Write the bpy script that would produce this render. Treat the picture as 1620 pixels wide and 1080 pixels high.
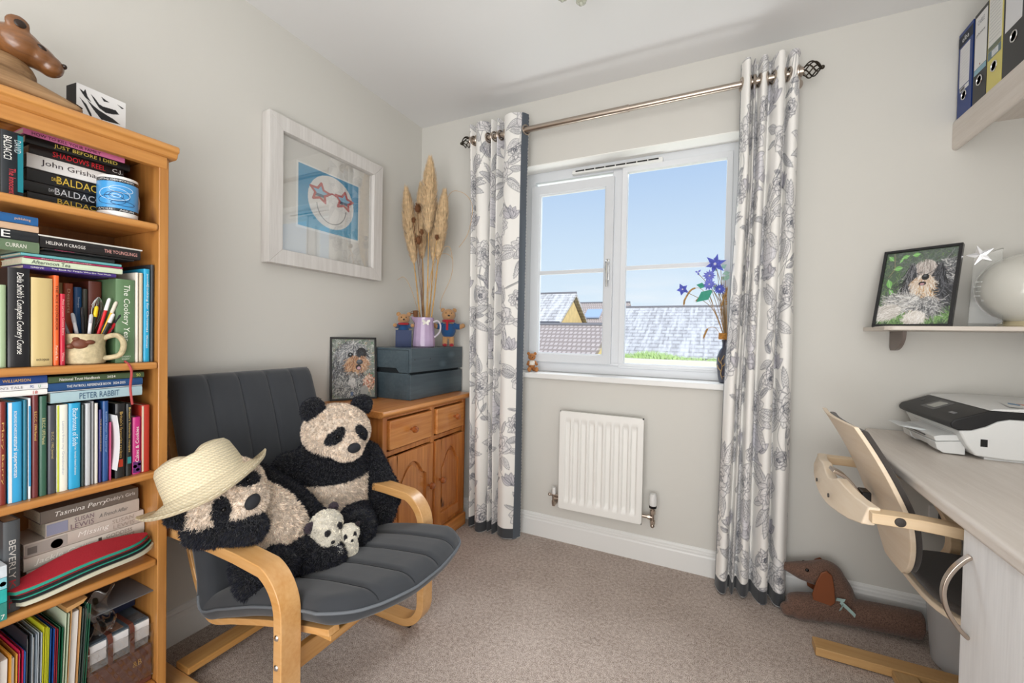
import bpy, bmesh, math, random
import numpy as np
from mathutils import Vector, Matrix
random.seed(7); RNG = np.random.default_rng(7)
for o in list(bpy.data.objects): bpy.data.objects.remove(o)
SC = bpy.context.scene; COL = SC.collection
PI = math.pi

# ---------------------------------------------------------------- camera
YAW, PITCH, ROLL = 0.44652, -0.01653, -0.01901
cm = bpy.data.cameras.new('camera'); cam = bpy.data.objects.new('camera', cm); COL.objects.link(cam)
cm.sensor_width = 36.0; cm.lens = 661.4/1620*36; cm.clip_start = 0.03; cm.clip_end = 500
Rz = Matrix.Rotation(YAW, 3, 'Z'); Rx = Matrix.Rotation(PITCH, 3, 'X'); Ry = Matrix.Rotation(ROLL, 3, 'Y')
Rm = Rz @ Rx @ Ry
rt, fw, up = Rm.col[0], Rm.col[1], Rm.col[2]
cam.matrix_world = Matrix(((rt[0], up[0], -fw[0], 1.6871), (rt[1], up[1], -fw[1], -2.1490), (rt[2], up[2], -fw[2], 1.1069), (0,0,0,1)))
SC.camera = cam
SC.view_settings.view_transform = 'Standard'; SC.view_settings.look = 'None'
SC.view_settings.gamma = 1.0; SC.view_settings.use_curve_mapping = False
SC.view_settings.exposure = 0.10

# ---------------------------------------------------------------- sky
W = bpy.data.worlds.new('sky'); SC.world = W; W.use_nodes = True
nt = W.node_tree; nt.nodes.clear()
wo = nt.nodes.new('ShaderNodeOutputWorld'); bg = nt.nodes.new('ShaderNodeBackground')
tc = nt.nodes.new('ShaderNodeTexCoord'); sp = nt.nodes.new('ShaderNodeSeparateXYZ')
rp = nt.nodes.new('ShaderNodeValToRGB'); nz = nt.nodes.new('ShaderNodeTexNoise'); mx = nt.nodes.new('ShaderNodeMix'); mx.data_type = 'RGBA'
mp = nt.nodes.new('ShaderNodeMapping'); mp.inputs['Scale'].default_value = (1, 1, 7)
nz.inputs['Scale'].default_value = 3.2; nz.inputs['Detail'].default_value = 6
cr = nt.nodes.new('ShaderNodeValToRGB'); cr.color_ramp.elements[0].position = 0.53; cr.color_ramp.elements[1].position = 0.72
lo = nt.nodes.new('ShaderNodeValToRGB'); mm = nt.nodes.new('ShaderNodeMath'); mm.operation = 'MULTIPLY'
lo.color_ramp.elements[0].position = 0.03; lo.color_ramp.elements[0].color = (1,1,1,1)
lo.color_ramp.elements[1].position = 0.16; lo.color_ramp.elements[1].color = (0,0,0,1)
e = rp.color_ramp.elements
e[0].position = 0.0; e[0].color = (0.80, 0.88, 0.95, 1)
e[1].position = 0.62; e[1].color = (0.20, 0.36, 0.72, 1)
for p, c in ((0.07, (0.72, 0.84, 0.95, 1)), (0.2, (0.62, 0.76, 0.92, 1)), (0.36, (0.46, 0.62, 0.87, 1))):
    q = e.new(p); q.color = c
L = nt.links.new
L(tc.outputs['Generated'], sp.inputs[0]); L(sp.outputs['Z'], rp.inputs[0]); L(tc.outputs['Generated'], mp.inputs[0])
L(mp.outputs[0], nz.inputs['Vector']); L(nz.outputs['Fac'], cr.inputs[0]); L(sp.outputs['Z'], lo.inputs[0])
L(cr.outputs[0], mm.inputs[0]); L(lo.outputs[0], mm.inputs[1]); L(mm.outputs[0], mx.inputs['Factor'])
L(rp.outputs[0], mx.inputs['A']); mx.inputs['B'].default_value = (0.93, 0.93, 0.96, 1)
L(mx.outputs['Result'], bg.inputs[0]); L(bg.outputs[0], wo.inputs[0]); bg.inputs[1].default_value = 1.0

# ---------------------------------------------------------------- lights
def light(name, kind, loc, energy, size=None, aim=None, col=(1,1,1), sy=None):
    l = bpy.data.lights.new(name, kind); l.energy = energy; l.color = col
    if kind == 'AREA':
        l.shape = 'RECTANGLE'; l.size = size; l.size_y = sy or size
    elif kind == 'SUN': l.angle = size
    else: l.shadow_soft_size = size
    o = bpy.data.objects.new(name, l); COL.objects.link(o); o.location = loc
    if aim: o.rotation_euler = (Vector(aim) - Vector(loc)).to_track_quat('-Z', 'Y').to_euler()
    return o
light('sun', 'SUN', (8, -6, 8), 4.2, math.radians(3), (0.6, 4, 0), (1, 0.97, 0.92))
light('window_daylight', 'AREA', (1.24, 1.15, 2.75), 60, 1.8, (1.1, -1.0, 0.4), (0.97, 0.985, 1.0), 0.8)
light('rear_fill_lamp', 'AREA', (1.5, -3.38, 1.25), 42, 2.3, (1.2, 0, 1.2), (1, 1, 0.995), 2.1)  # unseen fill lamp added before the solid back wall to brighten the room
light('ground_glow', 'AREA', (1.24, 0.55, 0.45), 26, 1.3, (1.1, -0.6, 2.3), (1, 1, 1), 0.5)
light('ceiling_fill_lamp', 'AREA', (1.7, -2.75, 0.75), 22, 1.6, (1.4, -1.5, 2.4), (1, 1, 0.995), 0.9)  # added lamp behind the camera, tilted up to brighten the ceiling

# ---------------------------------------------------------------- mesh helpers
OFF = {}
class MB:
    def __init__(s): s.v = []; s.f = []; s.m = []
    def add(s, vs, fs, mi=0):
        n = len(s.v); s.v += [tuple(v) for v in vs]; s.f += [tuple(i+n for i in f) for f in fs]; s.m += [mi]*len(fs); return s
    def box(s, x0, y0, z0, x1, y1, z1, mi=0):
        if x0 > x1: x0, x1 = x1, x0
        if y0 > y1: y0, y1 = y1, y0
        if z0 > z1: z0, z1 = z1, z0
        v = [(x0,y0,z0),(x1,y0,z0),(x1,y1,z0),(x0,y1,z0),(x0,y0,z1),(x1,y0,z1),(x1,y1,z1),(x0,y1,z1)]
        return s.add(v, [(3,2,1,0),(4,5,6,7),(0,1,5,4),(1,2,6,5),(2,3,7,6),(3,0,4,7)], mi)
    def prism(s, pts, axis, a, b, mi=0):
        n = len(pts)
        def P(p, t):
            if axis == 'x': return (t, p[0], p[1])
            if axis == 'y': return (p[0], t, p[1])
            return (p[0], p[1], t)
        v = [P(p, a) for p in pts] + [P(p, b) for p in pts]
        f = [tuple(range(n)), tuple(range(2*n-1, n-1, -1))] + [(i, i+n, (i+1) % n + n, (i+1) % n) for i in range(n)]
        return s.add(v, f, mi)
    def cyl(s, p0, p1, r0, r1=None, n=16, mi=0):
        return s.tube([p0, p1], [r0, r0 if r1 is None else r1], n, mi)
    def tube(s, path, r, n=8, mi=0, cap=True, closed=False):
        P = [Vector(p) for p in path]; k = len(P)
        rr = r if isinstance(r, (list, tuple)) else [r]*k
        T = []
        for i in range(k):
            a = P[i-1] if (i > 0 or closed) else P[i]; b = P[(i+1) % k] if (i < k-1 or closed) else P[i]
            t = (b-a); T.append(t.normalized() if t.length > 1e-9 else Vector((0,0,1)))
        u = T[0].orthogonal().normalized(); vs = []
        for i in range(k):
            u = (u - T[i]*u.dot(T[i]))
            u = u.normalized() if u.length > 1e-6 else T[i].orthogonal().normalized()
            w = T[i].cross(u)
            for j in range(n):
                a = 2*PI*j/n; vs.append(P[i] + (u*math.cos(a) + w*math.sin(a))*rr[i])
        fs = []
        for i in range(k if closed else k-1):
            i2 = (i+1) % k
            for j in range(n):
                fs.append((i*n+j, i*n+(j+1) % n, i2*n+(j+1) % n, i2*n+j))
        if cap and not closed: fs += [tuple(range(n-1, -1, -1)), tuple((k-1)*n+j for j in range(n))]
        return s.add(vs, fs, mi)
    def sweep(s, path, w, h, side, mi=0):
        """rectangular section swept along path; 'side' = width direction, h = thickness in the bend plane"""
        P = [Vector(p) for p in path]; S = Vector(side).normalized(); k = len(P); vs = []
        for i in range(k):
            t = (P[min(i+1, k-1)] - P[max(i-1, 0)]).normalized(); nrm = S.cross(t).normalized()
            for a, b in ((-1,-1),(1,-1),(1,1),(-1,1)): vs.append(P[i] + S*(a*w/2) + nrm*(b*h/2))
        fs = [(3,2,1,0), tuple((k-1)*4+j for j in range(4))]
        for i in range(k-1):
            for j in range(4): fs.append((i*4+j, i*4+(j+1) % 4, (i+1)*4+(j+1) % 4, (i+1)*4+j))
        return s.add(vs, fs, mi)
    def lathe(s, prof, c=(0,0,0), n=24, mi=0, R=None, a0=0, a1=2*PI):
        vs = []; k = len(prof); c = Vector(c); full = abs(a1-a0-2*PI) < 1e-6; m = n if full else n+1
        for r, z in prof:
            for j in range(m):
                a = a0+(a1-a0)*j/n; p = Vector((r*math.cos(a), r*math.sin(a), z))
                if R is not None: p = R @ p
                vs.append(c + p)
        fs = []
        for i in range(k-1):
            for j in range(n):
                j2 = (j+1) % m; fs.append((i*m+j, i*m+j2, (i+1)*m+j2, (i+1)*m+j))
        if full:
            if prof[0][0] > 1e-5: fs.append(tuple(range(m-1, -1, -1)))
            if prof[-1][0] > 1e-5: fs.append(tuple((k-1)*m+j for j in range(m)))
        return s.add(vs, fs, mi)
    def ell(s, c, r, n=16, mi=0, R=None):
        c = Vector(c); vs = []; k = max(6, n//2)
        if not hasattr(r, '__len__'): r = (r, r, r)
        for i in range(k+1):
            th = PI*i/k
            for j in range(n):
                a = 2*PI*j/n; p = Vector((r[0]*math.sin(th)*math.cos(a), r[1]*math.sin(th)*math.sin(a), r[2]*math.cos(th)))
                if R is not None: p = R @ p
                vs.append(c+p)
        fs = [(i*n+j, (i+1)*n+j, (i+1)*n+(j+1) % n, i*n+(j+1) % n) for i in range(k) for j in range(n)]
        return s.add(vs, fs, mi)
    def grid(s, fn, nu, nv, mi=0):
        vs = [fn(i/nu, j/nv) for i in range(nu+1) for j in range(nv+1)]; w = nv+1
        fs = [(i*w+j, (i+1)*w+j, (i+1)*w+j+1, i*w+j+1) for i in range(nu) for j in range(nv)]
        return s.add(vs, fs, mi)
    def xf(s, M, i0=0):
        for i in range(i0, len(s.v)): s.v[i] = tuple(M @ Vector(s.v[i]))
        return s

def obj(name, mb, mats, parent=None, loc=None, bevel=0, seg=2, ang=35, smooth=True, sub=0, solid=0):
    off = Vector(OFF.get(parent.name, (0,0,0))) if parent else Vector(loc or (0,0,0))
    me = bpy.data.meshes.new(name)
    me.from_pydata([(v[0]-off[0], v[1]-off[1], v[2]-off[2]) for v in mb.v], [], mb.f)
    me.validate(clean_customdata=False)
    if not isinstance(mats, (list, tuple)): mats = [mats]
    for m in mats: me.materials.append(m)
    if len(mats) > 1 and len(me.polygons) == len(mb.m): me.polygons.foreach_set('material_index', mb.m)
    bm = bmesh.new(); bm.from_mesh(me)
    if len(bm.verts) < 60000:
        bmesh.ops.remove_doubles(bm, verts=bm.verts, dist=1e-6); bmesh.ops.dissolve_degenerate(bm, edges=bm.edges, dist=1e-7)
        bmesh.ops.recalc_face_normals(bm, faces=bm.faces)
    bm.to_mesh(me); bm.free()
    if smooth:
        me.shade_smooth(); me.set_sharp_from_angle(angle=math.radians(ang))
    o = bpy.data.objects.new(name, me); COL.objects.link(o)
    if parent: o.parent = parent
    else: o.location = off
    OFF[o.name] = tuple(off)
    if solid:
        md = o.modifiers.new('solid', 'SOLIDIFY'); md.thickness = solid; md.offset = 0
    if bevel:
        md = o.modifiers.new('bevel', 'BEVEL'); md.width = bevel; md.segments = seg; md.limit_method = 'ANGLE'; md.angle_limit = math.radians(40); md.harden_normals = True
    if sub:
        md = o.modifiers.new('sub', 'SUBSURF'); md.levels = sub; md.render_levels = sub
    return o
def tag(o, label=None, cat=None, group=None, kind=None):
    if label: o['label'] = label
    if cat: o['category'] = cat
    if group: o['group'] = group
    if kind: o['kind'] = kind
    return o
def thing(name, label, cat, loc, group=None):
    o = bpy.data.objects.new(name, None); COL.objects.link(o); o.location = loc; o.empty_display_size = 0.02
    OFF[o.name] = tuple(loc); return tag(o, label, cat, group)
def struct(name, mb, m, parent=None, **k):
    o = obj(name, mb, m, parent, **k)
    if parent is None: o['kind'] = 'structure'
    return o
def smooth_path(pts, n=6):
    P = [Vector(p) for p in pts]; out = []
    for i in range(len(P)-1):
        a = P[max(i-1,0)]; b = P[i]; c = P[i+1]; d = P[min(i+2, len(P)-1)]
        for k in range(n):
            t = k/n
            out.append(0.5*((2*b)+(-a+c)*t+(2*a-5*b+4*c-d)*t*t+(-a+3*b-3*c+d)*t**3))
    out.append(P[-1]); return out

# ---------------------------------------------------------------- materials
def lin(c):
    if isinstance(c, str): c = tuple(int(c[i:i+2], 16)/255 for i in (0,2,4))
    return tuple((x/12.92 if x <= 0.04045 else ((x+0.055)/1.055)**2.4) for x in c[:3])
MC = {}
def mat(name, col, rough=0.5, metal=0, bump=0, scale=30, var=0, alpha=None, trans=0, coat=0, sheen=0, ior=1.45, stretch=(1,1,1), attr=False, spec=0.5, detail=4, vscale=None):
    if name in MC: return MC[name]
    m = bpy.data.materials.new(name); m.use_nodes = True; t = m.node_tree; b = t.nodes['Principled BSDF']
    c = (*lin(col), 1); b.inputs['Base Color'].default_value = c; b.inputs['Roughness'].default_value = rough
    b.inputs['Metallic'].default_value = metal; b.inputs['Transmission Weight'].default_value = trans
    b.inputs['Coat Weight'].default_value = coat; b.inputs['Sheen Weight'].default_value = sheen; b.inputs['IOR'].default_value = ior
    b.inputs['Specular IOR Level'].default_value = spec
    b.inputs['Coat Roughness'].default_value = 0.08
    tcn = t.nodes.new('ShaderNodeTexCoord'); mp = t.nodes.new('ShaderNodeMapping'); mp.inputs['Scale'].default_value = stretch
    t.links.new(tcn.outputs['Object'], mp.inputs[0])
    nz = t.nodes.new('ShaderNodeTexNoise'); nz.inputs['Scale'].default_value = vscale or scale; nz.inputs['Detail'].default_value = detail
    t.links.new(mp.outputs[0], nz.inputs['Vector'])
    src = None
    if attr:
        a = t.nodes.new('ShaderNodeAttribute'); a.attribute_name = 'Col'; src = a.outputs['Color']; t.links.new(src, b.inputs['Base Color'])
    hs = t.nodes.new('ShaderNodeHueSaturation')
    if var:
        mr = t.nodes.new('ShaderNodeMapRange'); mr.inputs['From Min'].default_value = 0.3; mr.inputs['From Max'].default_value = 0.7
        mr.inputs['To Min'].default_value = 1-var; mr.inputs['To Max'].default_value = 1+var
        t.links.new(nz.outputs['Fac'], mr.inputs[0]); t.links.new(mr.outputs[0], hs.inputs['Value'])
        if src: t.links.new(src, hs.inputs['Color'])
        else: hs.inputs['Color'].default_value = c
        t.links.new(hs.outputs[0], b.inputs['Base Color'])
    if bump:
        n2 = t.nodes.new('ShaderNodeTexNoise'); n2.inputs['Scale'].default_value = scale; n2.inputs['Detail'].default_value = detail
        t.links.new(mp.outputs[0], n2.inputs['Vector'])
        bp = t.nodes.new('ShaderNodeBump'); bp.inputs['Strength'].default_value = min(1, bump); bp.inputs['Distance'].default_value = 0.002
        t.links.new(n2.outputs['Fac'], bp.inputs['Height']); t.links.new(bp.outputs[0], b.inputs['Normal'])
    MC[name] = m; return m
def wood(name, c1, c2, axis='y', scale=14, rough=0.4, knots=0.0, ck='5a2c12', coat=0.0, bump=0.15, pos=(0.36, 0.66)):
    """streaky grain running along one axis, optional dark knots"""
    if name in MC: return MC[name]
    m = bpy.data.materials.new(name); m.use_nodes = True; t = m.node_tree; b = t.nodes['Principled BSDF']; LK = t.links.new
    b.inputs['Roughness'].default_value = rough; b.inputs['Coat Weight'].default_value = coat; b.inputs['Coat Roughness'].default_value = 0.15
    tcn = t.nodes.new('ShaderNodeTexCoord'); mp = t.nodes.new('ShaderNodeMapping')
    st = {'x': (0.06,1,1), 'y': (1,0.06,1), 'z': (1,1,0.06)}[axis]; mp.inputs['Scale'].default_value = st
    LK(tcn.outputs['Object'], mp.inputs[0])
    nz = t.nodes.new('ShaderNodeTexNoise'); nz.inputs['Scale'].default_value = scale; nz.inputs['Detail'].default_value = 5; nz.inputs['Distortion'].default_value = 0.6
    n2 = t.nodes.new('ShaderNodeTexNoise'); n2.inputs['Scale'].default_value = scale*7; n2.inputs['Detail'].default_value = 3
    LK(mp.outputs[0], nz.inputs['Vector']); LK(mp.outputs[0], n2.inputs['Vector'])
    ad = t.nodes.new('ShaderNodeMix'); ad.data_type = 'FLOAT'; ad.inputs['Factor'].default_value = 0.4
    LK(nz.outputs['Fac'], ad.inputs['A']); LK(n2.outputs['Fac'], ad.inputs['B'])
    r = t.nodes.new('ShaderNodeValToRGB'); r.color_ramp.elements[0].position = pos[0]; r.color_ramp.elements[1].position = pos[1]
    r.color_ramp.elements[0].color = (*lin(c2),1); r.color_ramp.elements[1].color = (*lin(c1),1)
    LK(ad.outputs['Result'], r.inputs[0]); out = r.outputs[0]
    if knots:
        m2 = t.nodes.new('ShaderNodeMapping'); m2.inputs['Scale'].default_value = {'x': (0.55,1,1), 'y': (1,0.55,1), 'z': (1,1,0.55)}[axis]
        LK(tcn.outputs['Object'], m2.inputs[0])
        vo = t.nodes.new('ShaderNodeTexVoronoi'); vo.inputs['Scale'].default_value = knots; LK(m2.outputs[0], vo.inputs['Vector'])
        r2 = t.nodes.new('ShaderNodeValToRGB'); r2.color_ramp.elements[0].position = 0.03; r2.color_ramp.elements[1].position = 0.13
        r2.color_ramp.elements[0].color = (1,1,1,1); r2.color_ramp.elements[1].color = (0,0,0,1)
        LK(vo.outputs['Distance'], r2.inputs[0])
        mxx = t.nodes.new('ShaderNodeMix'); mxx.data_type = 'RGBA'; LK(r2.outputs[0], mxx.inputs['Factor']); LK(out, mxx.inputs['A']); mxx.inputs['B'].default_value = (*lin(ck),1)
        out = mxx.outputs['Result']
    LK(out, b.inputs['Base Color'])
    if bump:
        bp = t.nodes.new('ShaderNodeBump'); bp.inputs['Strength'].default_value = bump; bp.inputs['Distance'].default_value = 0.001
        LK(ad.outputs['Result'], bp.inputs['Height']); LK(bp.outputs[0], b.inputs['Normal'])
    MC[name] = m; return m

WALL = mat('wall_paint', 'd4d2cc', 0.9, bump=0.06, scale=260)
CEIL = mat('ceiling_paint', 'e6e6e6', 0.9)
GLOSSW = mat('white_gloss_paint', 'e6e6e4', 0.35)
UPVC = mat('window_plastic', 'd9dce0', 0.3)
METAL = mat('brushed_nickel', 'b9aca0', 0.28, 1)
CHROME = mat('chrome', 'dddddd', 0.08, 1)
IRON = mat('dark_iron', '4a443c', 0.4, 1)
BLACK = mat('black_plastic', '121214', 0.35)
WHITEP = mat('white_plastic', 'e4e4e2', 0.3)
PAPER = mat('paper_edges', 'cfc3ae', 0.85, var=0.12, scale=200, stretch=(1,1,1))

# carpet: short twist pile, dense colour fleck
CARPET = bpy.data.materials.new('carpet'); CARPET.use_nodes = True
t = CARPET.node_tree; b = t.nodes['Principled BSDF']; b.inputs['Roughness'].default_value = 1.0; b.inputs['Specular IOR Level'].default_value = 0.1
tcn = t.nodes.new('ShaderNodeTexCoord'); n1 = t.nodes.new('ShaderNodeTexNoise'); n1.inputs['Scale'].default_value = 330; n1.inputs['Detail'].default_value = 3
n2 = t.nodes.new('ShaderNodeTexNoise'); n2.inputs['Scale'].default_value = 75; n2.inputs['Detail'].default_value = 5
n3 = t.nodes.new('ShaderNodeTexNoise'); n3.inputs['Scale'].default_value = 5
for n in (n1, n2, n3): t.links.new(tcn.outputs['Object'], n.inputs['Vector'])
mixf = t.nodes.new('ShaderNodeMix'); mixf.data_type = 'FLOAT'; mixf.inputs['Factor'].default_value = 0.28
t.links.new(n1.outputs['Fac'], mixf.inputs['A']); t.links.new(n2.outputs['Fac'], mixf.inputs['B'])
mix3 = t.nodes.new('ShaderNodeMix'); mix3.data_type = 'FLOAT'; mix3.inputs['Factor'].default_value = 0.08
t.links.new(mixf.outputs['Result'], mix3.inputs['A']); t.links.new(n3.outputs['Fac'], mix3.inputs['B'])
r = t.nodes.new('ShaderNodeValToRGB'); r.color_ramp.elements[0].position = 0.38; r.color_ramp.elements[1].position = 0.62
r.color_ramp.elements[0].color = (*lin('86756a'),1); r.color_ramp.elements[1].color = (*lin('e0d3ca'),1)
t.links.new(mix3.outputs['Result'], r.inputs[0]); t.links.new(r.outputs[0], b.inputs['Base Color'])
bp = t.nodes.new('ShaderNodeBump'); bp.inputs['Strength'].default_value = 0.8; bp.inputs['Distance'].default_value = 0.004
t.links.new(mixf.outputs['Result'], bp.inputs['Height']); t.links.new(bp.outputs[0], b.inputs['Normal'])

# ---------------------------------------------------------------- room shell
RX, RY, RZ = 2.78, -3.45, 2.40      # right wall, back wall, ceiling
WX0, WX1, WZ0, WZ1 = 0.68, 1.80, 0.90, 2.045   # window opening
struct('floor', MB().box(-0.1, RY-0.1, -0.08, RX+0.1, 0.3, 0), CARPET)
struct('ceiling', MB().box(-0.1, RY-0.1, RZ, RX+0.1, 0.3, RZ+0.08), CEIL)
struct('wall_left', MB().box(-0.12, RY, 0, 0, 0.3, RZ), WALL)
struct('wall_right', MB().box(RX, RY, 0, RX+0.12, 0.3, RZ), WALL)
struct('wall_back', MB().box(0, RY-0.12, 0, RX, RY, RZ), WALL)
mb = MB()
mb.box(0, 0, 0, WX0, 0.3, RZ); mb.box(WX1, 0, 0, RX, 0.3, RZ); mb.box(WX0, 0, 0, WX1, 0.3, WZ0-0.03); mb.box(WX0, 0, WZ1, WX1, 0.3, RZ)
struct('wall_window', mb, WALL)
def skirt(p0, p1, n):          # profile swept along the wall, n = unit normal into the room
    prof = [(0,0),(0.016,0),(0.016,0.085),(0.013,0.092),(0.013,0.100),(0.009,0.104),(0.009,0.112),(0.004,0.120),(0,0.122)]
    m = MB(); vs = [(p[0]+n[0]*d, p[1]+n[1]*d, z) for p in (p0, p1) for d, z in prof]; k = len(prof)
    return m.add(vs, [tuple(range(k)), tuple(range(2*k-1, k-1, -1))]+[(i, i+k, (i+1) % k+k, (i+1) % k) for i in range(k)])
struct('baseboard_window', skirt((0,0),(RX,0),(0,-1)), GLOSSW, smooth=False)
struct('baseboard_left', skirt((0,RY),(0,0),(1,0)), GLOSSW, smooth=False)
struct('baseboard_right', skirt((RX,RY),(RX,0),(-1,0)), GLOSSW, smooth=False)

# ---------------------------------------------------------------- window
m_ = MB(); m_.box(WX0, -0.001, WZ1-0.003, WX1, 0.108, WZ1+0.001); m_.box(WX0-.001, -0.001, WZ0+.0005, WX0+.003, 0.108, WZ1-.0031); m_.box(WX1-.003, -0.001, WZ0+.0005, WX1+.001, 0.108, WZ1-.0031)
struct('trim_2', m_, mat('white_reveal_paint', 'f6f5f1', .8), smooth=False)
struct('trim_1', MB().box(WX0-0.02, -0.032, WZ0-0.03, WX1+0.02, 0.14, WZ0), GLOSSW, bevel=0.006)   # sill board
def miter(x0, x1, z0, z1, w, y0, y1, mi=0, m=None, slope=0.0):
    """picture-frame ring: outer rect, width w, front y0 / back y1, inner edge sloped back by 'slope'"""
    m = m or MB(); o = [(x0,z0),(x1,z0),(x1,z1),(x0,z1)]; i_ = [(x0+w,z0+w),(x1-w,z0+w),(x1-w,z1-w),(x0+w,z1-w)]
    vs = [(a,y0,c) for a,c in o]+[(a,y0+slope,c) for a,c in i_]+[(a,y1,c) for a,c in o]+[(a,y1,c) for a,c in i_]
    fs = []
    for k in range(4):
        j = (k+1) % 4
        fs += [(k,j,4+j,4+k), (8+k,12+k,12+j,8+j), (k,8+k,8+j,j), (4+k,4+j,12+j,12+k)]
    return m.add(vs, fs, mi)
win = thing('window_1', None, None, (1.24, 0.12, 0.9)); win['kind'] = 'structure'
FX0, FX1, FZ0, FZ1 = 0.68, 1.80, 0.90, 2.045; MX = 1.218
fr = MB(); miter(FX0, FX1, FZ0, FZ1, 0.055, 0.11, 0.18, m=fr, slope=0.008)
fr.box(MX-0.032, 0.112, FZ0+0.05, MX+0.032, 0.178, FZ1-0.05)
obj('window_frame', fr, UPVC, win, bevel=0.004)
fr = MB(); fr.box(FX0+0.05, 0.105, FZ0+0.05, FX1-0.05, 0.112, FZ0+0.064); obj('bottom_bead', fr, UPVC, win, bevel=0.002)
sash = miter(0.722, MX-0.02, 0.955, 1.962, 0.047, 0.092, 0.15, slope=0.012); miter(0.745, MX-0.043, 0.978, 1.939, 0.030, 0.100, 0.13, m=sash, slope=0.012)
so = obj('casement_sash', sash, UPVC, win, bevel=0.003)
obj('fixed_bead', miter(MX+0.020, 1.757, 0.940, 2.003, 0.026, 0.103, 0.15, slope=0.012), UPVC, win, bevel=0.002)
obj('glazing_bar', MB().box(0.765, 0.112, 1.455, MX-0.06, 0.125, 1.477), UPVC, win, bevel=0.002)
obj('glazing_bar', MB().box(MX+0.03, 0.118, 1.460, 1.75, 0.135, 1.482), UPVC, win, bevel=0.002)
def thin_glass(name, ref, tint):
    m = bpy.data.materials.new(name); m.use_nodes = True; t = m.node_tree; t.nodes.clear(); N = t.nodes.new
    oo = N('ShaderNodeOutputMaterial'); tr = N('ShaderNodeBsdfTransparent'); gl = N('ShaderNodeBsdfGlossy'); ms = N('ShaderNodeMixShader'); lw = N('ShaderNodeLayerWeight')
    p = N('ShaderNodeMath'); p.operation = 'POWER'; p.inputs[1].default_value = 4.0; q = N('ShaderNodeMath'); q.operation = 'MULTIPLY_ADD'; q.inputs[1].default_value = 1-ref; q.inputs[2].default_value = ref
    lw.inputs['Blend'].default_value = 0.5; gl.inputs['Roughness'].default_value = 0.0; tr.inputs[0].default_value = (*tint, 1)
    t.links.new(lw.outputs['Facing'], p.inputs[0]); t.links.new(p.outputs[0], q.inputs[0]); t.links.new(q.outputs[0], ms.inputs[0])
    t.links.new(tr.outputs[0], ms.inputs[1]); t.links.new(gl.outputs[0], ms.inputs[2]); t.links.new(ms.outputs[0], oo.inputs[0]); return m
GLASS = thin_glass('window_glass', 0.002, (0.97, 0.98, 0.98))
obj('glass_pane', MB().box(0.76, 0.130, 0.99, MX-0.055, 0.134, 1.93), GLASS, win, smooth=False)
obj('glass_pane', MB().box(MX+0.03, 0.140, 0.955, 1.75, 0.144, 1.995), GLASS, win, smooth=False)
h = MB(); h.box(1.166, 0.082, 1.405, 1.184, 0.094, 1.52); obj('handle_plate', h, CHROME, win, bevel=0.004)
h = MB(); h.tube(smooth_path([(1.175,0.085,1.50),(1.175,0.062,1.50),(1.175,0.054,1.485),(1.175,0.056,1.44),(1.175,0.062,1.37)]), [0.008]*12+[0.007]*6+[0.006]*7, 8)
obj('window_handle', h, CHROME, win)
v = MB(); v.box(0.965, 0.088, 1.998, 1.44, 0.112, 2.020); vo_ = obj('trickle_vent', v, WHITEP, win, bevel=0.003)
v = MB()
for k in range(8): v.box(0.985+k*0.055, 0.0865, 2.009, 0.985+k*0.055+0.050, 0.0885, 2.016)
obj('vent_slot', v, BLACK, win)

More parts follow.
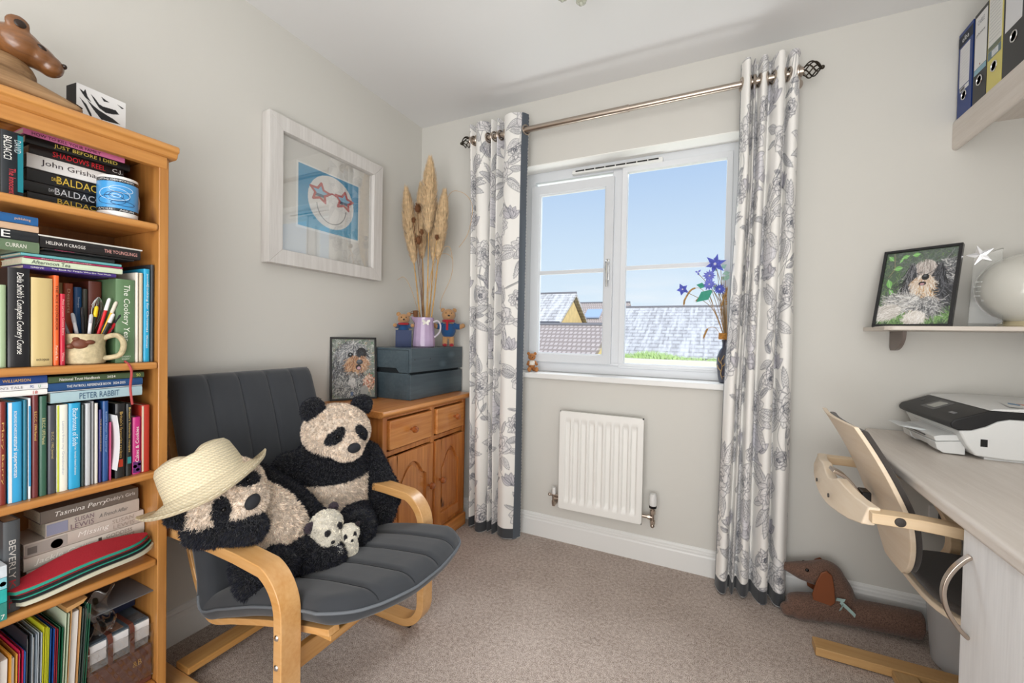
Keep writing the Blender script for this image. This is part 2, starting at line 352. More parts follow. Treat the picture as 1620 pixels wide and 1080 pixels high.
# ---------------------------------------------------------------- painted surfaces (drawn in code, kept as vertex colours)
class Canvas:
    def __init__(s, w, h, px, bg):            # w,h in metres, px = metres per cell; (0,0) lower left
        s.px = px; s.W = int(round(w/px))+1; s.H = int(round(h/px))+1; s.w = w; s.h = h
        s.a = np.empty((s.H, s.W, 3)); s.a[:] = lin(bg)
    def _win(s, xs, ys, pad):
        x0 = max(0, int((min(xs)-pad)/s.px)); x1 = min(s.W, int((max(xs)+pad)/s.px)+2)
        y0 = max(0, int((min(ys)-pad)/s.px)); y1 = min(s.H, int((max(ys)+pad)/s.px)+2)
        if x1 <= x0 or y1 <= y0: return None
        gx, gy = np.meshgrid(np.arange(x0, x1)*s.px, np.arange(y0, y1)*s.px); return x0, x1, y0, y1, gx, gy
    def _mix(s, wn, m, col, al):
        x0, x1, y0, y1 = wn[:4]; m = (np.clip(m, 0, 1)*al)[..., None]
        s.a[y0:y1, x0:x1] = s.a[y0:y1, x0:x1]*(1-m)+np.array(lin(col) if isinstance(col, str) else col)*m
    def stroke(s, pts, width, col, al=1.0):
        pts = np.asarray(pts, float); wn = s._win(pts[:,0], pts[:,1], width+s.px)
        if wn is None: return
        gx, gy = wn[4], wn[5]; d = np.full(gx.shape, 1e9)
        for (ax, ay), (bx, by) in zip(pts[:-1], pts[1:]):
            vx, vy = bx-ax, by-ay; q = vx*vx+vy*vy+1e-12
            tt = np.clip(((gx-ax)*vx+(gy-ay)*vy)/q, 0, 1); d = np.minimum(d, np.hypot(gx-ax-tt*vx, gy-ay-tt*vy))
        s._mix(wn, (width/2-d)/s.px+0.5, col, al)
    def poly(s, pts, col, al=1.0):
        pts = np.asarray(pts, float); wn = s._win(pts[:,0], pts[:,1], s.px)
        if wn is None: return
        gx, gy = wn[4], wn[5]; ins = np.zeros(gx.shape, bool); n = len(pts)
        for i in range(n):
            x1, y1 = pts[i]; x2, y2 = pts[(i+1) % n]
            c = ((y1 > gy) != (y2 > gy)) & (gx < (x2-x1)*(gy-y1)/((y2-y1) if abs(y2-y1) > 1e-12 else 1e-12)+x1); ins ^= c
        s._mix(wn, ins.astype(float), col, al)
    def ell(s, cx, cy, rx, ry, col, al=1.0, rot=0):
        a = np.linspace(0, 2*PI, 28, endpoint=False); x = rx*np.cos(a); y = ry*np.sin(a); c, d = math.cos(rot), math.sin(rot)
        s.poly(np.c_[cx+x*c-y*d, cy+x*d+y*c], col, al)
    def rect(s, x0, y0, x1, y1, col, al=1.0): s.poly([(x0,y0),(x1,y0),(x1,y1),(x0,y1)], col, al)
def paint_attr(me, colors):
    at = me.color_attributes.new('Col', 'FLOAT_COLOR', 'POINT'); c = np.ones((len(me.vertices), 4), np.float32); c[:, :3] = colors
    at.data.foreach_set('color', c.ravel())
def gridmesh(name, pos, colors, mt, parent, faces=None, smooth=True):
    """pos: H x W x 3 world coordinates"""
    H_, W_ = pos.shape[:2]; off = np.array(OFF.get(parent.name, (0,0,0))); me = bpy.data.meshes.new(name)
    idx = np.arange(H_*W_).reshape(H_, W_); q = np.stack([idx[:-1,:-1], idx[:-1,1:], idx[1:,1:], idx[1:,:-1]], -1).reshape(-1, 4)
    me.vertices.add(H_*W_); me.vertices.foreach_set('co', (pos.reshape(-1, 3)-off).astype(np.float32).ravel())
    n = len(q); me.loops.add(n*4); me.loops.foreach_set('vertex_index', q.ravel().astype(np.int32)); me.polygons.add(n)
    me.polygons.foreach_set('loop_start', np.arange(0, n*4, 4, dtype=np.int32)); me.polygons.foreach_set('loop_total', np.full(n, 4, np.int32))
    me.update(calc_edges=True); paint_attr(me, colors.reshape(-1, 3))
    if smooth: me.shade_smooth()
    me.materials.append(mt); o = bpy.data.objects.new(name, me); COL.objects.link(o); o.parent = parent; OFF[o.name] = tuple(off); return o
def picture(name, cv, origin, right, upv, mt, parent):
    o, r, u = (np.array(v, float) for v in (origin, right, upv))
    X, Y = np.meshgrid(np.linspace(0, cv.w, cv.W), np.linspace(0, cv.h, cv.H))
    return gridmesh(name, o+X[..., None]*r+Y[..., None]*u, cv.a, mt, parent)
PRINT = mat('printed_surface', 'ffffff', 0.55, attr=True)
PHOTO = mat('photo_print', 'ffffff', 0.3, attr=True, coat=0.35)
FABRIC = mat('curtain_cotton', 'ffffff', 0.85, attr=True, bump=0.12, scale=700, sheen=0.2)

# --- curtain print: pen-drawn peonies, leaves, stems and urns
INK = '454a58'
def wob(cx, cy, r, n, amp, ph, a0=0, a1=2*PI, rot=0, sq=1.0):
    a = np.linspace(a0, a1, n); rr = r*(1+amp*np.sin(5*a+ph)+amp*0.6*np.sin(9*a+ph*2.3))
    x, y = rr*np.cos(a), rr*sq*np.sin(a); c, d = math.cos(rot), math.sin(rot); return np.c_[cx+x*c-y*d, cy+x*d+y*c]
def petal(c, x, y, ln, wd, rot, R, wash, al):
    t = np.linspace(0, 1, 9); w = wd*np.sin(PI*t**0.75)**0.8; cs, sn = math.cos(rot), math.sin(rot)
    f = lambda u, v: np.c_[x+u*cs-v*sn, y+u*sn+v*cs]
    out = np.r_[f(t*ln, w), f(t[::-1]*ln, -w[::-1])]
    c.poly(out, 'eceae8', 0.92); c.poly(out, wash, al*.6); c.stroke(out, 0.0024, INK, 0.85)
    for k in range(R.integers(3, 6)):
        q = R.uniform(-0.75, 0.75); e = R.uniform(0.4, 0.95); s0 = R.uniform(0, 0.35); tt = np.linspace(s0, e, 5)
        c.stroke(f(tt*ln, q*wd*np.sin(PI*tt**0.75)**0.8), R.uniform(0.0012, 0.0026), INK, R.uniform(0.35, 0.8))
def peony(c, x, y, r, R, wash='b9b2c0'):
    al = R.uniform(0.25, 0.7)
    for ring, (n, k, l) in enumerate(((9, 0.45, 0.62), (7, 0.22, 0.55), (5, 0.05, 0.42))):
        ph = R.uniform(0, 6)
        for i in range(n):
            a = ph+2*PI*i/n+R.uniform(-.2, .2)
            petal(c, x+math.cos(a)*r*k*.6, y+math.sin(a)*r*k*.6, r*l*R.uniform(.85, 1.15), r*0.27*R.uniform(.8, 1.25), a+R.uniform(-.3,.3), R, wash, al*R.uniform(.3, 1))
    for k in range(7): c.stroke(wob(x, y, r*R.uniform(0.06, 0.3), 10, 0.12, R.uniform(0,6), a0=R.uniform(0,3), a1=R.uniform(3.5,6)), 0.0024, INK, 0.8)
    c.ell(x+r*.1, y-r*.12, r*.12, r*.07, '5b5e6c', 0.6, R.uniform(0, 3))
def leaf(c, x, y, ln, rot, R):
    petal(c, x, y, ln, ln*R.uniform(.13,.22), rot, R, R.choice(['a9abb2', '8e919b', 'c9c7cc']), R.uniform(.2, .8))
    for k in range(7):
        s0 = (k+1)/9*ln; cs, sn = math.cos(rot), math.sin(rot)
        for sg in (1, -1):
            dx, dy = ln*.1, sg*ln*.12
            c.stroke([(x+s0*cs, y+s0*sn), (x+(s0+dx)*cs-dy*sn, y+(s0+dx)*sn+dy*cs)], 0.0014, INK, .7)
def urn(c, x, y, s, R):
    pr = [(0.30,0),(0.28,.03),(.12,.10),(.08,.22),(.14,.30),(.30,.42),(.34,.56),(.26,.70),(.20,.78),(.30,.86),(.33,.9)]
    L_ = [(x-a*s, y+b*s) for a, b in pr]; Rr = [(x+a*s, y+b*s) for a, b in pr[::-1]]
    c.poly(L_+Rr, 'dbd9de', .9); c.stroke(L_+Rr+[L_[0]], 0.0024, '6a6d78', .9)
    for a, b in pr[1:]: c.stroke([(x-a*s, y+b*s), (x, y+b*s-.03*s), (x+a*s, y+b*s)], 0.0018, '7b7e88', .7)
    for k in np.linspace(-.85, .85, 9): c.stroke([(x+k*a*s, y+b*s) for a, b in pr[5:8]], 0.0014, '7b7e88', .7)
    for k in np.linspace(-.85, .85, 9): c.stroke([(x+k*a*s, y+b*s) for a, b in pr[0:4]], 0.0014, '7b7e88', .6)
def curtain_print(w, h, seed):
    R = np.random.default_rng(seed); c = Canvas(w, h, 0.003, 'f0eeea')
    for row in range(7):
        for col in range(int(w/0.30)+2):
            x = col*0.30+(row % 2)*0.15+R.uniform(-.03,.03)-.06; y = 0.10+row*0.37+R.uniform(-.03,.03)
            for k in range(4):
                pts = smooth_path([(x, y, 0), (x+R.uniform(-.05,.05), y-.12, 0), (x+R.uniform(-.12,.12), y-.22, 0)], 5); c.stroke([(p.x, p.y) for p in pts], 0.003, INK, .8)
            if (row+col) % 2 == 0: urn(c, x+.03, y-.24, 0.18, R)
            for k in range(9):
                a = R.uniform(0, 2*PI); leaf(c, x+math.cos(a)*.06, y+math.sin(a)*.07, R.uniform(.07,.13), a, R)
            peony(c, x, y, R.uniform(.085,.105), R, R.choice(['b8b3bc', 'bbbac0', 'b2b0b6']))
            peony(c, x+R.uniform(.08,.12), y+R.uniform(.10,.14), R.uniform(.05,.07), R, 'c8c4cc')
            for k in range(3):
                leaf(c, x+.13+R.uniform(-.03,.03), y+.17+k*.03, R.uniform(.05,.09), R.uniform(-1, 4), R)
            bx, by = x-.09, y+.16
            for k in range(5): petal(c, bx, by, .07, .018, PI/2+(k-2)*.45, R, '8f8aa2', .7)
    return c
def curtain(name, label, x_at, lead, seed, marks):
    """cloth hung in irregular pleats; marks = pleat boundaries (fraction of width, depth of the valley)"""
    root = thing(name, label, 'curtain', (sum(x_at(1.2))/2, -0.10, 0.0), 'pair of floral curtains')
    ctl = []
    wd = x_at(1.2)[1]-x_at(1.2)[0]
    for k, (f, yy) in enumerate(marks): ctl.append((f*wd, yy, 0))
    P = [Vector((p.x, p.y, 0)) for p in smooth_path(ctl, 14)]
    sl = [0.0]
    for a_, b_ in zip(P[:-1], P[1:]): sl.append(sl[-1]+(b_-a_).length)
    w, h = sl[-1], 2.29; cv = curtain_print(w, h, seed); a = cv.a
    nh, nw = a.shape[:2]
    hem = int(0.055/cv.px); a[:hem] = lin('3c3e42')
    ed = int(0.056/cv.px)
    if lead == 'r': a[:, nw-ed:] = lin('4f565f')
    else: a[:, :ed] = lin('4f565f')
    ss = np.linspace(0, w, nw); fx = np.interp(ss, sl, [p.x for p in P])/wd; fy = np.interp(ss, sl, [p.y for p in P])
    k = np.ones(9)/9; pad = lambda q: np.convolve(np.r_[np.full(4, q[0]), q, np.full(4, q[-1])], k, 'valid'); fx = pad(fx); fy = pad(fy)
    u = np.linspace(0, 1, nw)[None, :]; z = np.linspace(0, 1, nh)[:, None]; Zh = 0.010+z*2.275+0*u
    xl = np.vectorize(lambda q: x_at(q)[0])(Zh[:, :1]); xr = np.vectorize(lambda q: x_at(q)[1])(Zh[:, :1])
    x = xl+(xr-xl)*(fx[None, :]+0.012*np.sin(z*5+u*7+seed)*np.sin(PI*u))
    y = -0.102+(fy[None, :]+0.102)*(1.0-0.18*z)+0.003*np.sin(z*11+u*15+seed)+0.004*np.sin(z*5+u*40)*(1-z)
    y = np.minimum(y, -0.040)
    pos = np.stack([x, y, Zh+0.005*np.sin(u*17)*(1-z)], -1)
    gridmesh('patterned_cloth', pos, a, FABRIC, root)
    pz = pos[::2, ::2].copy(); pz[..., 1] += 0.005; pz[..., 2] -= 0.007
    cc = np.zeros(pz.shape); kk = (np.floor(pz[..., 2]/0.0085) % 2 == 0); cc[:] = lin('dcdad6'); cc[kk] = lin('5e6166')
    gridmesh('striped_lining', pz, cc, FABRIC, root)
    zi = int((2.198-0.010)/2.275*(nh-1)); yy = y[zi]; xx = x[zi]
    for k in range(6, nw-6):
        if (yy[k-1]+0.10)*(yy[k]+0.10) <= 0:
            t = Vector((xx[k]-xx[k-1], yy[k]-yy[k-1], 0)).normalized(); s_ = Vector((0,0,1)); q = []
            for j in range(20):
                an = 2*PI*j/20; q.append(Vector((xx[k], -0.10, 2.198))+(t*math.cos(an)+s_*math.sin(an))*0.024)
            obj('eyelet', MB().tube(q, 0.0045, 6, closed=True), METAL, root)
    return root
def xa(pts):
    zs = [p[0] for p in pts]
    return lambda z: (float(np.interp(z, zs, [p[1] for p in pts])), float(np.interp(z, zs, [p[2] for p in pts])))
curtain('curtain', 'white curtain with grey flower print hanging left of the window, beside the pine cupboard', xa([(0,.450,.765),(.8,.440,.768),(1.8,.425,.768),(2.3,.412,.775)]), 'r', 11,
    [(0,-.075),(.05,-.125),(.12,-.065),(.155,-.12),(.25,-.140),(.34,-.115),(.375,-.055),(.42,-.13),(.47,-.062),(.52,-.132),(.575,-.06),(.64,-.125),(.76,-.148),(.86,-.135),(.95,-.115),(1.0,-.075)])
curtain('curtain', 'white curtain with grey flower print hanging right of the window, beside the shelf and desk', xa([(0,1.728,1.992),(.9,1.742,1.990),(1.8,1.775,1.985),(2.3,1.775,1.988)]), 'l', 23,
    [(0,-.045),(-.02,-.085),(.04,-.135),(.13,-.142),(.19,-.06),(.23,-.13),(.28,-.06),(.35,-.135),(.43,-.12),(.485,-.05),(.55,-.11),(.63,-.146),(.72,-.125),(.755,-.06),(.82,-.12),(.92,-.125),(.99,-.08),(1.0,-.055)])

pole = thing('curtain_pole', 'brushed metal curtain pole with cage finials above the window', 'curtain pole', (1.2, -0.10, 2.198))
obj('rod', MB().cyl((0.43,-0.10,2.198), (1.30,-0.10,2.198), 0.0155, n=20), METAL, pole)
obj('rod', MB().cyl((1.26,-0.10,2.198), (1.995,-0.10,2.198), 0.0135, n=20), METAL, pole)
obj('joint_collar', MB().cyl((1.292,-0.10,2.198), (1.302,-0.10,2.198), 0.0165, n=20), METAL, pole)
for x in (0.44, 1.985):
    m_ = MB(); m_.tube([(x,0,2.198),(x,-0.085,2.198)], 0.007, 10); m_.cyl((x,0,2.198),(x,-0.006,2.198), 0.024, n=20); m_.cyl((x-0.006,-0.10,2.198),(x+0.006,-0.10,2.198), 0.018, n=20)
    obj('bracket', m_, METAL, pole)
for sx, x0 in ((-1, 0.428), (1, 1.990)):
    m_ = MB(); L0 = 0.062
    for k in range(6):
        pts = []
        for j in range(15):
            t_ = j/14; an = 2*PI*k/6+t_*2.6; r_ = 0.004+0.026*math.sin(PI*t_)**0.8
            pts.append((x0+sx*t_*L0, -0.10+r_*math.cos(an), 2.198+r_*math.sin(an)))
        m_.tube(pts, 0.0028, 6)
    m_.ell((x0+sx*(L0+0.006), -0.10, 2.198), 0.008, 12); m_.cyl((x0-sx*0.008,-0.10,2.198),(x0+sx*0.004,-0.10,2.198), 0.011, n=14)
    obj('cage_finial', m_, IRON, pole)

# ---------------------------------------------------------------- radiator
rad = thing('radiator', 'small white panel radiator on the wall below the window', 'radiator', (1.19, -0.05, 0.2))
m_ = MB(); X0, X1, Z0, Z1 = 0.982, 1.402, 0.208, 0.716
# pressed front panel with nine flutes
def radp(u, v):
    x = X0+0.004+(X1-X0-0.008)*u; z = Z0+0.004+(Z1-Z0-0.008)*v
    e_ = min(1, max(0, (0.5-abs(v-0.5)-0.075)/0.03)); k = ((u-0.045)/0.91*9) % 1 if 0.045 < u < 0.955 else 0
    g = max(0, min(1, (0.5-abs(k-0.5))/0.14-0.9)) if 0.045 < u < 0.955 else 0
    return (x, -0.082+0.011*g*e_, z)
m_.grid(radp, 150, 44); m_.box(X0, -0.081, Z0, X1, -0.066, Z0+0.005); m_.box(X0, -0.081, Z1-0.005, X1, -0.066, Z1); m_.box(X0, -0.081, Z0, X0+0.005, -0.066, Z1); m_.box(X1-0.005, -0.081, Z0, X1, -0.066, Z1)
RADM = mat('radiator_enamel', 'ecebe7', 0.35)
obj('front_panel', m_, RADM, rad, ang=60)
obj('back_panel', MB().box(X0+0.02, -0.062, Z0+0.02, X1-0.02, -0.02, Z1-0.012), RADM, rad, bevel=0.004)
obj('hanging_bracket', MB().box(X0+0.05, -0.022, Z0+0.08, X0+0.09, 0.0, Z1-0.08), RADM, rad); obj('hanging_bracket', MB().box(X1-0.09, -0.022, Z0+0.08, X1-0.05, 0.0, Z1-0.08), RADM, rad)
m_ = MB(); x = 1.450
m_.lathe([(0.0145,0.018),(0.017,0.02),(0.018,0.03)], (x,-0.06,0.272), 20, mi=1)
m_.lathe([(0.0165,0.031),(0.0175,0.04),(0.0175,0.062),(0.0155,0.084),(0.012,0.088),(0,0.089)], (x,-0.06,0.272), 20, mi=0)
obj('thermostat_knob', m_, [WHITEP, BLACK], rad)
m_ = MB(); m_.cyl((x,-0.06,0.20),(x,-0.06,0.292), 0.008, n=14); m_.lathe([(.013,0),(.013,.018)], (x,-.06,.262), 6); m_.lathe([(.012,0),(.012,.016)], (x,-.06,.214), 6)
m_.cyl((x,-0.06,0.245),(X1-0.01,-0.06,0.245), 0.0085, n=14); m_.cyl((x-.022,-0.06,0.245),(x-.010,-0.06,0.245), 0.013, n=8); m_.cyl((x,-0.06,0.21),(x,-0.016,0.21), 0.0075, n=12); m_.ell((x,-.06,.205), .0105, 12)
obj('valve', m_, METAL, rad)
x = 0.950; m_ = MB(); m_.lathe([(0.010,0),(0.0115,0.004),(0.0105,0.035),(0,0.037)], (x,-0.06,0.268), 18); obj('lockshield_cap', m_, WHITEP, rad)
m_ = MB(); m_.cyl((x,-0.06,0.205),(x,-0.06,0.27), 0.008, n=14); m_.cyl((x-.02,-0.06,0.262),(X0+0.01,-0.06,0.262), 0.0065, n=12); m_.cyl((x,-0.06,0.245),(X0+0.01,-0.06,0.245), 0.0085, n=12); m_.cyl((x,-0.06,0.21),(x,-0.016,0.21), 0.0075, n=12); m_.lathe([(.012,0),(.012,.016)], (x,-.06,.214), 6); m_.ell((x-.024,-.06,.262), .009, 10)
obj('valve', m_, METAL, rad)

# ---------------------------------------------------------------- houses and garden outside
SLATE = bpy.data.materials.new('slate_roof'); SLATE.use_nodes = True
def tiles(m, c1, c2, mortar, sx, sy, streak):
    t = m.node_tree; b = t.nodes['Principled BSDF']; b.inputs['Roughness'].default_value = 0.85
    tcn = t.nodes.new('ShaderNodeTexCoord'); mp = t.nodes.new('ShaderNodeMapping'); t.links.new(tcn.outputs['Object'], mp.inputs[0])
    sw = t.nodes.new('ShaderNodeSeparateXYZ'); cb = t.nodes.new('ShaderNodeCombineXYZ'); t.links.new(mp.outputs[0], sw.inputs[0])
    t.links.new(sw.outputs['X'], cb.inputs['X']); t.links.new(sw.outputs['Z'], cb.inputs['Y'])
    br = t.nodes.new('ShaderNodeTexBrick'); br.inputs['Color1'].default_value = (*lin(c1),1); br.inputs['Color2'].default_value = (*lin(c2),1); br.inputs['Mortar'].default_value = (*lin(mortar),1)
    br.inputs['Scale'].default_value = 1; br.inputs['Brick Width'].default_value = sx; br.inputs['Row Height'].default_value = sy; br.inputs['Mortar Size'].default_value = 0.03
    t.links.new(cb.outputs[0], br.inputs['Vector']); src = br.outputs['Color']
    if streak:
        m2 = t.nodes.new('ShaderNodeMapping'); m2.inputs['Scale'].default_value = (1.3, 0.10, 0.15); t.links.new(tcn.outputs['Object'], m2.inputs[0])
        nz = t.nodes.new('ShaderNodeTexNoise'); nz.inputs['Scale'].default_value = 4.5; nz.inputs['Detail'].default_value = 6; t.links.new(m2.outputs[0], nz.inputs['Vector'])
        r = t.nodes.new('ShaderNodeValToRGB'); r.color_ramp.elements[0].position = .42; r.color_ramp.elements[1].position = .62; r.color_ramp.elements[1].color = (.6,.6,.6,1); t.links.new(nz.outputs['Fac'], r.inputs[0])
        mx_ = t.nodes.new('ShaderNodeMix'); mx_.data_type = 'RGBA'; t.links.new(r.outputs[0], mx_.inputs['Factor']); t.links.new(src, mx_.inputs['A']); mx_.inputs['B'].default_value = (*lin(streak),1); src = mx_.outputs['Result']
    t.links.new(src, b.inputs['Base Color'])
tiles(SLATE, 'cccac8', 'bab7b5', 'a09d9b', 0.40, 0.17, 'e4e2e0')
PAN = bpy.data.materials.new('clay_tile_roof'); PAN.use_nodes = True; tiles(PAN, 'cbbdb4', 'c0b2aa', 'a09289', 0.16, 0.13, None)
STONE = mat('yellow_stone_wall', 'e3c98f', 0.9, var=0.10, scale=2.5)
DARKG = mat('house_window_glass', '6f7f92', 0.1)
def P3(x, y, z): return (x, y, z)
def house(label, x0, x1, y0, y1, ez, rz, roofm, axis='x', base=-6.0, extra=None):
    root = thing('house', label, 'house', ((x0+x1)/2, (y0+y1)/2, base))
    obj('wall', MB().prism([(y0+.1, base), (y1-.1, base), (y1-.1, ez-.3), ((y0+y1)/2, rz-0.35), (y0+.1, ez-.3)], 'x', x0+.1, x1-.1) if axis == 'x' else
        MB().prism([(x0+.1, base), (x1-.1, base), (x1-.1, ez), ((x0+x1)/2, rz-0.1), (x0+.1, ez)], 'y', y0+.1, y1-.1), STONE, root, smooth=False)
    r = MB(); ov = .15
    if axis == 'x':
        ym = (y0+y1)/2; r.prism([(y0-ov, ez-ov), (ym, rz), (y1+ov, ez-ov), (y1+ov, ez-ov-.15), (ym, rz-.18), (y0-ov, ez-ov-.15)], 'x', x0-ov, x1+ov)
    else:
        xm = (x0+x1)/2; r.prism([(x0-ov, ez-ov), (xm, rz), (x1+ov, ez-ov), (x1+ov, ez-ov-.15), (xm, rz-.18), (x0-ov, ez-ov-.15)], 'y', y0-ov, y1+ov)
    obj('roof', r, roofm, root, smooth=False)
    obj('ridge_tiles', MB().tube([(x0-ov, (y0+y1)/2, rz+.02), (x1+ov, (y0+y1)/2, rz+.02)] if axis == 'x' else [((x0+x1)/2, y0-ov, rz+.02), ((x0+x1)/2, y1+ov, rz+.02)], .07, 8), mat('ridge_tile', '77767a', .8), root)
    return root
WHF = mat('house_window_frame', 'eeeeee', .5)
hA = house('yellow stone house with slate roof and small front gable, far left outside', -13, -5.85, 19.3, 24.9, 1.95, 3.66, SLATE)
g = MB(); g.prism([(-8.75, 1.0), (-7.15, 1.0), (-7.15, 2.15), (-7.95, 3.02), (-8.75, 2.15)], 'y', 18.9, 21.5); obj('front_gable', g, STONE, hA, smooth=False)
g = MB(); g.prism([(-9.0, 1.95), (-7.95, 3.12), (-6.9, 1.95), (-6.95, 1.88), (-7.95, 2.98), (-8.95, 1.88)], 'y', 18.8, 21.6); obj('gable_roof', g, SLATE, hA, smooth=False)
w_ = obj('window', MB().box(-8.4, 18.84, 1.2, -7.5, 18.9, 2.02), WHF, hA); 
for k in range(2): obj('pane', MB().box(-8.34+k*.44, 18.82, 1.26, -7.98+k*.44, 18.85, 1.96), DARKG, w_)
obj('gutter', MB().cyl((-7.1,19.1,1.80),(-5.7,19.1,1.80), .06), mat('gutter', '4b4b50', .5), hA)
obj('downpipe', MB().cyl((-6.55,19.2,-2),(-6.55,19.2,1.80), .05), mat('gutter', '4b4b50', .5), hA)
hB = house('house with brown tiled roof and a skylight, outside the left pane', -7.5, -3.9, 26, 32, 1.7, 3.60, PAN)
sk = obj('skylight', MB().add([(-6.6,26.95,2.36),(-5.5,26.95,2.36),(-5.5,28.0,2.98),(-6.6,28.0,2.98),(-6.6,26.9,2.46),(-5.5,26.9,2.46),(-5.5,27.95,3.08),(-6.6,27.95,3.08)], [(0,1,2,3),(4,5,6,7),(0,1,5,4),(1,2,6,5),(2,3,7,6),(3,0,4,7)]), mat('skylight_glass', 'a9bcd6', .15), hB, smooth=False)
hC = house('low building with pinkish brown pantile roof nearest the left window pane', -7.0, -1.72, 10.7, 14.9, 0.66, 1.50, PAN)
hD = house('long house with pale streaked slate roof filling the right window pane', -3.3, 10.0, 17.9, 29.7, 0.36, 2.88, SLATE)
obj('gutter', MB().cyl((-3.4,17.72,0.16),(10.1,17.72,0.16), .07), mat('gutter', '4b4b50', .5), hD)
st_ = MB().box(-3.2, 5.9, -3, 6, 6.25, 0.705); tag(obj('garden_wall', st_, mat('pale_coping', 'ddd4bd', .9), loc=(1,6,-3), bevel=.02), 'yellow stone garden wall just outside the window, grass on top', 'wall')
gr = MB(); R = np.random.default_rng(3)
for k in range(2600):
    x = R.uniform(-.3, 3.4); dens = math.exp(-((x-.65)/.42)**2)
    if R.random() > 0.22+0.8*dens: continue
    hgt = R.uniform(.04,.09)+.13*dens*R.random(); yy = R.uniform(5.95, 6.2); dx = R.uniform(-.10,.10); dy = R.uniform(-.05,.05); w2 = .006
    gr.add([(x-w2,yy,.708),(x+w2,yy,.708),(x+dx*.4+w2*.7,yy+dy*.4,.70+hgt*.6),(x+dx*.4-w2*.7,yy+dy*.4,.70+hgt*.6),(x+dx,yy+dy,.70+hgt*.9)], [(0,1,2,3),(3,2,4)])
tag(obj('grass', gr, mat('fresh_grass', 'b2cc88', .8, var=.2, scale=20), loc=(1,6,.7), smooth=False), 'tufts of bright green grass on the garden wall outside the window', 'grass', kind='stuff')
struct('ground', MB().box(-40, .5, -6.2, 40, 60, -6.0), mat('lawn', '7d9460', .95))

# ---------------------------------------------------------------- lettering
TXC = {}
def text_geo(s):
    if s in TXC: return TXC[s]
    cu = bpy.data.curves.new('lettering', 'FONT'); cu.body = s; cu.resolution_u = 2; cu.size = 1
    o = bpy.data.objects.new('lettering', cu); COL.objects.link(o); me = o.to_mesh()
    v = [(p.co.x, p.co.y) for p in me.vertices]; f = [tuple(p.vertices) for p in me.polygons]
    o.to_mesh_clear(); bpy.data.objects.remove(o); bpy.data.curves.remove(cu)
    if not v: v = [(0,0),(1,0),(1,1)]; f = [(0,1,2)]
    xs = [p[0] for p in v]; ys = [p[1] for p in v]; x0, x1, y0, y1 = min(xs), max(xs), min(ys), max(ys)
    TXC[s] = ([((x-x0)/(x1-x0), (y-y0)/(y1-y0)) for x, y in v], f); return TXC[s]
def text(parent, s, c, right, upv, w, h, col, name='title', lift=0.0007, shear=0.0, bold=0):
    """flat letters, w x h metres, centred on c, reading along 'right'"""
    v, f = text_geo(s); c, r, u = Vector(c), Vector(right).normalized(), Vector(upv).normalized(); n = r.cross(u)
    m = MB(); offs = [(0,0)] if not bold else [(-bold,0),(bold,0),(0,0)]
    for k, (ox, oy) in enumerate(offs):
        m.add([c+r*((x-.5)*w+ox+shear*(y-.5)*h)+u*((y-.5)*h+oy)+n*(lift+k*0.00015) for x, y in v], f)
    mt = col if not isinstance(col, str) else mat('ink_'+col, col, 0.5)
    off = Vector(OFF.get(parent.name, (0,0,0))); me = bpy.data.meshes.new(name)
    me.from_pydata([tuple(Vector(p)-off) for p in m.v], [], m.f); me.materials.append(mt)
    o = bpy.data.objects.new(name, me); COL.objects.link(o); o.parent = parent; OFF[o.name] = tuple(off); return o

# ---------------------------------------------------------------- pine cupboard
PINE_Y = wood('pine_along', 'dc9956', 'b86c2e', 'y', 12, 0.32, knots=9, coat=0.4)
PINE_Z = wood('pine_upright', 'd58e4c', 'a95f28', 'z', 12, 0.32, knots=8, coat=0.4)
PINE_X = wood('pine_across', 'cf8f4d', 'a8642a', 'x', 12, 0.35, knots=8, coat=0.3)
ch = thing('pine_cupboard', 'orange pine cupboard with two drawers over two arched doors, in the corner', 'cupboard', (0.21, -0.44, 0))
CY0, CY1, CXF = -0.758, -0.085, 0.405
m_ = MB(); m_.box(0.004, CY0, 0.0, CXF-0.0205, CY0+0.02, 0.735); m_.box(0.004, CY1-0.02, 0.0, CXF-0.0205, CY1, 0.735); m_.box(0.004, CY0+0.02, 0.08, 0.012, CY1-0.02, 0.735); m_.box(0.012, CY0+0.02, 0.08, CXF-0.02, CY1-0.02, 0.10)
obj('carcass', m_, PINE_Z, ch, bevel=0.002)
m_ = MB(); m_.box(CXF-0.02, CY0+0.02, 0.08, CXF, CY1-0.02, 0.108); m_.box(CXF-0.02, CY0+0.02, 0.556, CXF, CY1-0.02, 0.578); m_.box(CXF-0.02, CY0+0.02, 0.722, CXF, CY1-0.02, 0.735)
for y in (CY0, -0.412, CY1-0.028): m_.box(CXF-0.02, y, 0.08, CXF+0.002, y+0.028, 0.735)
obj('face_frame', m_, PINE_Z, ch, bevel=0.0015)
obj('plinth', MB().box(0.004, CY0-0.012, 0, CXF+0.014, CY1+0.01, 0.075), PINE_Y, ch, bevel=0.01, seg=3)
pr = [(0,0.735),(CXF+0.012,0.735),(CXF+0.022,0.741),(CXF+0.030,0.749),(CXF+0.030,0.757),(CXF+0.024,0.764),(CXF+0.018,0.766),(0,0.766)]
m_ = MB(); m_.prism([(a, b) for a, b in pr], 'y', -0.785, -0.055); obj('top', m_, PINE_Y, ch, ang=20, bevel=0.004)
KN = wood('turned_knob', 'b66a30', '8a451c', 'x', 20, 0.25, coat=0.6)
def knob(parent, x, y, z, r=0.016):
    m_ = MB(); R_ = Matrix.Rotation(PI/2, 3, 'Y')
    m_.lathe([(0.006,0),(0.006,0.010),(0.009,0.014),(r,0.020),(r*1.02,0.026),(r*.85,0.034),(r*.4,0.038),(0,0.039)], (x,y,z), 20, R=R_); return obj('knob', m_, KN, parent)
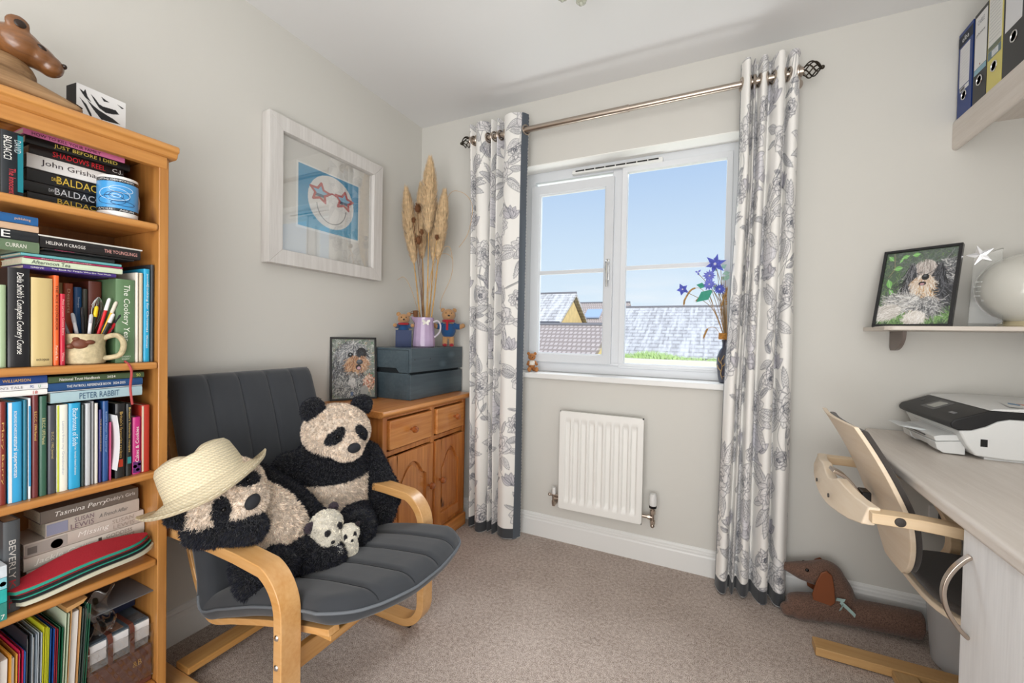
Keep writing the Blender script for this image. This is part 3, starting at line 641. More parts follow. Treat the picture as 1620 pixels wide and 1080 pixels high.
for y0, y1, ky in ((-0.725, -0.42, -0.585), (-0.378, -0.118, -0.222)):
    d_ = obj('drawer', MB().box(CXF-0.018, y0, 0.584, CXF+0.016, y1, 0.716), PINE_Y, ch, bevel=0.006, seg=3); knob(d_, CXF+0.016, ky, 0.655)
for y0, y1, ky in ((-0.730, -0.408, -0.445), (-0.388, -0.114, -0.352)):
    x0 = CXF; dr = MB(); z0, z1 = 0.110, 0.550; w_ = 0.052
    dr.box(x0, y0, z0, x0+0.016, y0+w_, z1); dr.box(x0, y1-w_, z0, x0+0.016, y1, z1); dr.box(x0, y0+w_, z0, x0+0.016, y1-w_, z0+w_)
    # arched top rail
    ya, yb = y0+w_, y1-w_; ym = (ya+yb)/2; hw = (yb-ya)/2; arch = []
    for k in range(25):
        s_ = -1+2*k/24; a_ = abs(s_); zz = z1-0.125 + (0.072*math.cos(PI/2*min(1, a_/0.72))**0.8 if a_ < .72 else 0) - (0.010 if a_ > .9 else 0)
        arch.append((ym+s_*hw, zz))
    dr.prism([(ya, z1)]+arch+[(yb, z1)], 'x', x0, x0+0.016)
    d_ = obj('door', dr, PINE_Z, ch, ang=30, bevel=0.0025)
    pa = MB(); pa.prism([(ya-.004, z0+w_-.004)]+[(y, z) for y, z in arch]+[(yb+.004, z0+w_-.004)], 'x', x0-.004, x0+0.004)
    inn = [(ym+(y-ym)*0.84, z-0.020) for y, z in arch]; pa.prism([(ya+.022, z0+w_+.022)]+inn+[(yb-.022, z0+w_+.022)], 'x', x0+0.004, x0+0.011)
    obj('raised_panel', pa, PINE_Z, d_, ang=30, bevel=0.004, seg=3); knob(d_, CXF+0.016, ky, 0.345)

# ---------------------------------------------------------------- dark crate on the cupboard
CR = wood('blue_grey_stain', '51616a', '3d4c55', 'y', 10, 0.36, knots=5, ck='65757f', coat=0.35)
cr_ = thing('wooden_crate', 'dark blue-grey stained wooden crate box lying on the pine cupboard', 'crate', (0.2, -0.25, 0.766))
X0, X1, Y0, Y1, Z0, Z1 = 0.055, 0.335, -0.487, -0.015, 0.767, 1.028; zm = 0.900
for a, b, n_ in ((Z0, zm-0.006, 'lower_board'), (zm+0.006, Z1, 'upper_board')):
    obj('long_board', MB().box(X1-0.016, Y0+.0005, a, X1, Y1, b), CR, cr_, bevel=0.0015); obj('long_board', MB().box(X0, Y0+.0005, a, X0+0.016, Y1, b), CR, cr_, bevel=0.0015)
# end boards with a shaped hand hole between them
lo_ = [(X0+.017, Z0), (X1-.017, Z0), (X1-.017, zm), (X0+.017, zm)]
hi_ = [(X1-.017, zm+.002), (X1-.017, Z1-.012), (X0+.017, Z1-.012), (X0+.017, zm+.002), (X0+.035, zm+.002), (X0+.055, zm+.026), (X1-.095, zm+.026), (X1-.075, zm+.004)]
for y in (Y0, Y1-0.016):
    obj('end_board', MB().prism(lo_, 'y', y, y+0.016), CR, cr_, bevel=0.001); obj('end_board', MB().prism(hi_, 'y', y, y+0.016), CR, cr_, smooth=False)
obj('top_board', MB().box(X0+.0165, Y0+.0005, Z1-.011, X1-.0165, Y1-.0005, Z1-.0005), CR, cr_, bevel=0.001)
obj('dark_inside', MB().box(X0+.0175, Y0+.0175, Z0+.002, X1-.0175, Y1-.0175, Z1-.013), mat('crate_inside', '1c2328', .8), cr_)
for y in (Y0+.03, Y0+.16): obj('nail', MB().cyl((X1-.0005,y,zm+.07),(X1+.0008,y,zm+.07), .003, n=10), IRON, cr_)

# ---------------------------------------------------------------- lilac jug with dried grasses
LIL = mat('lilac_glaze', 'b9a3c4', 0.22, var=.06, scale=16, coat=.6)
JX, JY, JZ = 0.240, -0.262, 1.0285
jug = thing('jug', 'lilac ribbed jug with a white butterfly, standing on the dark crate', 'jug', (JX, JY, JZ))
m_ = MB(); n = 60; prof = [(0.055,0),(0.061,0.006),(0.061,0.03),(0.057,0.09),(0.053,0.13),(0.053,0.150),(0.054,0.163),(0.051,0.164),(0.049,0.150),(0.048,0.12),(0.050,0.02),(0,0.015)]
vs = []
for i, (r_, z_) in enumerate(prof):
    for j in range(n):
        a_ = 2*PI*j/n; rr = r_*(1+(0.018*math.cos(a_*15) if i < 5 else 0)); lipd = 0.020*max(0, math.cos(a_-PI*1.12))**10 if 4 < i < 9 else 0
        vs.append((JX+(rr+lipd)*math.cos(a_), JY+(rr+lipd)*math.sin(a_), JZ+z_+lipd*.35))
m_.add(vs, [(i*n+j, i*n+(j+1) % n, (i+1)*n+(j+1) % n, (i+1)*n+j) for i in range(len(prof)-1) for j in range(n)]+[tuple(range(n-1,-1,-1))])
obj('body', m_, LIL, jug)
hd = [(JX+.048,JY+.015,JZ+.138),(JX+.070,JY+.028,JZ+.146),(JX+.084,JY+.036,JZ+.122),(JX+.080,JY+.034,JZ+.085),(JX+.054,JY+.024,JZ+.055)]
obj('handle', MB().tube(smooth_path(hd, 6), 0.005, 10), mat('jug_handle', 'c9c2cc', .25, coat=.5), jug)
# butterfly charm facing the room, hung below the rim
dx, dy = 0.72, -0.69; bc = Vector((JX+dx*.057, JY+dy*.057, JZ+.135)); br_ = Vector((-dy, dx, 0)); bu = Vector((0,0,1)); bn = Vector((dx,dy,0))
def wing(sg):
    o_ = [(0,0),(.010,.014),(.022,.016),(.022,.004),(.014,-.001),(.017,-.011),(.009,-.014),(.002,-.005)]
    v = [bc+br_*(sg*a)+bu*b+bn*(.002+abs(a)*.25) for a, b in o_]+[bc+br_*(sg*a)+bu*b+bn*(.0005+abs(a)*.25) for a, b in o_]; k = len(o_)
    return v, [tuple(range(k)), tuple(range(2*k-1,k-1,-1))]+[(i,i+k,(i+1)%k+k,(i+1)%k) for i in range(k)]
m_ = MB(); m_.add(*wing(1)); m_.add(*wing(-1)); m_.tube([bc+bu*.012+bn*.003, bc-bu*.01+bn*.003], .0015, 6)
obj('butterfly_charm', m_, mat('white_enamel', 'eeeae2', .4), jug, smooth=False)
PAMP = mat('pampas_plume', 'dabd94', 0.9, var=.22, scale=60, sheen=.3); STEM = mat('dry_stem', 'c79d60', 0.6, var=.2, scale=30); SEED = mat('brown_seed_head', '70492c', .8, var=.3, scale=60)
R = np.random.default_rng(5)
def plume(top, base_t, foot, wid, label):
    foot = Vector(foot); top = Vector(top); k0 = base_t
    mid = foot.lerp(top, .5)+Vector((0,0,0)); path = smooth_path([foot, foot.lerp(top, .35)+Vector((0.004,0,0)), foot.lerp(top, .7), top], 8)
    root = thing('pampas_grass', label, 'dried grass', tuple(foot), 'dried stems in the lilac jug')
    obj('stem', MB().tube(path, [0.0042*(1-.5*i/len(path)) for i in range(len(path))], 8), STEM, root)
    m_ = MB(); n = 2600; Lp = (top-foot).length
    for k in range(n):
        t_ = k0+(1-k0)*R.random()**0.9; p = foot.lerp(top, t_); s_ = (t_-k0)/(1-k0); rad = wid*1.25*(math.sin(PI*min(1, s_*.86+.10))**.75)
        a_ = R.uniform(0, 2*PI); d_ = Vector((math.cos(a_), math.sin(a_), 0)); r0 = rad*R.uniform(0, .45); ln = R.uniform(.025,.065)
        q0 = p+d_*r0; q1 = q0+d_*rad*.65+Vector((0,0,ln*.45)); q2 = q0+d_*rad*.95+Vector((0,0,ln)); sd = Vector((-d_.y, d_.x, 0))*.0016
        m_.add([q0-sd, q0+sd, q1+sd*1.2, q1-sd*1.2, q2], [(0,1,2,3),(3,2,4)])
    obj('plume', m_, PAMP, root, smooth=False)
plume((0.075,-.235,1.905), .50, (JX-.015,JY,JZ+.06), .030, 'leftmost pampas plume, thick and pale, leaning left in the lilac jug')
plume((0.155,-.20,1.93), .52, (JX-.02,JY+.02,JZ+.06), .026, 'pampas plume second from left in the jug, behind the brown seed heads')
plume((0.262,-.26,2.035), .60, (JX+.012,JY,JZ+.06), .032, 'tallest pampas plume, rising over the others in the lilac jug')
plume((0.335,-.22,1.86), .55, (JX+.02,JY+.02,JZ+.06), .027, 'rightmost pampas plume, shorter, behind the tallest one')
plume((0.245,-.17,1.80), .6, (JX,JY+.03,JZ+.06), .020, 'thin short pampas plume in the middle of the jug')
for k, (tx_, ty, tz, rr) in enumerate(((.190,-.27,1.80,.026),(.170,-.28,1.735,.016),(.222,-.30,1.615,.024),(.235,-.29,1.66,.016),(.345,-.30,1.62,.016))):
    root = thing('teasel', ['large teasel head at the top of the seed stems','small dark seed head below the top teasel','large teasel head halfway up the middle stems','small seed head beside the middle teasel','round seed head sticking out on the right of the jug'][k], 'dried flower', (JX, JY, JZ+.06), 'dried stems in the lilac jug')
    obj('stem', MB().tube(smooth_path([(JX+.004*k-.008,JY+.005*k,JZ+.06),(JX+(tx_-JX)*.4,JY+(ty-JY)*.5,(JZ+tz)/2),(tx_,ty,tz-rr)], 8), .0016, 6), SEED if k < 4 else STEM, root)
    m_ = MB(); m_.ell((tx_,ty,tz), (rr*.62,rr*.62,rr*.85), 14)
    for j in range(90):
        d_ = Vector(R.normal(size=3)).normalized(); q = Vector((tx_,ty,tz))+Vector((d_.x*rr*.6,d_.y*rr*.6,d_.z*rr*.85)); s_ = d_.orthogonal().normalized()*.0012; m_.add([q-s_, q+s_, q+d_*rr*.4], [(0,1,2)])
    if k in (0, 2):
        for j in range(7):
            a_ = 2*PI*j/7; d_ = Vector((math.cos(a_), math.sin(a_), 0)); m_.tube(smooth_path([Vector((tx_,ty,tz-rr*.8)), Vector((tx_,ty,tz-rr*.4))+d_*rr*.9, Vector((tx_,ty,tz+rr*.9))+d_*rr*.75], 5), .0008, 4)
    obj('seed_head', m_, SEED, root)
root = thing('curly_twig', 'thin curling dried twigs looping out of the lilac jug', 'twig', (JX, JY, JZ+.06), 'dried stems in the lilac jug')
for pts in ([(JX+.01,JY,JZ+.06),(.30,-.24,1.55),(.34,-.2,1.86),(.43,-.2,1.88),(.50,-.2,1.80),(.48,-.2,1.66),(.42,-.2,1.58)],
            [(JX,JY,JZ+.06),(.27,-.26,1.40),(.33,-.26,1.53),(.40,-.24,1.52),(.40,-.24,1.42),(.34,-.24,1.30),(.33,-.24,1.24)],
            [(JX,JY,JZ+.06),(.30,-.27,1.36),(.36,-.27,1.55),(.40,-.26,1.57),(.42,-.26,1.50)],
            [(JX-.01,JY,JZ+.06),(.18,-.2,1.5),(.08,-.17,1.75),(.03,-.15,1.78),(.025,-.15,1.60)],
            [(JX-.01,JY,JZ+.06),(.16,-.25,1.30),(.09,-.25,1.42),(.035,-.25,1.41)]):
    obj('twig', MB().tube(smooth_path(pts, 10), .0011, 5), STEM, root)
m_ = MB()
for k in range(7):
    q = Vector((JX-.03-.012*k, JY-.03, JZ+.195+.004*math.sin(k*2.0)-.003*k)); m_.ell(q, (.006,.003,.005), 8, R=Matrix.Rotation(k,3,'Y'))
m_.tube(smooth_path([(JX-.01,JY-.01,JZ+.12),(JX-.02,JY-.02,JZ+.19),(JX-.05,JY-.03,JZ+.20),(JX-.11,JY-.03,JZ+.175)], 6), .0012, 5); m_.tube([(JX-.03,JY-.03,JZ+.12),(JX-.035,JY-.035,JZ+.20)], [.010,.013], 8)
tag(obj('dried_sprig', m_, SEED, loc=(JX,JY,JZ+.12)), 'short brown dried sprig at the left rim of the jug', 'twig', 'dried stems in the lilac jug')

# ---------------------------------------------------------------- plain teddy bears on the crate
TAN = mat('tan_plush', 'b58a5e', .95, bump=.6, scale=260, sheen=.4, var=.12); NAVYF = mat('blue_wool', '1d4c7d', .95, bump=.5, scale=220, sheen=.3); REDF = mat('red_wool', 'a3202c', .95, bump=.5, scale=220, sheen=.3)
def teddy(label, c, s, face, legs=True, jm=NAVYF, name='teddy_bear', coll=None, scarf=True):
    """c = seat/foot point; s = height; face = heading of the nose in radians"""
    root = thing(name, label, 'soft toy', c, coll); M_ = Matrix.Translation(c) @ Matrix.Rotation(face, 4, 'Z')
    def put(nm, m_, mt, par=root): m_.xf(M_); return obj(nm, m_, mt, par)
    m_ = MB(); m_.ell((0,0,.40*s), (.135*s,.16*s,.22*s), 18)
    for sg in (1,-1):
        m_.tube(smooth_path([(0,sg*.12*s,.52*s),(.03*s,sg*.24*s,.48*s),(.05*s,sg*.32*s,.50*s)], 4), [.06*s,.062*s,.064*s,.064*s,.062*s,.062*s,.06*s,.056*s,.05*s], 12)
        m_.ell((.06*s,sg*.34*s,.51*s), .058*s, 12)
    if legs:
        for sg in (1,-1): m_.tube([(0,sg*.075*s,.24*s),(.01*s,sg*.08*s,.04*s)], [.07*s,.062*s], 12)
    put('body', m_, TAN)
    m_ = MB(); m_.ell((.0,0,.40*s), (.152*s,.178*s,.20*s), 18)
    for sg in (1,-1): m_.tube(smooth_path([(0,sg*.12*s,.52*s),(.025*s,sg*.20*s,.49*s),(.04*s,sg*.27*s,.49*s)], 4), [.072*s]*9, 12)
    put('jumper', m_, jm)
    if legs:
        m_ = MB()
        for sg in (1,-1): m_.ell((.03*s,sg*.08*s,.045*s), (.095*s,.06*s,.045*s), 14); m_.tube([(0,sg*.08*s,.04*s),(0,sg*.078*s,.16*s)], .066*s, 12)
        put('red_bootee', m_, REDF)
    m_ = MB(); m_.ell((.02*s,0,.76*s), (.155*s,.165*s,.15*s), 20); m_.ell((.15*s,0,.72*s), (.07*s,.075*s,.058*s), 14); hd_ = put('head', m_, TAN)
    for sg in (1,-1):
        m_ = MB(); m_.ell((0,sg*.135*s,.875*s), (.03*s,.055*s,.055*s), 12); put('ear', m_, TAN, hd_)
        m_ = MB(); m_.ell((.145*s,sg*.06*s,.80*s), .016*s, 10); put('eye', m_, BLACK, hd_)
    m_ = MB(); m_.ell((.212*s,0,.74*s), (.018*s,.028*s,.02*s), 10); put('nose', m_, BLACK, hd_)
    if scarf:
        m_ = MB(); m_.lathe([(.13*s,.585*s),(.155*s,.60*s),(.155*s,.64*s),(.125*s,.655*s)], (0,0,0), 18); m_.box(.13*s,-.06*s,.40*s,.165*s,-.01*s,.62*s); put('red_scarf', m_, REDF)
    return root
teddy('plain tan teddy in a blue jumper standing right of the lilac jug', (0.305, -0.120, 1.0285), 0.242, -0.95)
bx = thing('teddy_in_box', 'small tan teddy sitting in a plain navy box, left of the lilac jug', 'soft toy', (0.140, -0.315, 1.0285))
NAVYB = mat('navy_card', '1b2f5c', .5)
m_ = MB(); Rb = Matrix.Translation((0.140,-.315,1.0285)) @ Matrix.Rotation(-0.85, 4, 'Z') @ Matrix.Scale(1.15, 4); w_ = .037
m_.box(-.028,-w_,0,.028,-w_+.002,.080); m_.box(-.028,w_-.002,0,.028,w_,.080); m_.box(.026,-w_+.0021,0,.028,w_-.0021,.080); m_.box(-.028,-w_+.0021,0,-.026,w_-.0021,.080); m_.box(-.025,-w_+.003,0,.025,w_-.003,.002); m_.xf(Rb)
obj('box', m_, NAVYB, bx, smooth=False)
m_ = MB(); m_.ell((0,0,.075), (.022,.026,.040), 14); 
for sg in (1,-1): m_.tube([(0,sg*.02,.10),(.012,sg*.034,.098),(.03,sg*.038,.100)], [.011,.011,.009], 10)
m_.xf(Rb); obj('jumper', m_, NAVYF, bx)
m_ = MB(); m_.ell((0,0,.133), (.027,.029,.026), 16); m_.ell((.025,0,.127), (.014,.015,.011), 12); [m_.ell((.034,sg*.04,.102), .010, 10) for sg in (1,-1)]; [m_.ell((0,sg*.024,.156), (.006,.011,.011), 10) for sg in (1,-1)]; m_.xf(Rb); h_ = obj('head', m_, TAN, bx)
m_ = MB(); m_.ell((.039,0,.130), .0045, 8); [m_.ell((.024,sg*.011,.141), .003, 8) for sg in (1,-1)]; m_.xf(Rb); obj('face_buttons', m_, BLACK, h_)
m_ = MB(); m_.lathe([(.024,.104),(.028,.107),(.027,.114),(.021,.116)], n=16); m_.xf(Rb); obj('red_scarf', m_, REDF, bx)

# ---------------------------------------------------------------- wall picture
PW = wood('whitewashed_frame', 'dedbd8', 'cbc7c3', 'z', 22, .5, bump=.25)
pic = thing('framed_picture', 'large white-framed print of a pale face in star sunglasses on the left wall', 'picture', (0.0, -0.715, 1.39))
Y0, Y1, Z0, Z1, D = -1.040, -0.395, 1.385, 2.003, 0.05; fw_ = 0.062
o_ = [(Y0,Z0),(Y1,Z0),(Y1,Z1),(Y0,Z1)]; i_ = [(Y0+fw_,Z0+fw_),(Y1-fw_,Z0+fw_),(Y1-fw_,Z1-fw_),(Y0+fw_,Z1-fw_)]
for nm, a in (('frame_rail', 0), ('frame_stile', 1), ('frame_rail', 2), ('frame_stile', 3)):
    b_ = (a+1) % 4; q = [o_[a], o_[b_], i_[b_], i_[a]]
    obj(nm, MB().prism(q, 'x', 0.002, D), PW, pic, bevel=0.002)
obj('mount', MB().box(0.012, Y0+fw_, Z0+fw_, 0.016, Y1-fw_, Z1-fw_), mat('mount_card', 'e2e0da', .8), pic)
c = Canvas(0.30, 0.30, 0.0015, 'f2f2ee'); c.rect(.008,.012,.294,.294,'2a97c4')
for k in range(40): c.rect(.008,.012+k*.005,.294,.012+(k+1)*.005,'63b9da', max(0, .75-k*.025))
c.ell(.158,.160,.110,.128,'eceae6')
def star(cx, cy, r, rot):
    return [(cx+(r if k % 2 == 0 else r*.48)*math.cos(rot+PI/2+k*PI/5), cy+(r if k % 2 == 0 else r*.48)*math.sin(rot+PI/2+k*PI/5)) for k in range(10)]
for cx in (.103, .218):
    s_ = star(cx, .190, .047, -.1); c.poly(s_, '8fc4e0'); c.poly([(x, min(y, .186)) for x, y in s_], '2d4a66', .9); c.poly([(x, min(y, .172)) for x, y in s_], 'c9c3b4', .9); c.stroke(s_+[s_[0]], .010, 'b5302c')
    c.stroke(s_+[s_[0]], .003, 'd9706a', .6)
c.stroke([(.145,.200),(.160,.206),(.178,.200)], .007, 'b5302c'); c.stroke([(.158+.070*math.cos(a), .145+.088*math.sin(a)) for a in np.linspace(PI*1.02, PI*1.98, 24)], .0035, '5a5d60')
c.rect(.095,.02,.205,.055,'4a6f86',.0)
X_, Y_ = np.meshgrid(np.linspace(-0.893, -0.527, c.W), np.linspace(1.567, 1.860, c.H))
gridmesh('print', np.stack([X_*0+0.0165, X_, Y_], -1), c.a, PRINT, pic)
c2 = MB(); pg = (Y0+fw_+.001, Z0+fw_+.001, Y1-fw_-.001, Z1-fw_-.001)
PG = thin_glass('picture_glass', 0.16, (1, 1, 1))
obj('glass', MB().box(0.030, pg[0], pg[1], 0.032, pg[2], pg[3]), PG, pic, smooth=False)

# ---------------------------------------------------------------- framed dog photographs
def fur(c, cx, cy, rx, ry, n, cols, R, ang=-PI/2, spread=.5, ln=.03, wd=.002, al=.8, flow=None):
    for k in range(n):
        a_ = R.uniform(0, 2*PI); q = math.sqrt(R.random()); x = cx+rx*q*math.cos(a_); y = cy+ry*q*math.sin(a_)
        d_ = (flow(x, y) if flow else ang)+R.normal()*spread; l_ = ln*R.uniform(.5, 1.3); b_ = R.normal()*.3
        c.stroke([(x, y), (x+math.cos(d_)*l_*.5, y+math.sin(d_)*l_*.5), (x+math.cos(d_+b_)*l_, y+math.sin(d_+b_)*l_)], wd*R.uniform(.6,1.5), cols[R.integers(len(cols))], al)
def dog_one():
    R = np.random.default_rng(8); c = Canvas(.216, .29, .0015, '7f8580'); W_, H_ = .216, .29
    fur(c, .108,.145,.17,.21, 1500, ['a9aea8','6f7a70','8b9a8a','c4c6c0','5f6a62','4f7a58','b9a58c'], R, 0, 2, .012, .0035, .8)
    fur(c, .08,.15,.075,.13, 1500, ['2f3136','55585f','8d9096','b9babc','404349','1f2024'], R, -PI/2, .5, .035, .0022)
    fur(c, .115,.215,.065,.055, 900, ['6b6e74','a5a7aa','d3d2cf','44464c','8d8f94'], R, -PI/2, .5, .028, .002, flow=lambda x, y: math.atan2(y-.26, x-.115)*.6-PI/4)
    c.ell(.092,.212,.014,.012,'17181b'); c.ell(.148,.222,.026,.026,'1b1c20'); c.ell(.092,.214,.004,.004,'98a0a8')
    fur(c, .145,.222,.024,.02, 120, ['22242a','3b3e46','101114'], R, -.8, .6, .02, .002)
    fur(c, .112,.165,.038,.045, 600, ['a9754c','8f5e3c','c79a72','6b4a38','d4b89a'], R, -PI/2, .4, .025, .0018, flow=lambda x, y: -PI/2-(.13-x)*6)
    fur(c, .155,.175,.024,.034, 300, ['a9754c','b98a66','d9c3ad','7b5a48'], R, -1.2, .5, .02, .0018)
    c.ell(.138,.176,.017,.013,'3c3f47'); c.ell(.136,.180,.012,.007,'6f747e',.8); c.ell(.133,.150,.014,.014,'2a2024'); c.ell(.134,.146,.009,.008,'c9a3ae')
    fur(c, .09,.07,.085,.06, 900, ['3b3e42','6d7075','9fa2a3','cfcfca','26282c'], R, -PI/2, 1.0, .022, .002); fur(c, .10,.085,.015,.02, 80, ['d6d4d0','b9b9ba'], R, -PI/2, .5, .02, .002)
    fur(c, .185,.075,.028,.035, 260, ['d9b79c','b98a72','e6d5c8','7d6a5c','c4674a'], R, 0, 2, .01, .004); c.ell(.162,.035,.022,.024,'9a9c9a',.9); c.ell(.098,.02,.008,.010,'3a5a86',.8)
    return c
def dog_two():
    R = np.random.default_rng(9); c = Canvas(.262, .286, .0015, '58685a')
    fur(c, .13,.14,.20,.21, 2000, ['4f6a48','5f7a58','6f8a60','45553f','7f9a68','5a5f5c','6a6a6a'], R, PI/2, 1.2, .02, .0022, .8)
    fur(c, .16,.25,.14,.05, 700, ['5f6a64','6a716c','56605a','748078'], R, 0, 2, .015, .003, .7); fur(c, .13,.03,.16,.04, 900, ['6f9a58','86b06a','557a44','9abf7c'], R, PI/2, .7, .025, .0018)
    for x, y, l_, a_ in ((.035,.22,.035,.1),(.02,.18,.04,-1.2),(.03,.255,.03,2.4),(.06,.262,.03,.3),(.10,.27,.03,.1),(.03,.14,.03,-.9),(.055,.245,.02,1.0),(.075,.16,.02,1.3)):
        p_ = [(x+l_*t_*math.cos(a_)-l_*.28*math.sin(PI*t_)*s_*math.sin(a_), y+l_*t_*math.sin(a_)+l_*.28*math.sin(PI*t_)*s_*math.cos(a_)) for s_, ts in ((1, np.linspace(0,1,8)), (-1, np.linspace(1,0,8))) for t_ in ts]
        c.poly(p_, '7fbf6a'); c.stroke([(x,y),(x+l_*math.cos(a_),y+l_*math.sin(a_))], .0015, 'c2e0b0')
    c.stroke([(.03,.285),(.035,.25),(.04,.22),(.02,.19)], .002, '9c8a70')
    fur(c, .175,.155,.085,.085, 1700, ['2b2c30','3d3f44','55575c','1d1e21','73757a'], R, -PI/2, .35, .05, .002, flow=lambda x, y: -PI/2+(x-.15)*7)
    fur(c, .225,.20,.035,.05, 260, ['3d3f44','8d8f92','d6d6d4','5a5c60'], R, -.3, .6, .035, .002)
    fur(c, .155,.205,.045,.045, 900, ['cfc6c0','e2dbd6','a89a92','b9b3b0','8d8682'], R, -PI/2, .2, .045, .0018, flow=lambda x, y: -PI/2+(x-.155)*9)
    fur(c, .108,.185,.018,.055, 420, ['1d1e22','2b2c31','44464b','8a8b90'], R, -PI/2, .25, .045, .0022); fur(c, .208,.165,.022,.065, 600, ['1d1e22','2b2c31','3a3c42','6a6c72'], R, -PI/2, .3, .045, .0022)
    fur(c, .155,.165,.036,.026, 500, ['e6dccf','cbb095','f0ebe4','b8936c'], R, -PI/2, .3, .028, .0018, flow=lambda x, y: -PI/2+(x-.155)*12)
    fur(c, .155,.105,.045,.04, 700, ['e8dfd2','d6b892','f2efe9','c49a68'], R, -PI/2, .35, .035, .0018)
    c.ell(.160,.180,.014,.012,'1f2023'); c.ell(.158,.184,.006,.004,'6a6d72',.7); c.ell(.152,.155,.014,.008,'2a2224'); c.ell(.152,.153,.008,.004,'c79aa0')
    fur(c, .105,.085,.06,.030, 600, ['dcdcda','f0f0ee','9a9a9c','5a5a5e','c9c6c0'], R, PI*.98, .4, .04, .0018)
    fur(c, .048,.055,.045,.024, 700, ['e6e2de','f4f2ee','cfcac4','b8b2aa'], R, PI*1.13, .15, .035, .002)
    fur(c, .180,.075,.045,.03, 600, ['55565a','8a8b8e','e0e0de','3a3b3f','c4c4c4'], R, -PI/2, .9, .035, .0016)
    fur(c, .145,.033,.036,.020, 600, ['f0ebe6','e2dcd4','fbf9f6','cbc2b8'], R, -PI*.6, .5, .022, .0019)
    return c
BLKF = mat('black_frame', '17171a', .35, coat=.3)
def framed_photo(name, label, foot, width, height, yaw, lean, cv, border=.011, foot_r=None):
    """foot = middle of the lower front edge; yaw = heading the picture faces; lean back in radians"""
    root = thing(name, label, 'framed photo', foot, None)
    M_ = Matrix.Translation(foot) @ Matrix.Rotation(yaw, 4, 'Z') @ Matrix.Rotation(-lean, 4, 'Y')   # local: +x front, y = picture left->right(-), z up
    hw = width/2; b_ = border
    for y0, y1, z0, z1 in ((-hw,hw,0,b_),(-hw,hw,height-b_,height),(-hw,-hw+b_,b_,height-b_),(hw-b_,hw,b_,height-b_)):
        m_ = MB().box(-.018, y0, z0, 0, y1, z1); m_.xf(M_); obj('frame_side', m_, BLKF, root, bevel=.001)
    m_ = MB().box(-.016, -hw+b_, b_, -.008, hw-b_, height-b_); m_.xf(M_); obj('back_panel', m_, mat('brown_fibreboard', '4a2f20', .8), root)
    o3 = M_ @ Vector((-.0065, -hw+b_, b_)); r3 = (M_.to_3x3() @ Vector((0,1,0))); u3 = (M_.to_3x3() @ Vector((0,0,1)))
    cv_w, cv_h = width-2*b_, height-2*b_; X_, Y_ = np.meshgrid(np.linspace(0, cv_w, cv.W), np.linspace(0, cv_h, cv.H))
    gridmesh('photo', np.array(o3)+X_[..., None]*np.array(r3)+Y_[..., None]*np.array(u3), cv.a, PHOTO, root)
    return root, M_
root, M_ = framed_photo('framed_photo', 'black-framed photo of a grey shaggy dog, leaning on the wall atop the cupboard', (0.0853, -0.6112, 0.767), .2233, .3126, -.565, .0966, dog_one(), .0095)
m_ = MB().add([(-.018,-.03,.20),(-.018,.03,.20),(-.062,.03,.008),(-.062,-.03,.008),(-.022,-.03,.20),(-.022,.03,.20),(-.065,.03,.008),(-.065,-.03,.008)], [(0,1,2,3),(4,5,6,7),(0,1,5,4),(1,2,6,5),(2,3,7,6),(3,0,4,7)]); m_.xf(M_); obj('easel_strut', m_, mat('brown_fibreboard', '4a2f20', .8), root, smooth=False)

# ---------------------------------------------------------------- bookcase
BPINE_Y = wood('bookcase_pine_along', 'cf9450', 'a86a30', 'y', 10, 0.35, knots=5, coat=0.4)
BPINE_Z = wood('bookcase_pine_upright', 'c88e4c', 'a0662e', 'z', 10, 0.35, knots=4.5, coat=0.4)
bc_ = thing('bookcase', 'tall pine bookcase crammed with books, beside the dark chair', 'bookcase', (0.14, -1.82, 0))
BY0, BY1, BX = -2.16, -1.493, 0.28
for y in (BY0, BY1-0.024):
    m_ = MB(); m_.box(0.020, y, 0.0, BX-0.0, y+0.024, 1.585); obj('side_panel', m_, BPINE_Z, bc_, bevel=0.003)
obj('back_panel', MB().box(0.018, BY0+.0245, 0.05, 0.026, BY1-.0245, 1.58), wood('back_ply', '8f5a2a', '6e421d', 'z', 10, .5), bc_)
for zt in (0.100, 0.452, 0.702, 1.011, 1.398):
    obj('shelf', MB().box(0.0265, BY0+0.0242, zt-0.020, BX+0.002, BY1-0.0242, zt), BPINE_Y, bc_, bevel=0.007, seg=3)
obj('frieze', MB().prism([(BX-0.018,1.556),(BX+0.002,1.556),(BX+0.004,1.562),(BX+0.004,1.588),(BX-0.018,1.588)], 'y', BY0+.0, BY1-.006), BPINE_Y, bc_, bevel=0.002)
obj('cornice', MB().prism([(0.004,1.588),(BX+0.004,1.588),(BX+0.010,1.592),(BX+0.014,1.603),(BX+0.022,1.607),(BX+0.022,1.618),(BX+0.018,1.624),(0.004,1.624)], 'y', BY0-0.015, BY1+0.016), BPINE_Y, bc_, bevel=0.003)
obj('plinth', MB().box(BX-0.018, BY0+.0242, 0.0, BX-0.004, BY1-.0242, 0.078), BPINE_Y, bc_, bevel=0.003)

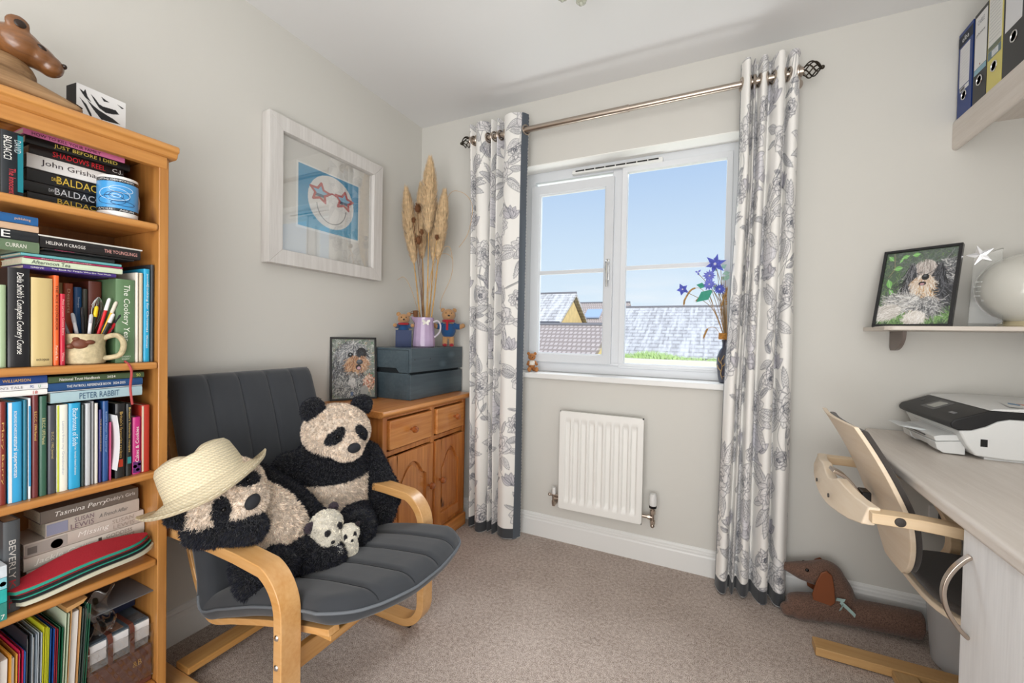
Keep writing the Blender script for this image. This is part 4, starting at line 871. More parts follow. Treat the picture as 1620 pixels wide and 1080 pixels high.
def jit(c, a=0.0): return c
def book_mat(col, rough=.45): return mat('cover_'+col, col, rough, coat=.25 if rough < .5 else 0)
def vbook(y0, y1, z0, z1, col, label, texts=(), depth=.155, xf=.262, group='books standing on the bookcase shelves', page=True, name='book', rough=.45, lean=0):
    """book on end: spine faces +x. texts = (string, centre fraction from top, length fraction, height fraction, colour, shear)"""
    o_ = thing(name, label, 'book', ((xf-depth/2), (y0+y1)/2, z0), group)
    y0 += .0006; y1 -= .0006; t_ = min(.0018, (y1-y0)*.2); bw = y1-y0
    m_ = MB(); m_.box(xf-depth, y0, z0+.0002, xf-.003, y0+t_, z1); m_.box(xf-depth, y1-t_, z0+.0002, xf-.003, y1, z1)
    sp = [(xf-.003, y0), (xf-.0008, y0+bw*.12), (xf, y0+bw*.35), (xf, y1-bw*.35), (xf-.0008, y1-bw*.12), (xf-.003, y1), (xf-.0045, y1-t_), (xf-.0045, y0+t_)]
    m_.prism(sp, 'z', z0+.0002, z1); obj('cover', m_, book_mat(col, rough), o_, ang=50)
    if page: obj('pages', MB().box(xf-depth+.003, y0+t_, z0+.002, xf-.0046, y1-t_, z1-.003), PAPER, o_, smooth=False)
    H_ = z1-z0
    for tx in texts:
        s_, cf, lf, hf, tc_ = tx[:5]; sh = tx[5] if len(tx) > 5 else 0; dy = tx[6] if len(tx) > 6 else 0; mode = tx[7] if len(tx) > 7 else 'down'
        c_ = (xf+.0002, (y0+y1)/2+dy*bw, z1-cf*H_)
        if mode == 'down': text(o_, s_, c_, (0,0,-1), (0,1,0), H_*lf, bw*hf, tc_, shear=sh)
        elif mode == 'up': text(o_, s_, c_, (0,0,1), (0,-1,0), H_*lf, bw*hf, tc_, shear=sh)
        else: text(o_, s_, c_, (0,1,0), (0,0,1), bw*lf, H_*hf, tc_, shear=sh)
    return o_
def patch(o_, y0, y1, z0, z1, col, x=.2624, name='spine_panel'):
    return obj(name, MB().box(x-.0004, y0, z0, x+.0002, y1, z1), mat('patch_'+col, col, .5), o_, smooth=False)
def hbook(y0, y1, z0, z1, col, label, texts=(), depth=.13, xf=.262, group='books lying in piles on the bookcase shelves', name='book', cat='book', rough=.45, pages_side=True):
    """book lying flat, spine to the room; texts = (string, centre fraction from the left, length fraction, height fraction, colour, shear, dz)"""
    o_ = thing(name, label, cat, ((xf-depth/2), (y0+y1)/2, z0), group); z0 += .0004; z1 -= .0004; bh = z1-z0; t_ = min(.0016, bh*.2)
    m_ = MB(); m_.box(xf-depth, y0, z0, xf-.002, y1, z0+t_); m_.box(xf-depth, y0, z1-t_, xf-.002, y1, z1)
    m_.prism([(xf-.002, z0), (xf, z0+bh*.2), (xf, z1-bh*.2), (xf-.002, z1), (xf-.004, z1-t_), (xf-.004, z0+t_)], 'y', y0, y1); obj('cover', m_, book_mat(col, rough), o_, ang=50)
    obj('pages', MB().box(xf-depth+.002, y0+.001, z0+t_, xf-.0042, y1-.001, z1-t_), PAPER, o_, smooth=False)
    Lw = y1-y0
    for tx in texts:
        s_, cf, lf, hf, tc_ = tx[:5]; sh = tx[5] if len(tx) > 5 else 0; dz = tx[6] if len(tx) > 6 else 0
        text(o_, s_, (xf+.0002, y0+cf*Lw, (z0+z1)/2+dz*bh), (0,1,0), (0,0,1), Lw*lf, bh*hf, tc_, shear=sh)
    return o_
W_, K_, Yl, Rd = 'f0efe9', '15161a', 'e8c84a', 'd2222e'
SB = lambda y, k=1.038: -2.149+(y+2.149)*k
SZ = lambda z, k=1.038: 1.107+(z-1.107)*k
# --- top shelf (z 1.398)
S1 = 1.3984
o_ = vbook(-1.802, -1.767, S1, 1.540, '101820', 'black and teal thriller standing left on the top shelf', [('DAVID', .22, .20, .30, 'b8c4c8', 0, .22), ('BALDACCI', .27, .36, .36, W_, 0, -.22), ('The Innocent', .78, .40, .30, 'c8404a', 0, -.02)], name='paperback_book')
patch(o_, -1.777, -1.7685, S1+.01, 1.535, '157a86')
for (a, b, z0, z1, col, lb, tx) in (
    (-1.760, -1.620, S1, 1.4175, '17171a', 'bottom black thriller with gold capitals in the top shelf pile', [('BALDACCI', .66, .62, .66, 'd9b43c')]),
    (-1.766, -1.622, 1.418, 1.4425, '141416', 'black thriller with silver capitals, second from the pile bottom, top shelf', [('BALDACCI', .66, .62, .66, 'd4d4d6'), ('DAVID', .33, .10, .3, 'd4d4d6')]),
    (-1.761, -1.618, 1.443, 1.4725, '18181b', 'black thriller with large gold capitals, third from the pile bottom, top shelf', [('BALDACCI', .66, .64, .62, 'e6c24a'), ('DAVID', .33, .10, .3, 'e6c24a')]),
    (-1.761, -1.610, 1.473, 1.506, 'f1efec', 'white thriller with dark serif letters on its spine, top shelf pile', [('John Grisham', .52, .74, .5, '33272e')]),
    (-1.757, -1.585, 1.5065, 1.5275, '1b1416', 'black thriller with red capitals, third from the top of the top shelf pile', [('SHADOWS REEL', .50, .56, .62, 'cf2530'), ('C.J.', .92, .12, .6, 'eeeeee')]),
    (-1.763, -1.572, 1.528, 1.5460, '121315', 'black book with yellow capitals, second from the top of the top shelf pile', [('JUST BEFORE I DIED', .55, .62, .64, 'dfca62')]),
    (-1.766, -1.583, 1.5465, 1.5610, 'dd7aa8', 'pink book on top of the top shelf pile', [('HOW TO KILL YOUR FAMILY', .40, .66, .52, '1c1518', 0, -.12)]),
): hbook(SB(a), SB(b), max(S1, SZ(z0)), SZ(z1), col, lb, tx, name='paperback_book', xf=.200)

# --- mugs
def mug(c, r, h, label, bands, name='mug', handle_dir=1.0):
    root = thing(name, label, 'mug', c); m_ = MB(); x, y, z = c
    prof = [(r*.93,0),(r*.98,.003),(r*1.0,.02),(r,h-.002),(r*.985,h),(r*.94,h-.002),(r*.93,.01),(0,.006)]
    m_.lathe(prof, c, 40); obj('body', m_, mat('white_china', 'e9e7e4', .18, coat=.5), root)
    for z0, z1, col in bands:
        m_ = MB(); m_.lathe([(r*1.004, z0), (r*1.004, z1)], c, 40, a0=-2.6, a1=1.2); obj('printed_band', m_, mat('band_'+col, col, .25, coat=.4), root)
    a_ = handle_dir; d_ = Vector((math.cos(a_), math.sin(a_), 0)); C_ = Vector(c)
    obj('handle', MB().tube(smooth_path([C_+d_*r*.97+Vector((0,0,h*.82)), C_+d_*r*1.35+Vector((0,0,h*.84)), C_+d_*r*1.55+Vector((0,0,h*.55)), C_+d_*r*1.35+Vector((0,0,h*.22)), C_+d_*r*.97+Vector((0,0,h*.18))], 6), .0055, 10), mat('white_china', 'e9e7e4', .18), root)
    return root
MC_ = (.236, -1.590, 1.3985); mg = mug(MC_, .0415, .104, 'white mug with blue printed waves on the top shelf', [(.012,.020,'16171c'),(.020,.088,'4a9bd8'),(.088,.097,'16171c')], handle_dir=2.1)
def mug_text(s_, z_, h_, a_mid, span, col):
    v, f = text_geo(s_); r = .0415*1.012; m_ = MB()
    m_.add([(MC_[0]+r*math.cos(a_mid+(x-.5)*span), MC_[1]+r*math.sin(a_mid+(x-.5)*span), MC_[2]+z_+(y-.5)*h_) for x, y in v], f); m_.f = m_.f
    obj('mug_lettering', m_, mat('ink_'+col, col, .4), mg, smooth=False)
mug_text('CASTING  CHAMPIONSHIPS', .0926, .0048, -.50, 1.9, 'e8e8e8'); mug_text('APOLIS    ADUM', .0160, .0045, -.50, 1.9, 'e8e8e8')
m_ = MB(); r = .0415*1.010
for k, (cz, rz_, ra, am) in enumerate(((.052,.009,.34,-.45),(.052,.004,.20,-.45),(.050,.013,.62,-.40),(.056,.016,.78,-.55),(.040,.012,.7,-.7),(.070,.009,.6,-.2),(.034,.006,.6,-.1))):
    pts = [(MC_[0]+r*math.cos(am+ra*math.cos(q)), MC_[1]+r*math.sin(am+ra*math.cos(q)), MC_[2]+cz+rz_*math.sin(q)) for q in np.linspace(0, 2*PI, 30)]
    m_.tube(pts, .0007, 4, mi=k % 2)
obj('wave_lines', m_, [mat('wave_dark', '1f3f66', .4), mat('wave_light', 'cfe4f2', .4)], mg)

# --- second shelf (z 1.011)
S2 = 1.0114
V2 = [(-1.806,-1.793,1.196,'9fb48f','pale green thin book at the left edge of the second shelf',[]),
 (-1.792,-1.757,1.237,'15151a','thick glossy black cookery book with white script, second shelf',[("Delia Smith's Complete Cookery Course",.46,.82,.42,W_,.2)]),
 (-1.756,-1.720,1.219,'cbb57e','thick cream and straw coloured book with a black crest, second shelf',[('octopus',.93,.60,.035,'201c18',0,0,'flat')]),
 (-1.7195,-1.709,1.228,'e8642a','slim orange cookery book, second shelf',[('THE RICE COOKBOOK',.36,.50,.48,'3a1c14'),('Pamela Ro',.86,.16,.4,'f4e2c8')]),
 (-1.7085,-1.698,1.185,'c01f3a','slim crimson book behind the bull mug, second shelf',[('Petit Larousse Cuisine Bistro',.33,.50,.36,'f0c8c0'),('Wiese',.88,.12,.4,'f0c8c0')]),
 (-1.6975,-1.6805,1.217,'8d6f43','worn golden brown hardback behind the pens, second shelf',[('1000',.62,.14,.5,'4a3418')]),
 (-1.680,-1.661,1.217,'a84a2e','rust red hardback behind the pens, second shelf',[('Desserts',.22,.30,.3,'e8c0a0')]),
 (-1.6605,-1.6445,1.209,'1f4f83','blue book behind the pens, second shelf',[('Soups',.2,.14,.3,'cfdcec')]),
 (-1.644,-1.633,1.206,'4b4a42','dark olive slim book behind the pens, second shelf',[]),
 (-1.6325,-1.605,1.228,'6e3428','reddish brown patterned book behind the pens, second shelf',[]),
 (-1.6035,-1.562,1.235,'5f7f5a','thick green cookery book with white serif title, second shelf',[('The Cookery Year',.40,.68,.42,'eef0e6',.15),("READER'S",.925,.52,.017,'e0e6da',0,0,'flat'),('DIGEST',.955,.40,.017,'e0e6da',0,0,'flat')]),
 (-1.5615,-1.554,1.257,'e4ded2','thin white booklet beside the green cookery book',[]),
 (-1.5535,-1.544,1.257,'c9bda5','thin buff booklet, second beside the green cookery book',[]),
 (-1.5435,-1.528,1.270,'27a3cf','bright blue slim book near the right end of the second shelf',[('Cooking for Christmas',.42,.52,.45,W_),('Josceline',.12,.14,.3,W_),('Woman',.78,.14,.3,W_)]),
 (-1.5275,-1.5185,1.284,'35383d','dark grey folder at the right end of the second shelf',[])]
V2O = {}
for i, (a, b, z1, col, lb, tx) in enumerate(V2):
    front = .262 if not (5 <= i <= 9) else .190
    V2O[i] = vbook(a, b, S2, z1, col, lb, tx, xf=front, depth=.155 if front > .2 else .12)
m_ = MB(); m_.tube(smooth_path([(.264,-1.585,S2+.004),(.284,-1.583,1.004),(.287,-1.580,.985),(.286,-1.582,.945),(.287,-1.578,.900)], 6), .0028, 8); obj('ribbon_bookmark', m_, mat('faded_red_ribbon', 'b04a4a', .8), V2O[10])
H2 = [(-1.802,-1.603,1.2385,1.2435,None), ]
for (a, b, z0, z1, col, lb, tx) in (
    (-1.768,-1.603,1.2372,1.2470,'43307a','purple book under the pile of flat cookery books',[('GREIVE',.13,.13,.40,W_),('The Book for People Who Do Too Much',.60,.66,.52,W_)]),
    (-1.770,-1.590,1.2475,1.2620,'cfdcc0','pale green cookery book with a pastel spine, second shelf pile',[('Afternoon Tea',.26,.36,.62,'2a3a34',.1)]),
    (-1.766,-1.590,1.2622,1.2665,'b0285a','thin magenta booklet in the second shelf pile',[('Rosemary Conley',.4,.5,.5,W_)]),
    (-1.772,-1.592,1.2668,1.2740,'6ab0b4','thin turquoise booklet in the second shelf pile',[]),
    (-1.735,-1.565,1.2860,1.2910,'1e1c1e','thin black booklet with a pink title, second shelf pile',[('Shopaholic',.2,.2,.6,'d8507a')]),
    (-1.742,-1.551,1.2913,1.3165,'1a1718','black novel with white capitals on top of the second shelf pile',[('HELENA M CRAGGS',.23,.36,.32,'e8e4e0'),('THE YOUNGLINGS',.78,.36,.36,'e2a8a0')]),
    (-1.745,-1.547,1.3168,1.3215,'dcdad4','thin white magazine topmost on the second shelf pile',[]),
    (-1.806,-1.743,1.2745,1.3000,'63785c','grey green novel at the left, bottom of the four',[('CURRAN',.42,.50,.36,'e4e4da')]),
    (-1.806,-1.744,1.3003,1.3220,'1c2024','black novel with a big white letter, second of the left four',[('E',.18,.22,.75,'e6e6e2')]),
    (-1.806,-1.744,1.3223,1.3375,'c9a98c','pale pink and brown paperback, third of the left four',[]),
    (-1.806,-1.745,1.3378,1.3580,'1f5b94','blue paperback topmost of the left four on the second shelf',[('publishing',.6,.4,.35,'e0b890')]),
): 
    q_ = hbook(a, b, z0, z1, col, lb, tx)
for (a, b, z0, z1, col, lb) in ((-1.775,-1.60,1.2741,1.2858,'3a3f40','dark flat notebook in the middle of the second shelf pile'),):
    hbook(a, b, z0, z1, col, lb, xf=.245)
# carved bull mug with pens
BM = (.232, -1.655, S2); bm_ = thing('bull_mug', 'cream carved-look mug with a brown bull face, holding pens', 'mug', BM)
m_ = MB(); m_.lathe([(.036,0),(.040,.003),(.041,.02),(.039,.045),(.041,.070),(.0415,.076),(.039,.077),(.037,.07),(.036,.01),(0,.006)], BM, 36)
obj('body', m_, mat('carved_cream', 'bfb08c', .5, bump=1, scale=90, var=.22), bm_)
m_ = MB(); dv = Vector((.93,-.36,0)).normalized(); tv = Vector((.36,.93,0)).normalized(); c_ = Vector(BM)+dv*.038+Vector((0,0,.052))
m_.ell(c_-tv*.006, (.006,.016,.013), 14, R=Matrix.Rotation(-.37,3,'Z')); m_.ell(c_-tv*.022+Vector((0,0,-.006)), (.006,.008,.007), 10); m_.ell(c_+tv*.012+Vector((0,0,.004)), (.006,.010,.006), 10); m_.ell(c_-tv*.012+Vector((0,0,.012)), (.006,.008,.005), 10)
obj('bull_face', m_, mat('bull_brown', '6a3a26', .45, bump=.5, scale=60), bm_)
hp = [Vector(BM)+tv*.034+dv*.012+Vector((0,0,.066)), Vector(BM)+tv*.060+dv*.016+Vector((0,0,.074)), Vector(BM)+tv*.074+dv*.018+Vector((0,0,.052)), Vector(BM)+tv*.066+dv*.018+Vector((0,0,.022)), Vector(BM)+tv*.036+dv*.014+Vector((0,0,.014))]
obj('handle', MB().tube(smooth_path(hp, 6), .0065, 10), mat('carved_cream', 'bfb08c', .5), bm_)
R = np.random.default_rng(4)
pens = [(-.022,.010,'d8d8d8',.155,'white ballpoint pen leaning furthest left in the bull mug','e8e8e8'),(-.016,.016,'8f9196',.125,'silver pen upright at the left of the bull mug','202226'),(-.006,.018,'c9cace',.120,'silver clip pen beside the upright silver pen','a8aab0'),
 (.001,.012,'1c1d20',.135,'black pen in the middle of the bull mug','1c1d20'),(.008,.018,'e8e8ea',.118,'white and silver pen, middle front of the bull mug','b9bcc2'),(.012,.014,'1f2a22',.140,'black pencil with a yellow end in the bull mug','e8c81e'),
 (.022,.012,'cf1f28',.165,'tall red pen with white cap in the bull mug','f0f0f0'),(.028,.016,'e0b02a',.160,'tall yellow pencil leaning right in the bull mug','d8d0c0'),(.026,.022,'1f2024',.128,'black felt pen at the front right of the bull mug','d8d8da'),(.032,.012,'b8202a',.130,'short dark red pen at the right of the bull mug','26262a')]
for k, (ty, dx, col, ln, lb, cap) in enumerate(pens):
    f0 = Vector(BM)+tv*(ty*.5)+dv*(dx-.012)+Vector((0,0,.010)); d_ = (tv*(ty*1.9-.006)+dv*(dx*.3)+Vector((0,0,ln*.98))).normalized(); p1 = f0+d_*ln
    root = thing('pen', lb, 'pen', tuple(f0), 'pens and pencils in the bull mug')
    obj('barrel', MB().cyl(f0, f0+d_*ln*.80, .0036, n=10), mat('pen_'+col, col, .3), root); obj('cap', MB().tube([f0+d_*ln*.80, f0+d_*ln*.97, p1], [.0042,.0040,.0022], 10), mat('pen_'+cap, cap, .3), root)
# scissors + whisk
root = thing('scissors', 'scissors with a black round handle at the right of the bull mug', 'scissors', (BM[0],BM[1],BM[2]+.02))
c_ = Vector((.250,-1.617,1.098)); obj('handle', MB().tube([c_+tv*.009*math.cos(a)+Vector((0,0,.017*math.sin(a))) for a in np.linspace(0,2*PI,20,endpoint=False)], .0026, 8, closed=True), BLACK, root)
obj('blade', MB().box(.2465,-1.6255,1.020,.2480,-1.6195,1.085), CHROME, root)
root = thing('whisk', 'small wire whisk standing in the bull mug', 'whisk', (BM[0],BM[1],BM[2]+.02)); b0 = Vector((.222,-1.632,1.10))
obj('stem', MB().cyl((BM[0],-1.645,1.03), b0, .0025, n=8), CHROME, root)
m_ = MB()
for j in range(5):
    a_ = PI*j/5; d_ = Vector((math.cos(a_)*.35, math.sin(a_), 0)); m_.tube(smooth_path([b0, b0+d_*.014+Vector((0,.004,.05)), b0+Vector((0,.008,.085)), b0-d_*.014+Vector((0,.004,.05)), b0], 5), .0008, 5)
obj('wire_loops', m_, CHROME, root)

# --- third shelf (z .702)
S3 = .7024
for i, (a, b, z1, col, lb, tx) in enumerate([
 (-1.806,-1.7935,.935,'7c2a22','dark red hardback at the far left of the third shelf',[('Mary Berry',.5,.6,.4,'c8a060')]),
 (-1.792,-1.7695,.932,'38a5da','blue and white paperback with white lower case title, third shelf',[('ROSAMUND RICHARDSON',.22,.26,.22,W_),('natural superwoman',.55,.40,.44,W_)]),
 (-1.769,-1.7615,.935,'1f6f86','thin teal book next to the blue and white paperback',[]),
 (-1.761,-1.7555,.938,'dfe6ea','thin white booklet with a blue strip, third shelf',[]),
 (-1.755,-1.7435,.944,'6a2a2c','maroon hardback standing beside the green one, third shelf',[('E.S.C.C. 1994 Period',.30,.28,.42,'d8b460')]),
 (-1.743,-1.7295,.940,'2f5a48','dark green hardback beside the maroon one, third shelf',[('E.R.C.C. 1973 Period',.35,.26,.42,'d8cf9a')]),
 (-1.729,-1.7145,.916,'45464e','dark grey hardback with gold letters, third shelf',[('D.C.C. 1982 Journal',.45,.30,.40,'c9b478')]),
 (-1.714,-1.6935,.915,'f0efe2','white and lime paperback, third shelf',[('Letters from my Grandmother',.50,.62,.30,'b8bcc8')]),
 (-1.693,-1.6705,.916,'25a0d0','bright sky blue paperback in the middle of the third shelf',[('Bicarbonate of Soda',.28,.44,.44,'dff0f8'),('A Very Versatile Natural Substance',.66,.36,.22,W_)]),
 (-1.670,-1.6635,.910,'2a3836','dark green black magazine right of the sky blue paperback',[]),
 (-1.663,-1.6515,.912,'b9bcc0','grey stack of thin magazines, third shelf',[]),
 (-1.651,-1.6455,.916,'8e8f92','thin grey magazine beside the grey magazines, third shelf',[]),
 (-1.645,-1.6375,.910,'d4d0c8','thin cream brochure, third shelf',[]),
 (-1.637,-1.6300,.892,'2f2a6a','narrow indigo book, third shelf',[('THE BREADWINNER',.35,.45,.35,'c8a860')]),
 (-1.6295,-1.6165,.913,'1c4a86','dark blue book beside the indigo one, third shelf',[('Beatrix Potter: The Journal',.38,.5,.3,'9fb8dc')]),
 (-1.616,-1.6105,.856,'b03a6a','short pink booklet, third shelf',[]),
 (-1.6035,-1.5815,.902,'18191c','thick black recipe book with gold title and red mark, third shelf',[("Britain's favourite recipes",.42,.62,.40,'dcb868')]),
 (-1.581,-1.5675,.899,'1a1d1e','thinner black recipe book with a teal mark, third shelf',[("Britain's favourite recipes",.36,.62,.46,'dcb868')]),
 (-1.5665,-1.5475,.860,'c22a7c','short magenta baking book, third shelf',[('Cakes & Cookies',.48,.62,.42,W_,0,0,'up')]),
 (-1.547,-1.5275,.890,'b8382c','red and cream spiral book at the right end, third shelf',[]),
]):
    o_ = vbook(a, b, S3, z1, col, lb, tx)
    if i == 16: patch(o_, -1.597, -1.588, .732, .752, 'd8452a')
    if i == 17: patch(o_, -1.578, -1.570, .736, .754, '2f8f96')
    if i == 7: patch(o_, -1.7133, -1.7100, S3+.001, .914, 'c4ce4a')
    if i == 1: patch(o_, -1.7912, -1.7860, S3+.001, .931, 'e6e6e8')
    if i == 3: patch(o_, -1.7600, -1.7568, S3+.03, .92, '3a8fc0')
    if i == 18:
        q_ = obj('flower_print', MB().box(.2618, -1.5655, S3+.004, .2625, -1.5485, S3+.035), mat('patch_purple', '5a2a6a', .5), o_, smooth=False)
        m_ = MB()
        for yy, zz, rr in ((-1.5615,S3+.022,.0045),(-1.5555,S3+.012,.004),(-1.552,S3+.026,.0035)): m_.lathe([(rr*.45,0),(rr,0)], (.2628,yy,zz), 16, R=Matrix.Rotation(PI/2,3,'Y'))
        obj('ring_motif', m_, mat('ink_'+W_, W_, .5), o_)
    if i == 19: patch(o_, -1.5465, -1.5425, S3+.003, .888, 'd9cdb4')
m_ = MB(); pts = [(.250, -1.6095+.006*math.sin(PI*q), .730+.145*q) for q in np.linspace(0,1,14)]; m_.sweep(pts, .07, .0012, (1,0,0)); tag(obj('paper_plate', m_, mat('white_card', 'e9e9ea', .6), loc=(.25,-1.609,.73)), 'bowed white card plate wedged between books on the third shelf', 'plate')
for (a, b, z0, z1, col, lb, tx) in (
    (-1.730,-1.546,.9460,.9490+.0,'cfd6dc','white sleeve above the standing books, right pile of the third shelf',[]),
    (-1.724,-1.546,.9200,.9455,'a9c4cc','pale blue book with dark serif capitals, bottom of the right pile, third shelf',[('PETER RABBIT',.50,.44,.60,'3a5a78')]),
    (-1.728,-1.545,.9495,.9685,'1f4a7c','navy reference book in the right pile, third shelf',[('THE PAYROLL REFERENCE BOOK',.40,.46,.34,W_),('2024-2025',.72,.14,.34,W_)]),
    (-1.728,-1.542,.9688,.9845,'44583c','dark green handbook on top of the right pile, third shelf',[('National Trust Handbook',.30,.40,.46,W_),('2024',.62,.09,.4,W_),('50',.93,.05,.5,'e0e46a')]),
    (-1.806,-1.730,.9440,.9575,'ecebe8','white slim case, bottom of the left pile on the third shelf',[('18',.74,.10,.6,'c04040')]),
    (-1.806,-1.729,.9578,.9715,'e6e6e8','white slim case with blue marks, middle of the left pile, third shelf',[("N'S TALE",.26,.44,.46,'8a8c94'),('PG',.66,.07,.5,'2a5aa0'),('U',.82,.05,.5,'2a9a6a')]),
    (-1.806,-1.730,.9718,.9895,'1c3f80','navy hardback on top of the left pile, third shelf',[('WILLIAMSON',.36,.56,.40,'d8b060')]),
): hbook(a, b, z0, z1, col, lb, tx)

# --- fourth shelf (z .452)
S4 = .4524
vbook(-1.799, -1.772, S4, .662, '4a4e52', 'dark grey thriller with red and white capitals standing on the fourth shelf', [('BEVERLY', .42, .42, .40, 'c8c4c0'), ('KILL', .80, .30, .4, 'a02830')], name='paperback_book')
for i, (z0, z1, col, lb) in enumerate(((S4,.492,'3a8f86','green patterned box at the bottom left of the fourth shelf'),(.4925,.522,'2fb4b0','turquoise box second from the bottom left, fourth shelf'),(.5225,.548,'8fd0dc','pale blue box third from the bottom, fourth shelf left'),(.5485,.575,'d9e2ea','white box topmost of the left stack, fourth shelf'))):
    root = thing('card_box', lb, 'box', (.262,-1.815,z0), 'small boxes stacked at the left of the fourth shelf'); m_ = MB().box(.18,-1.830,z0+.0003,.288,-1.7995,z1); obj('box_body', m_, mat('box_'+col, col, .45, var=.1, scale=40), root, bevel=.001)
    if i == 0: text(root, '7', (.2882,-1.806,.462), (0,1,0), (0,0,1), .006, .010, W_, name='numeral')
    if i == 2: m_ = MB().lathe([(0,0),(.005,0)], (.2884,-1.806,.535), 16, R=Matrix.Rotation(PI/2,3,'Y')); obj('red_dot', m_, mat('dot_red', 'c8503a', .5), root)
GB = 'b0a49a'
for (a, b, z0, z1, col, lb, tx) in (
    (-1.760,-1.540,.4300,.5100,'cbbfb4','cream paperback at the very bottom of the fourth shelf pile',[]),
    (-1.763,-1.540,.5103,.5330,'c6bbb1','cream paperback second from the bottom, fourth shelf pile',[]),
    (-1.768,-1.540,.5333,.5640,'cbc1b8','pale paperback with white script and grey capitals, fourth shelf pile',[('Jackie Collins',.32,.48,.5,'efe9e2',.25),('GODDESS',.76,.24,.32,'8d8178',0,.2),('OF VENGEANCE',.77,.26,.22,'6d6058',0,-.22)]),
    (-1.768,-1.542,.5643,.5980,'c4b9b0','pale paperback with a face on its spine, fourth shelf pile',[('Missing',.54,.26,.5,'efeae4',.25),('SUSAN',.80,.20,.34,'a69a90',0,.22),('LEWIS',.81,.20,.34,'a69a90',0,-.22)]),
    (-1.733,-1.552,.5983,.6330,'b9afa6','grey paperback with a lilac photo panel, second from the top, fourth shelf pile',[('SUSAN',.38,.20,.34,'7c6a72',0,.22),('LEWIS',.36,.24,.38,'7c6a72',0,-.22),('A French Affair',.70,.32,.30,'6c6a68',.2)]),
    (-1.741,-1.554,.6333,.6640,'6f665f','taupe paperback on top of the fourth shelf pile',[('Tasmina Perry',.38,.52,.5,'eceae6',.25),("Daddy's Girls",.80,.32,.40,'d8d2cc',0,.05)]),
):
    z0 = max(S4+.0005, SZ(z0, 1.033)); z1 = SZ(z1, 1.033); a = SB(a, 1.033); b = SB(b, 1.033)
    o_ = hbook(a, b, z0, z1, col, lb, tx, name='paperback_book', xf=.215, depth=.11)
    PX = .2154
    if 'lilac photo' in lb: patch(o_, a+.002, a+.040, z0+.004, z1-.004, '8d90a8', PX)
    if 'face' in lb:
        patch(o_, a+.002, a+.075, z0+.004, z1-.004, 'a9a29c', PX); patch(o_, a+.006, a+.022, z0+.008, z1-.010, '6f6a66', PX+.0004, 'photo_shadow')
        m_ = MB().lathe([(.003,0),(.011,0)], (PX+.0008,a+.056,z0+.015), 20, R=Matrix.Rotation(PI/2,3,'Y')); obj('eye_print', m_, mat('patch_716a66', '716a66', .5), o_)
    if 'white script and grey' in lb: patch(o_, a+.135, a+.142, z0+.006, z1-.006, '4a423e', PX)
# shoe insoles piled at the front of the fourth shelf
def insole(z, dy, cols, label, k):
    root = thing('insole', label, 'insole', (.25, -1.66, z), 'shoe insoles on the fourth shelf'); n = 26
    def half(t_): return .011+.022*math.sin(PI*min(1, t_*1.05))**.6*(.80+.35*t_)
    for nm, zz, th, mt_ in (('cushion', 0, .007, cols[0]), ('top_sheet', .0072, .0022, cols[1])):
        m_ = MB(); tp = []; 
        for i in range(n+1):
            t_ = i/n; y_ = -1.792+dy+.262*t_; arch = .012*math.sin(PI*t_)**2 + .020*t_; hw = half(t_)*(1 if 0 < i < n else .4)
            for x_ in (-hw*.9, hw): sl_ = -.30*x_; tp.append((.258+x_, y_, z+zz+arch+sl_)); tp.append((.258+x_, y_, z+zz+arch+th+sl_))
        fs = []
        for i in range(n):
            a = i*4; b = a+4; fs += [(a+1,a+3,b+3,b+1),(a,b,b+2,a+2),(a,a+1,b+1,b),(a+2,b+2,b+3,a+3)]
        fs += [(0,2,3,1),(n*4,n*4+1,n*4+3,n*4+2)]; m_.add(tp, fs); obj(nm, m_, mt_, root, ang=60)
    return root
BLF = mat('black_foam', '1d1f20', .9); REDI = mat('red_insole', 'a8202e', .75, bump=.4, scale=300); TEAL = mat('teal_foam', '2f9a86', .8); CRM = mat('cream_foam', 'cfcdb8', .85)
insole(.4640, .012, (CRM, CRM), 'cream insole at the bottom of the red and green insoles', 0)
insole(.4755, .006, (BLF, TEAL), 'black and teal insole in the middle of the insole pile', 1)
insole(.4865, .002, (BLF, mat('dark_red_insole', '8d1a28', .8)), 'dark red and black insole, second from the top of the insoles', 2)
insole(.4970, -.002, (TEAL, REDI), 'bright red insole lying on top of the insole pile', 3)

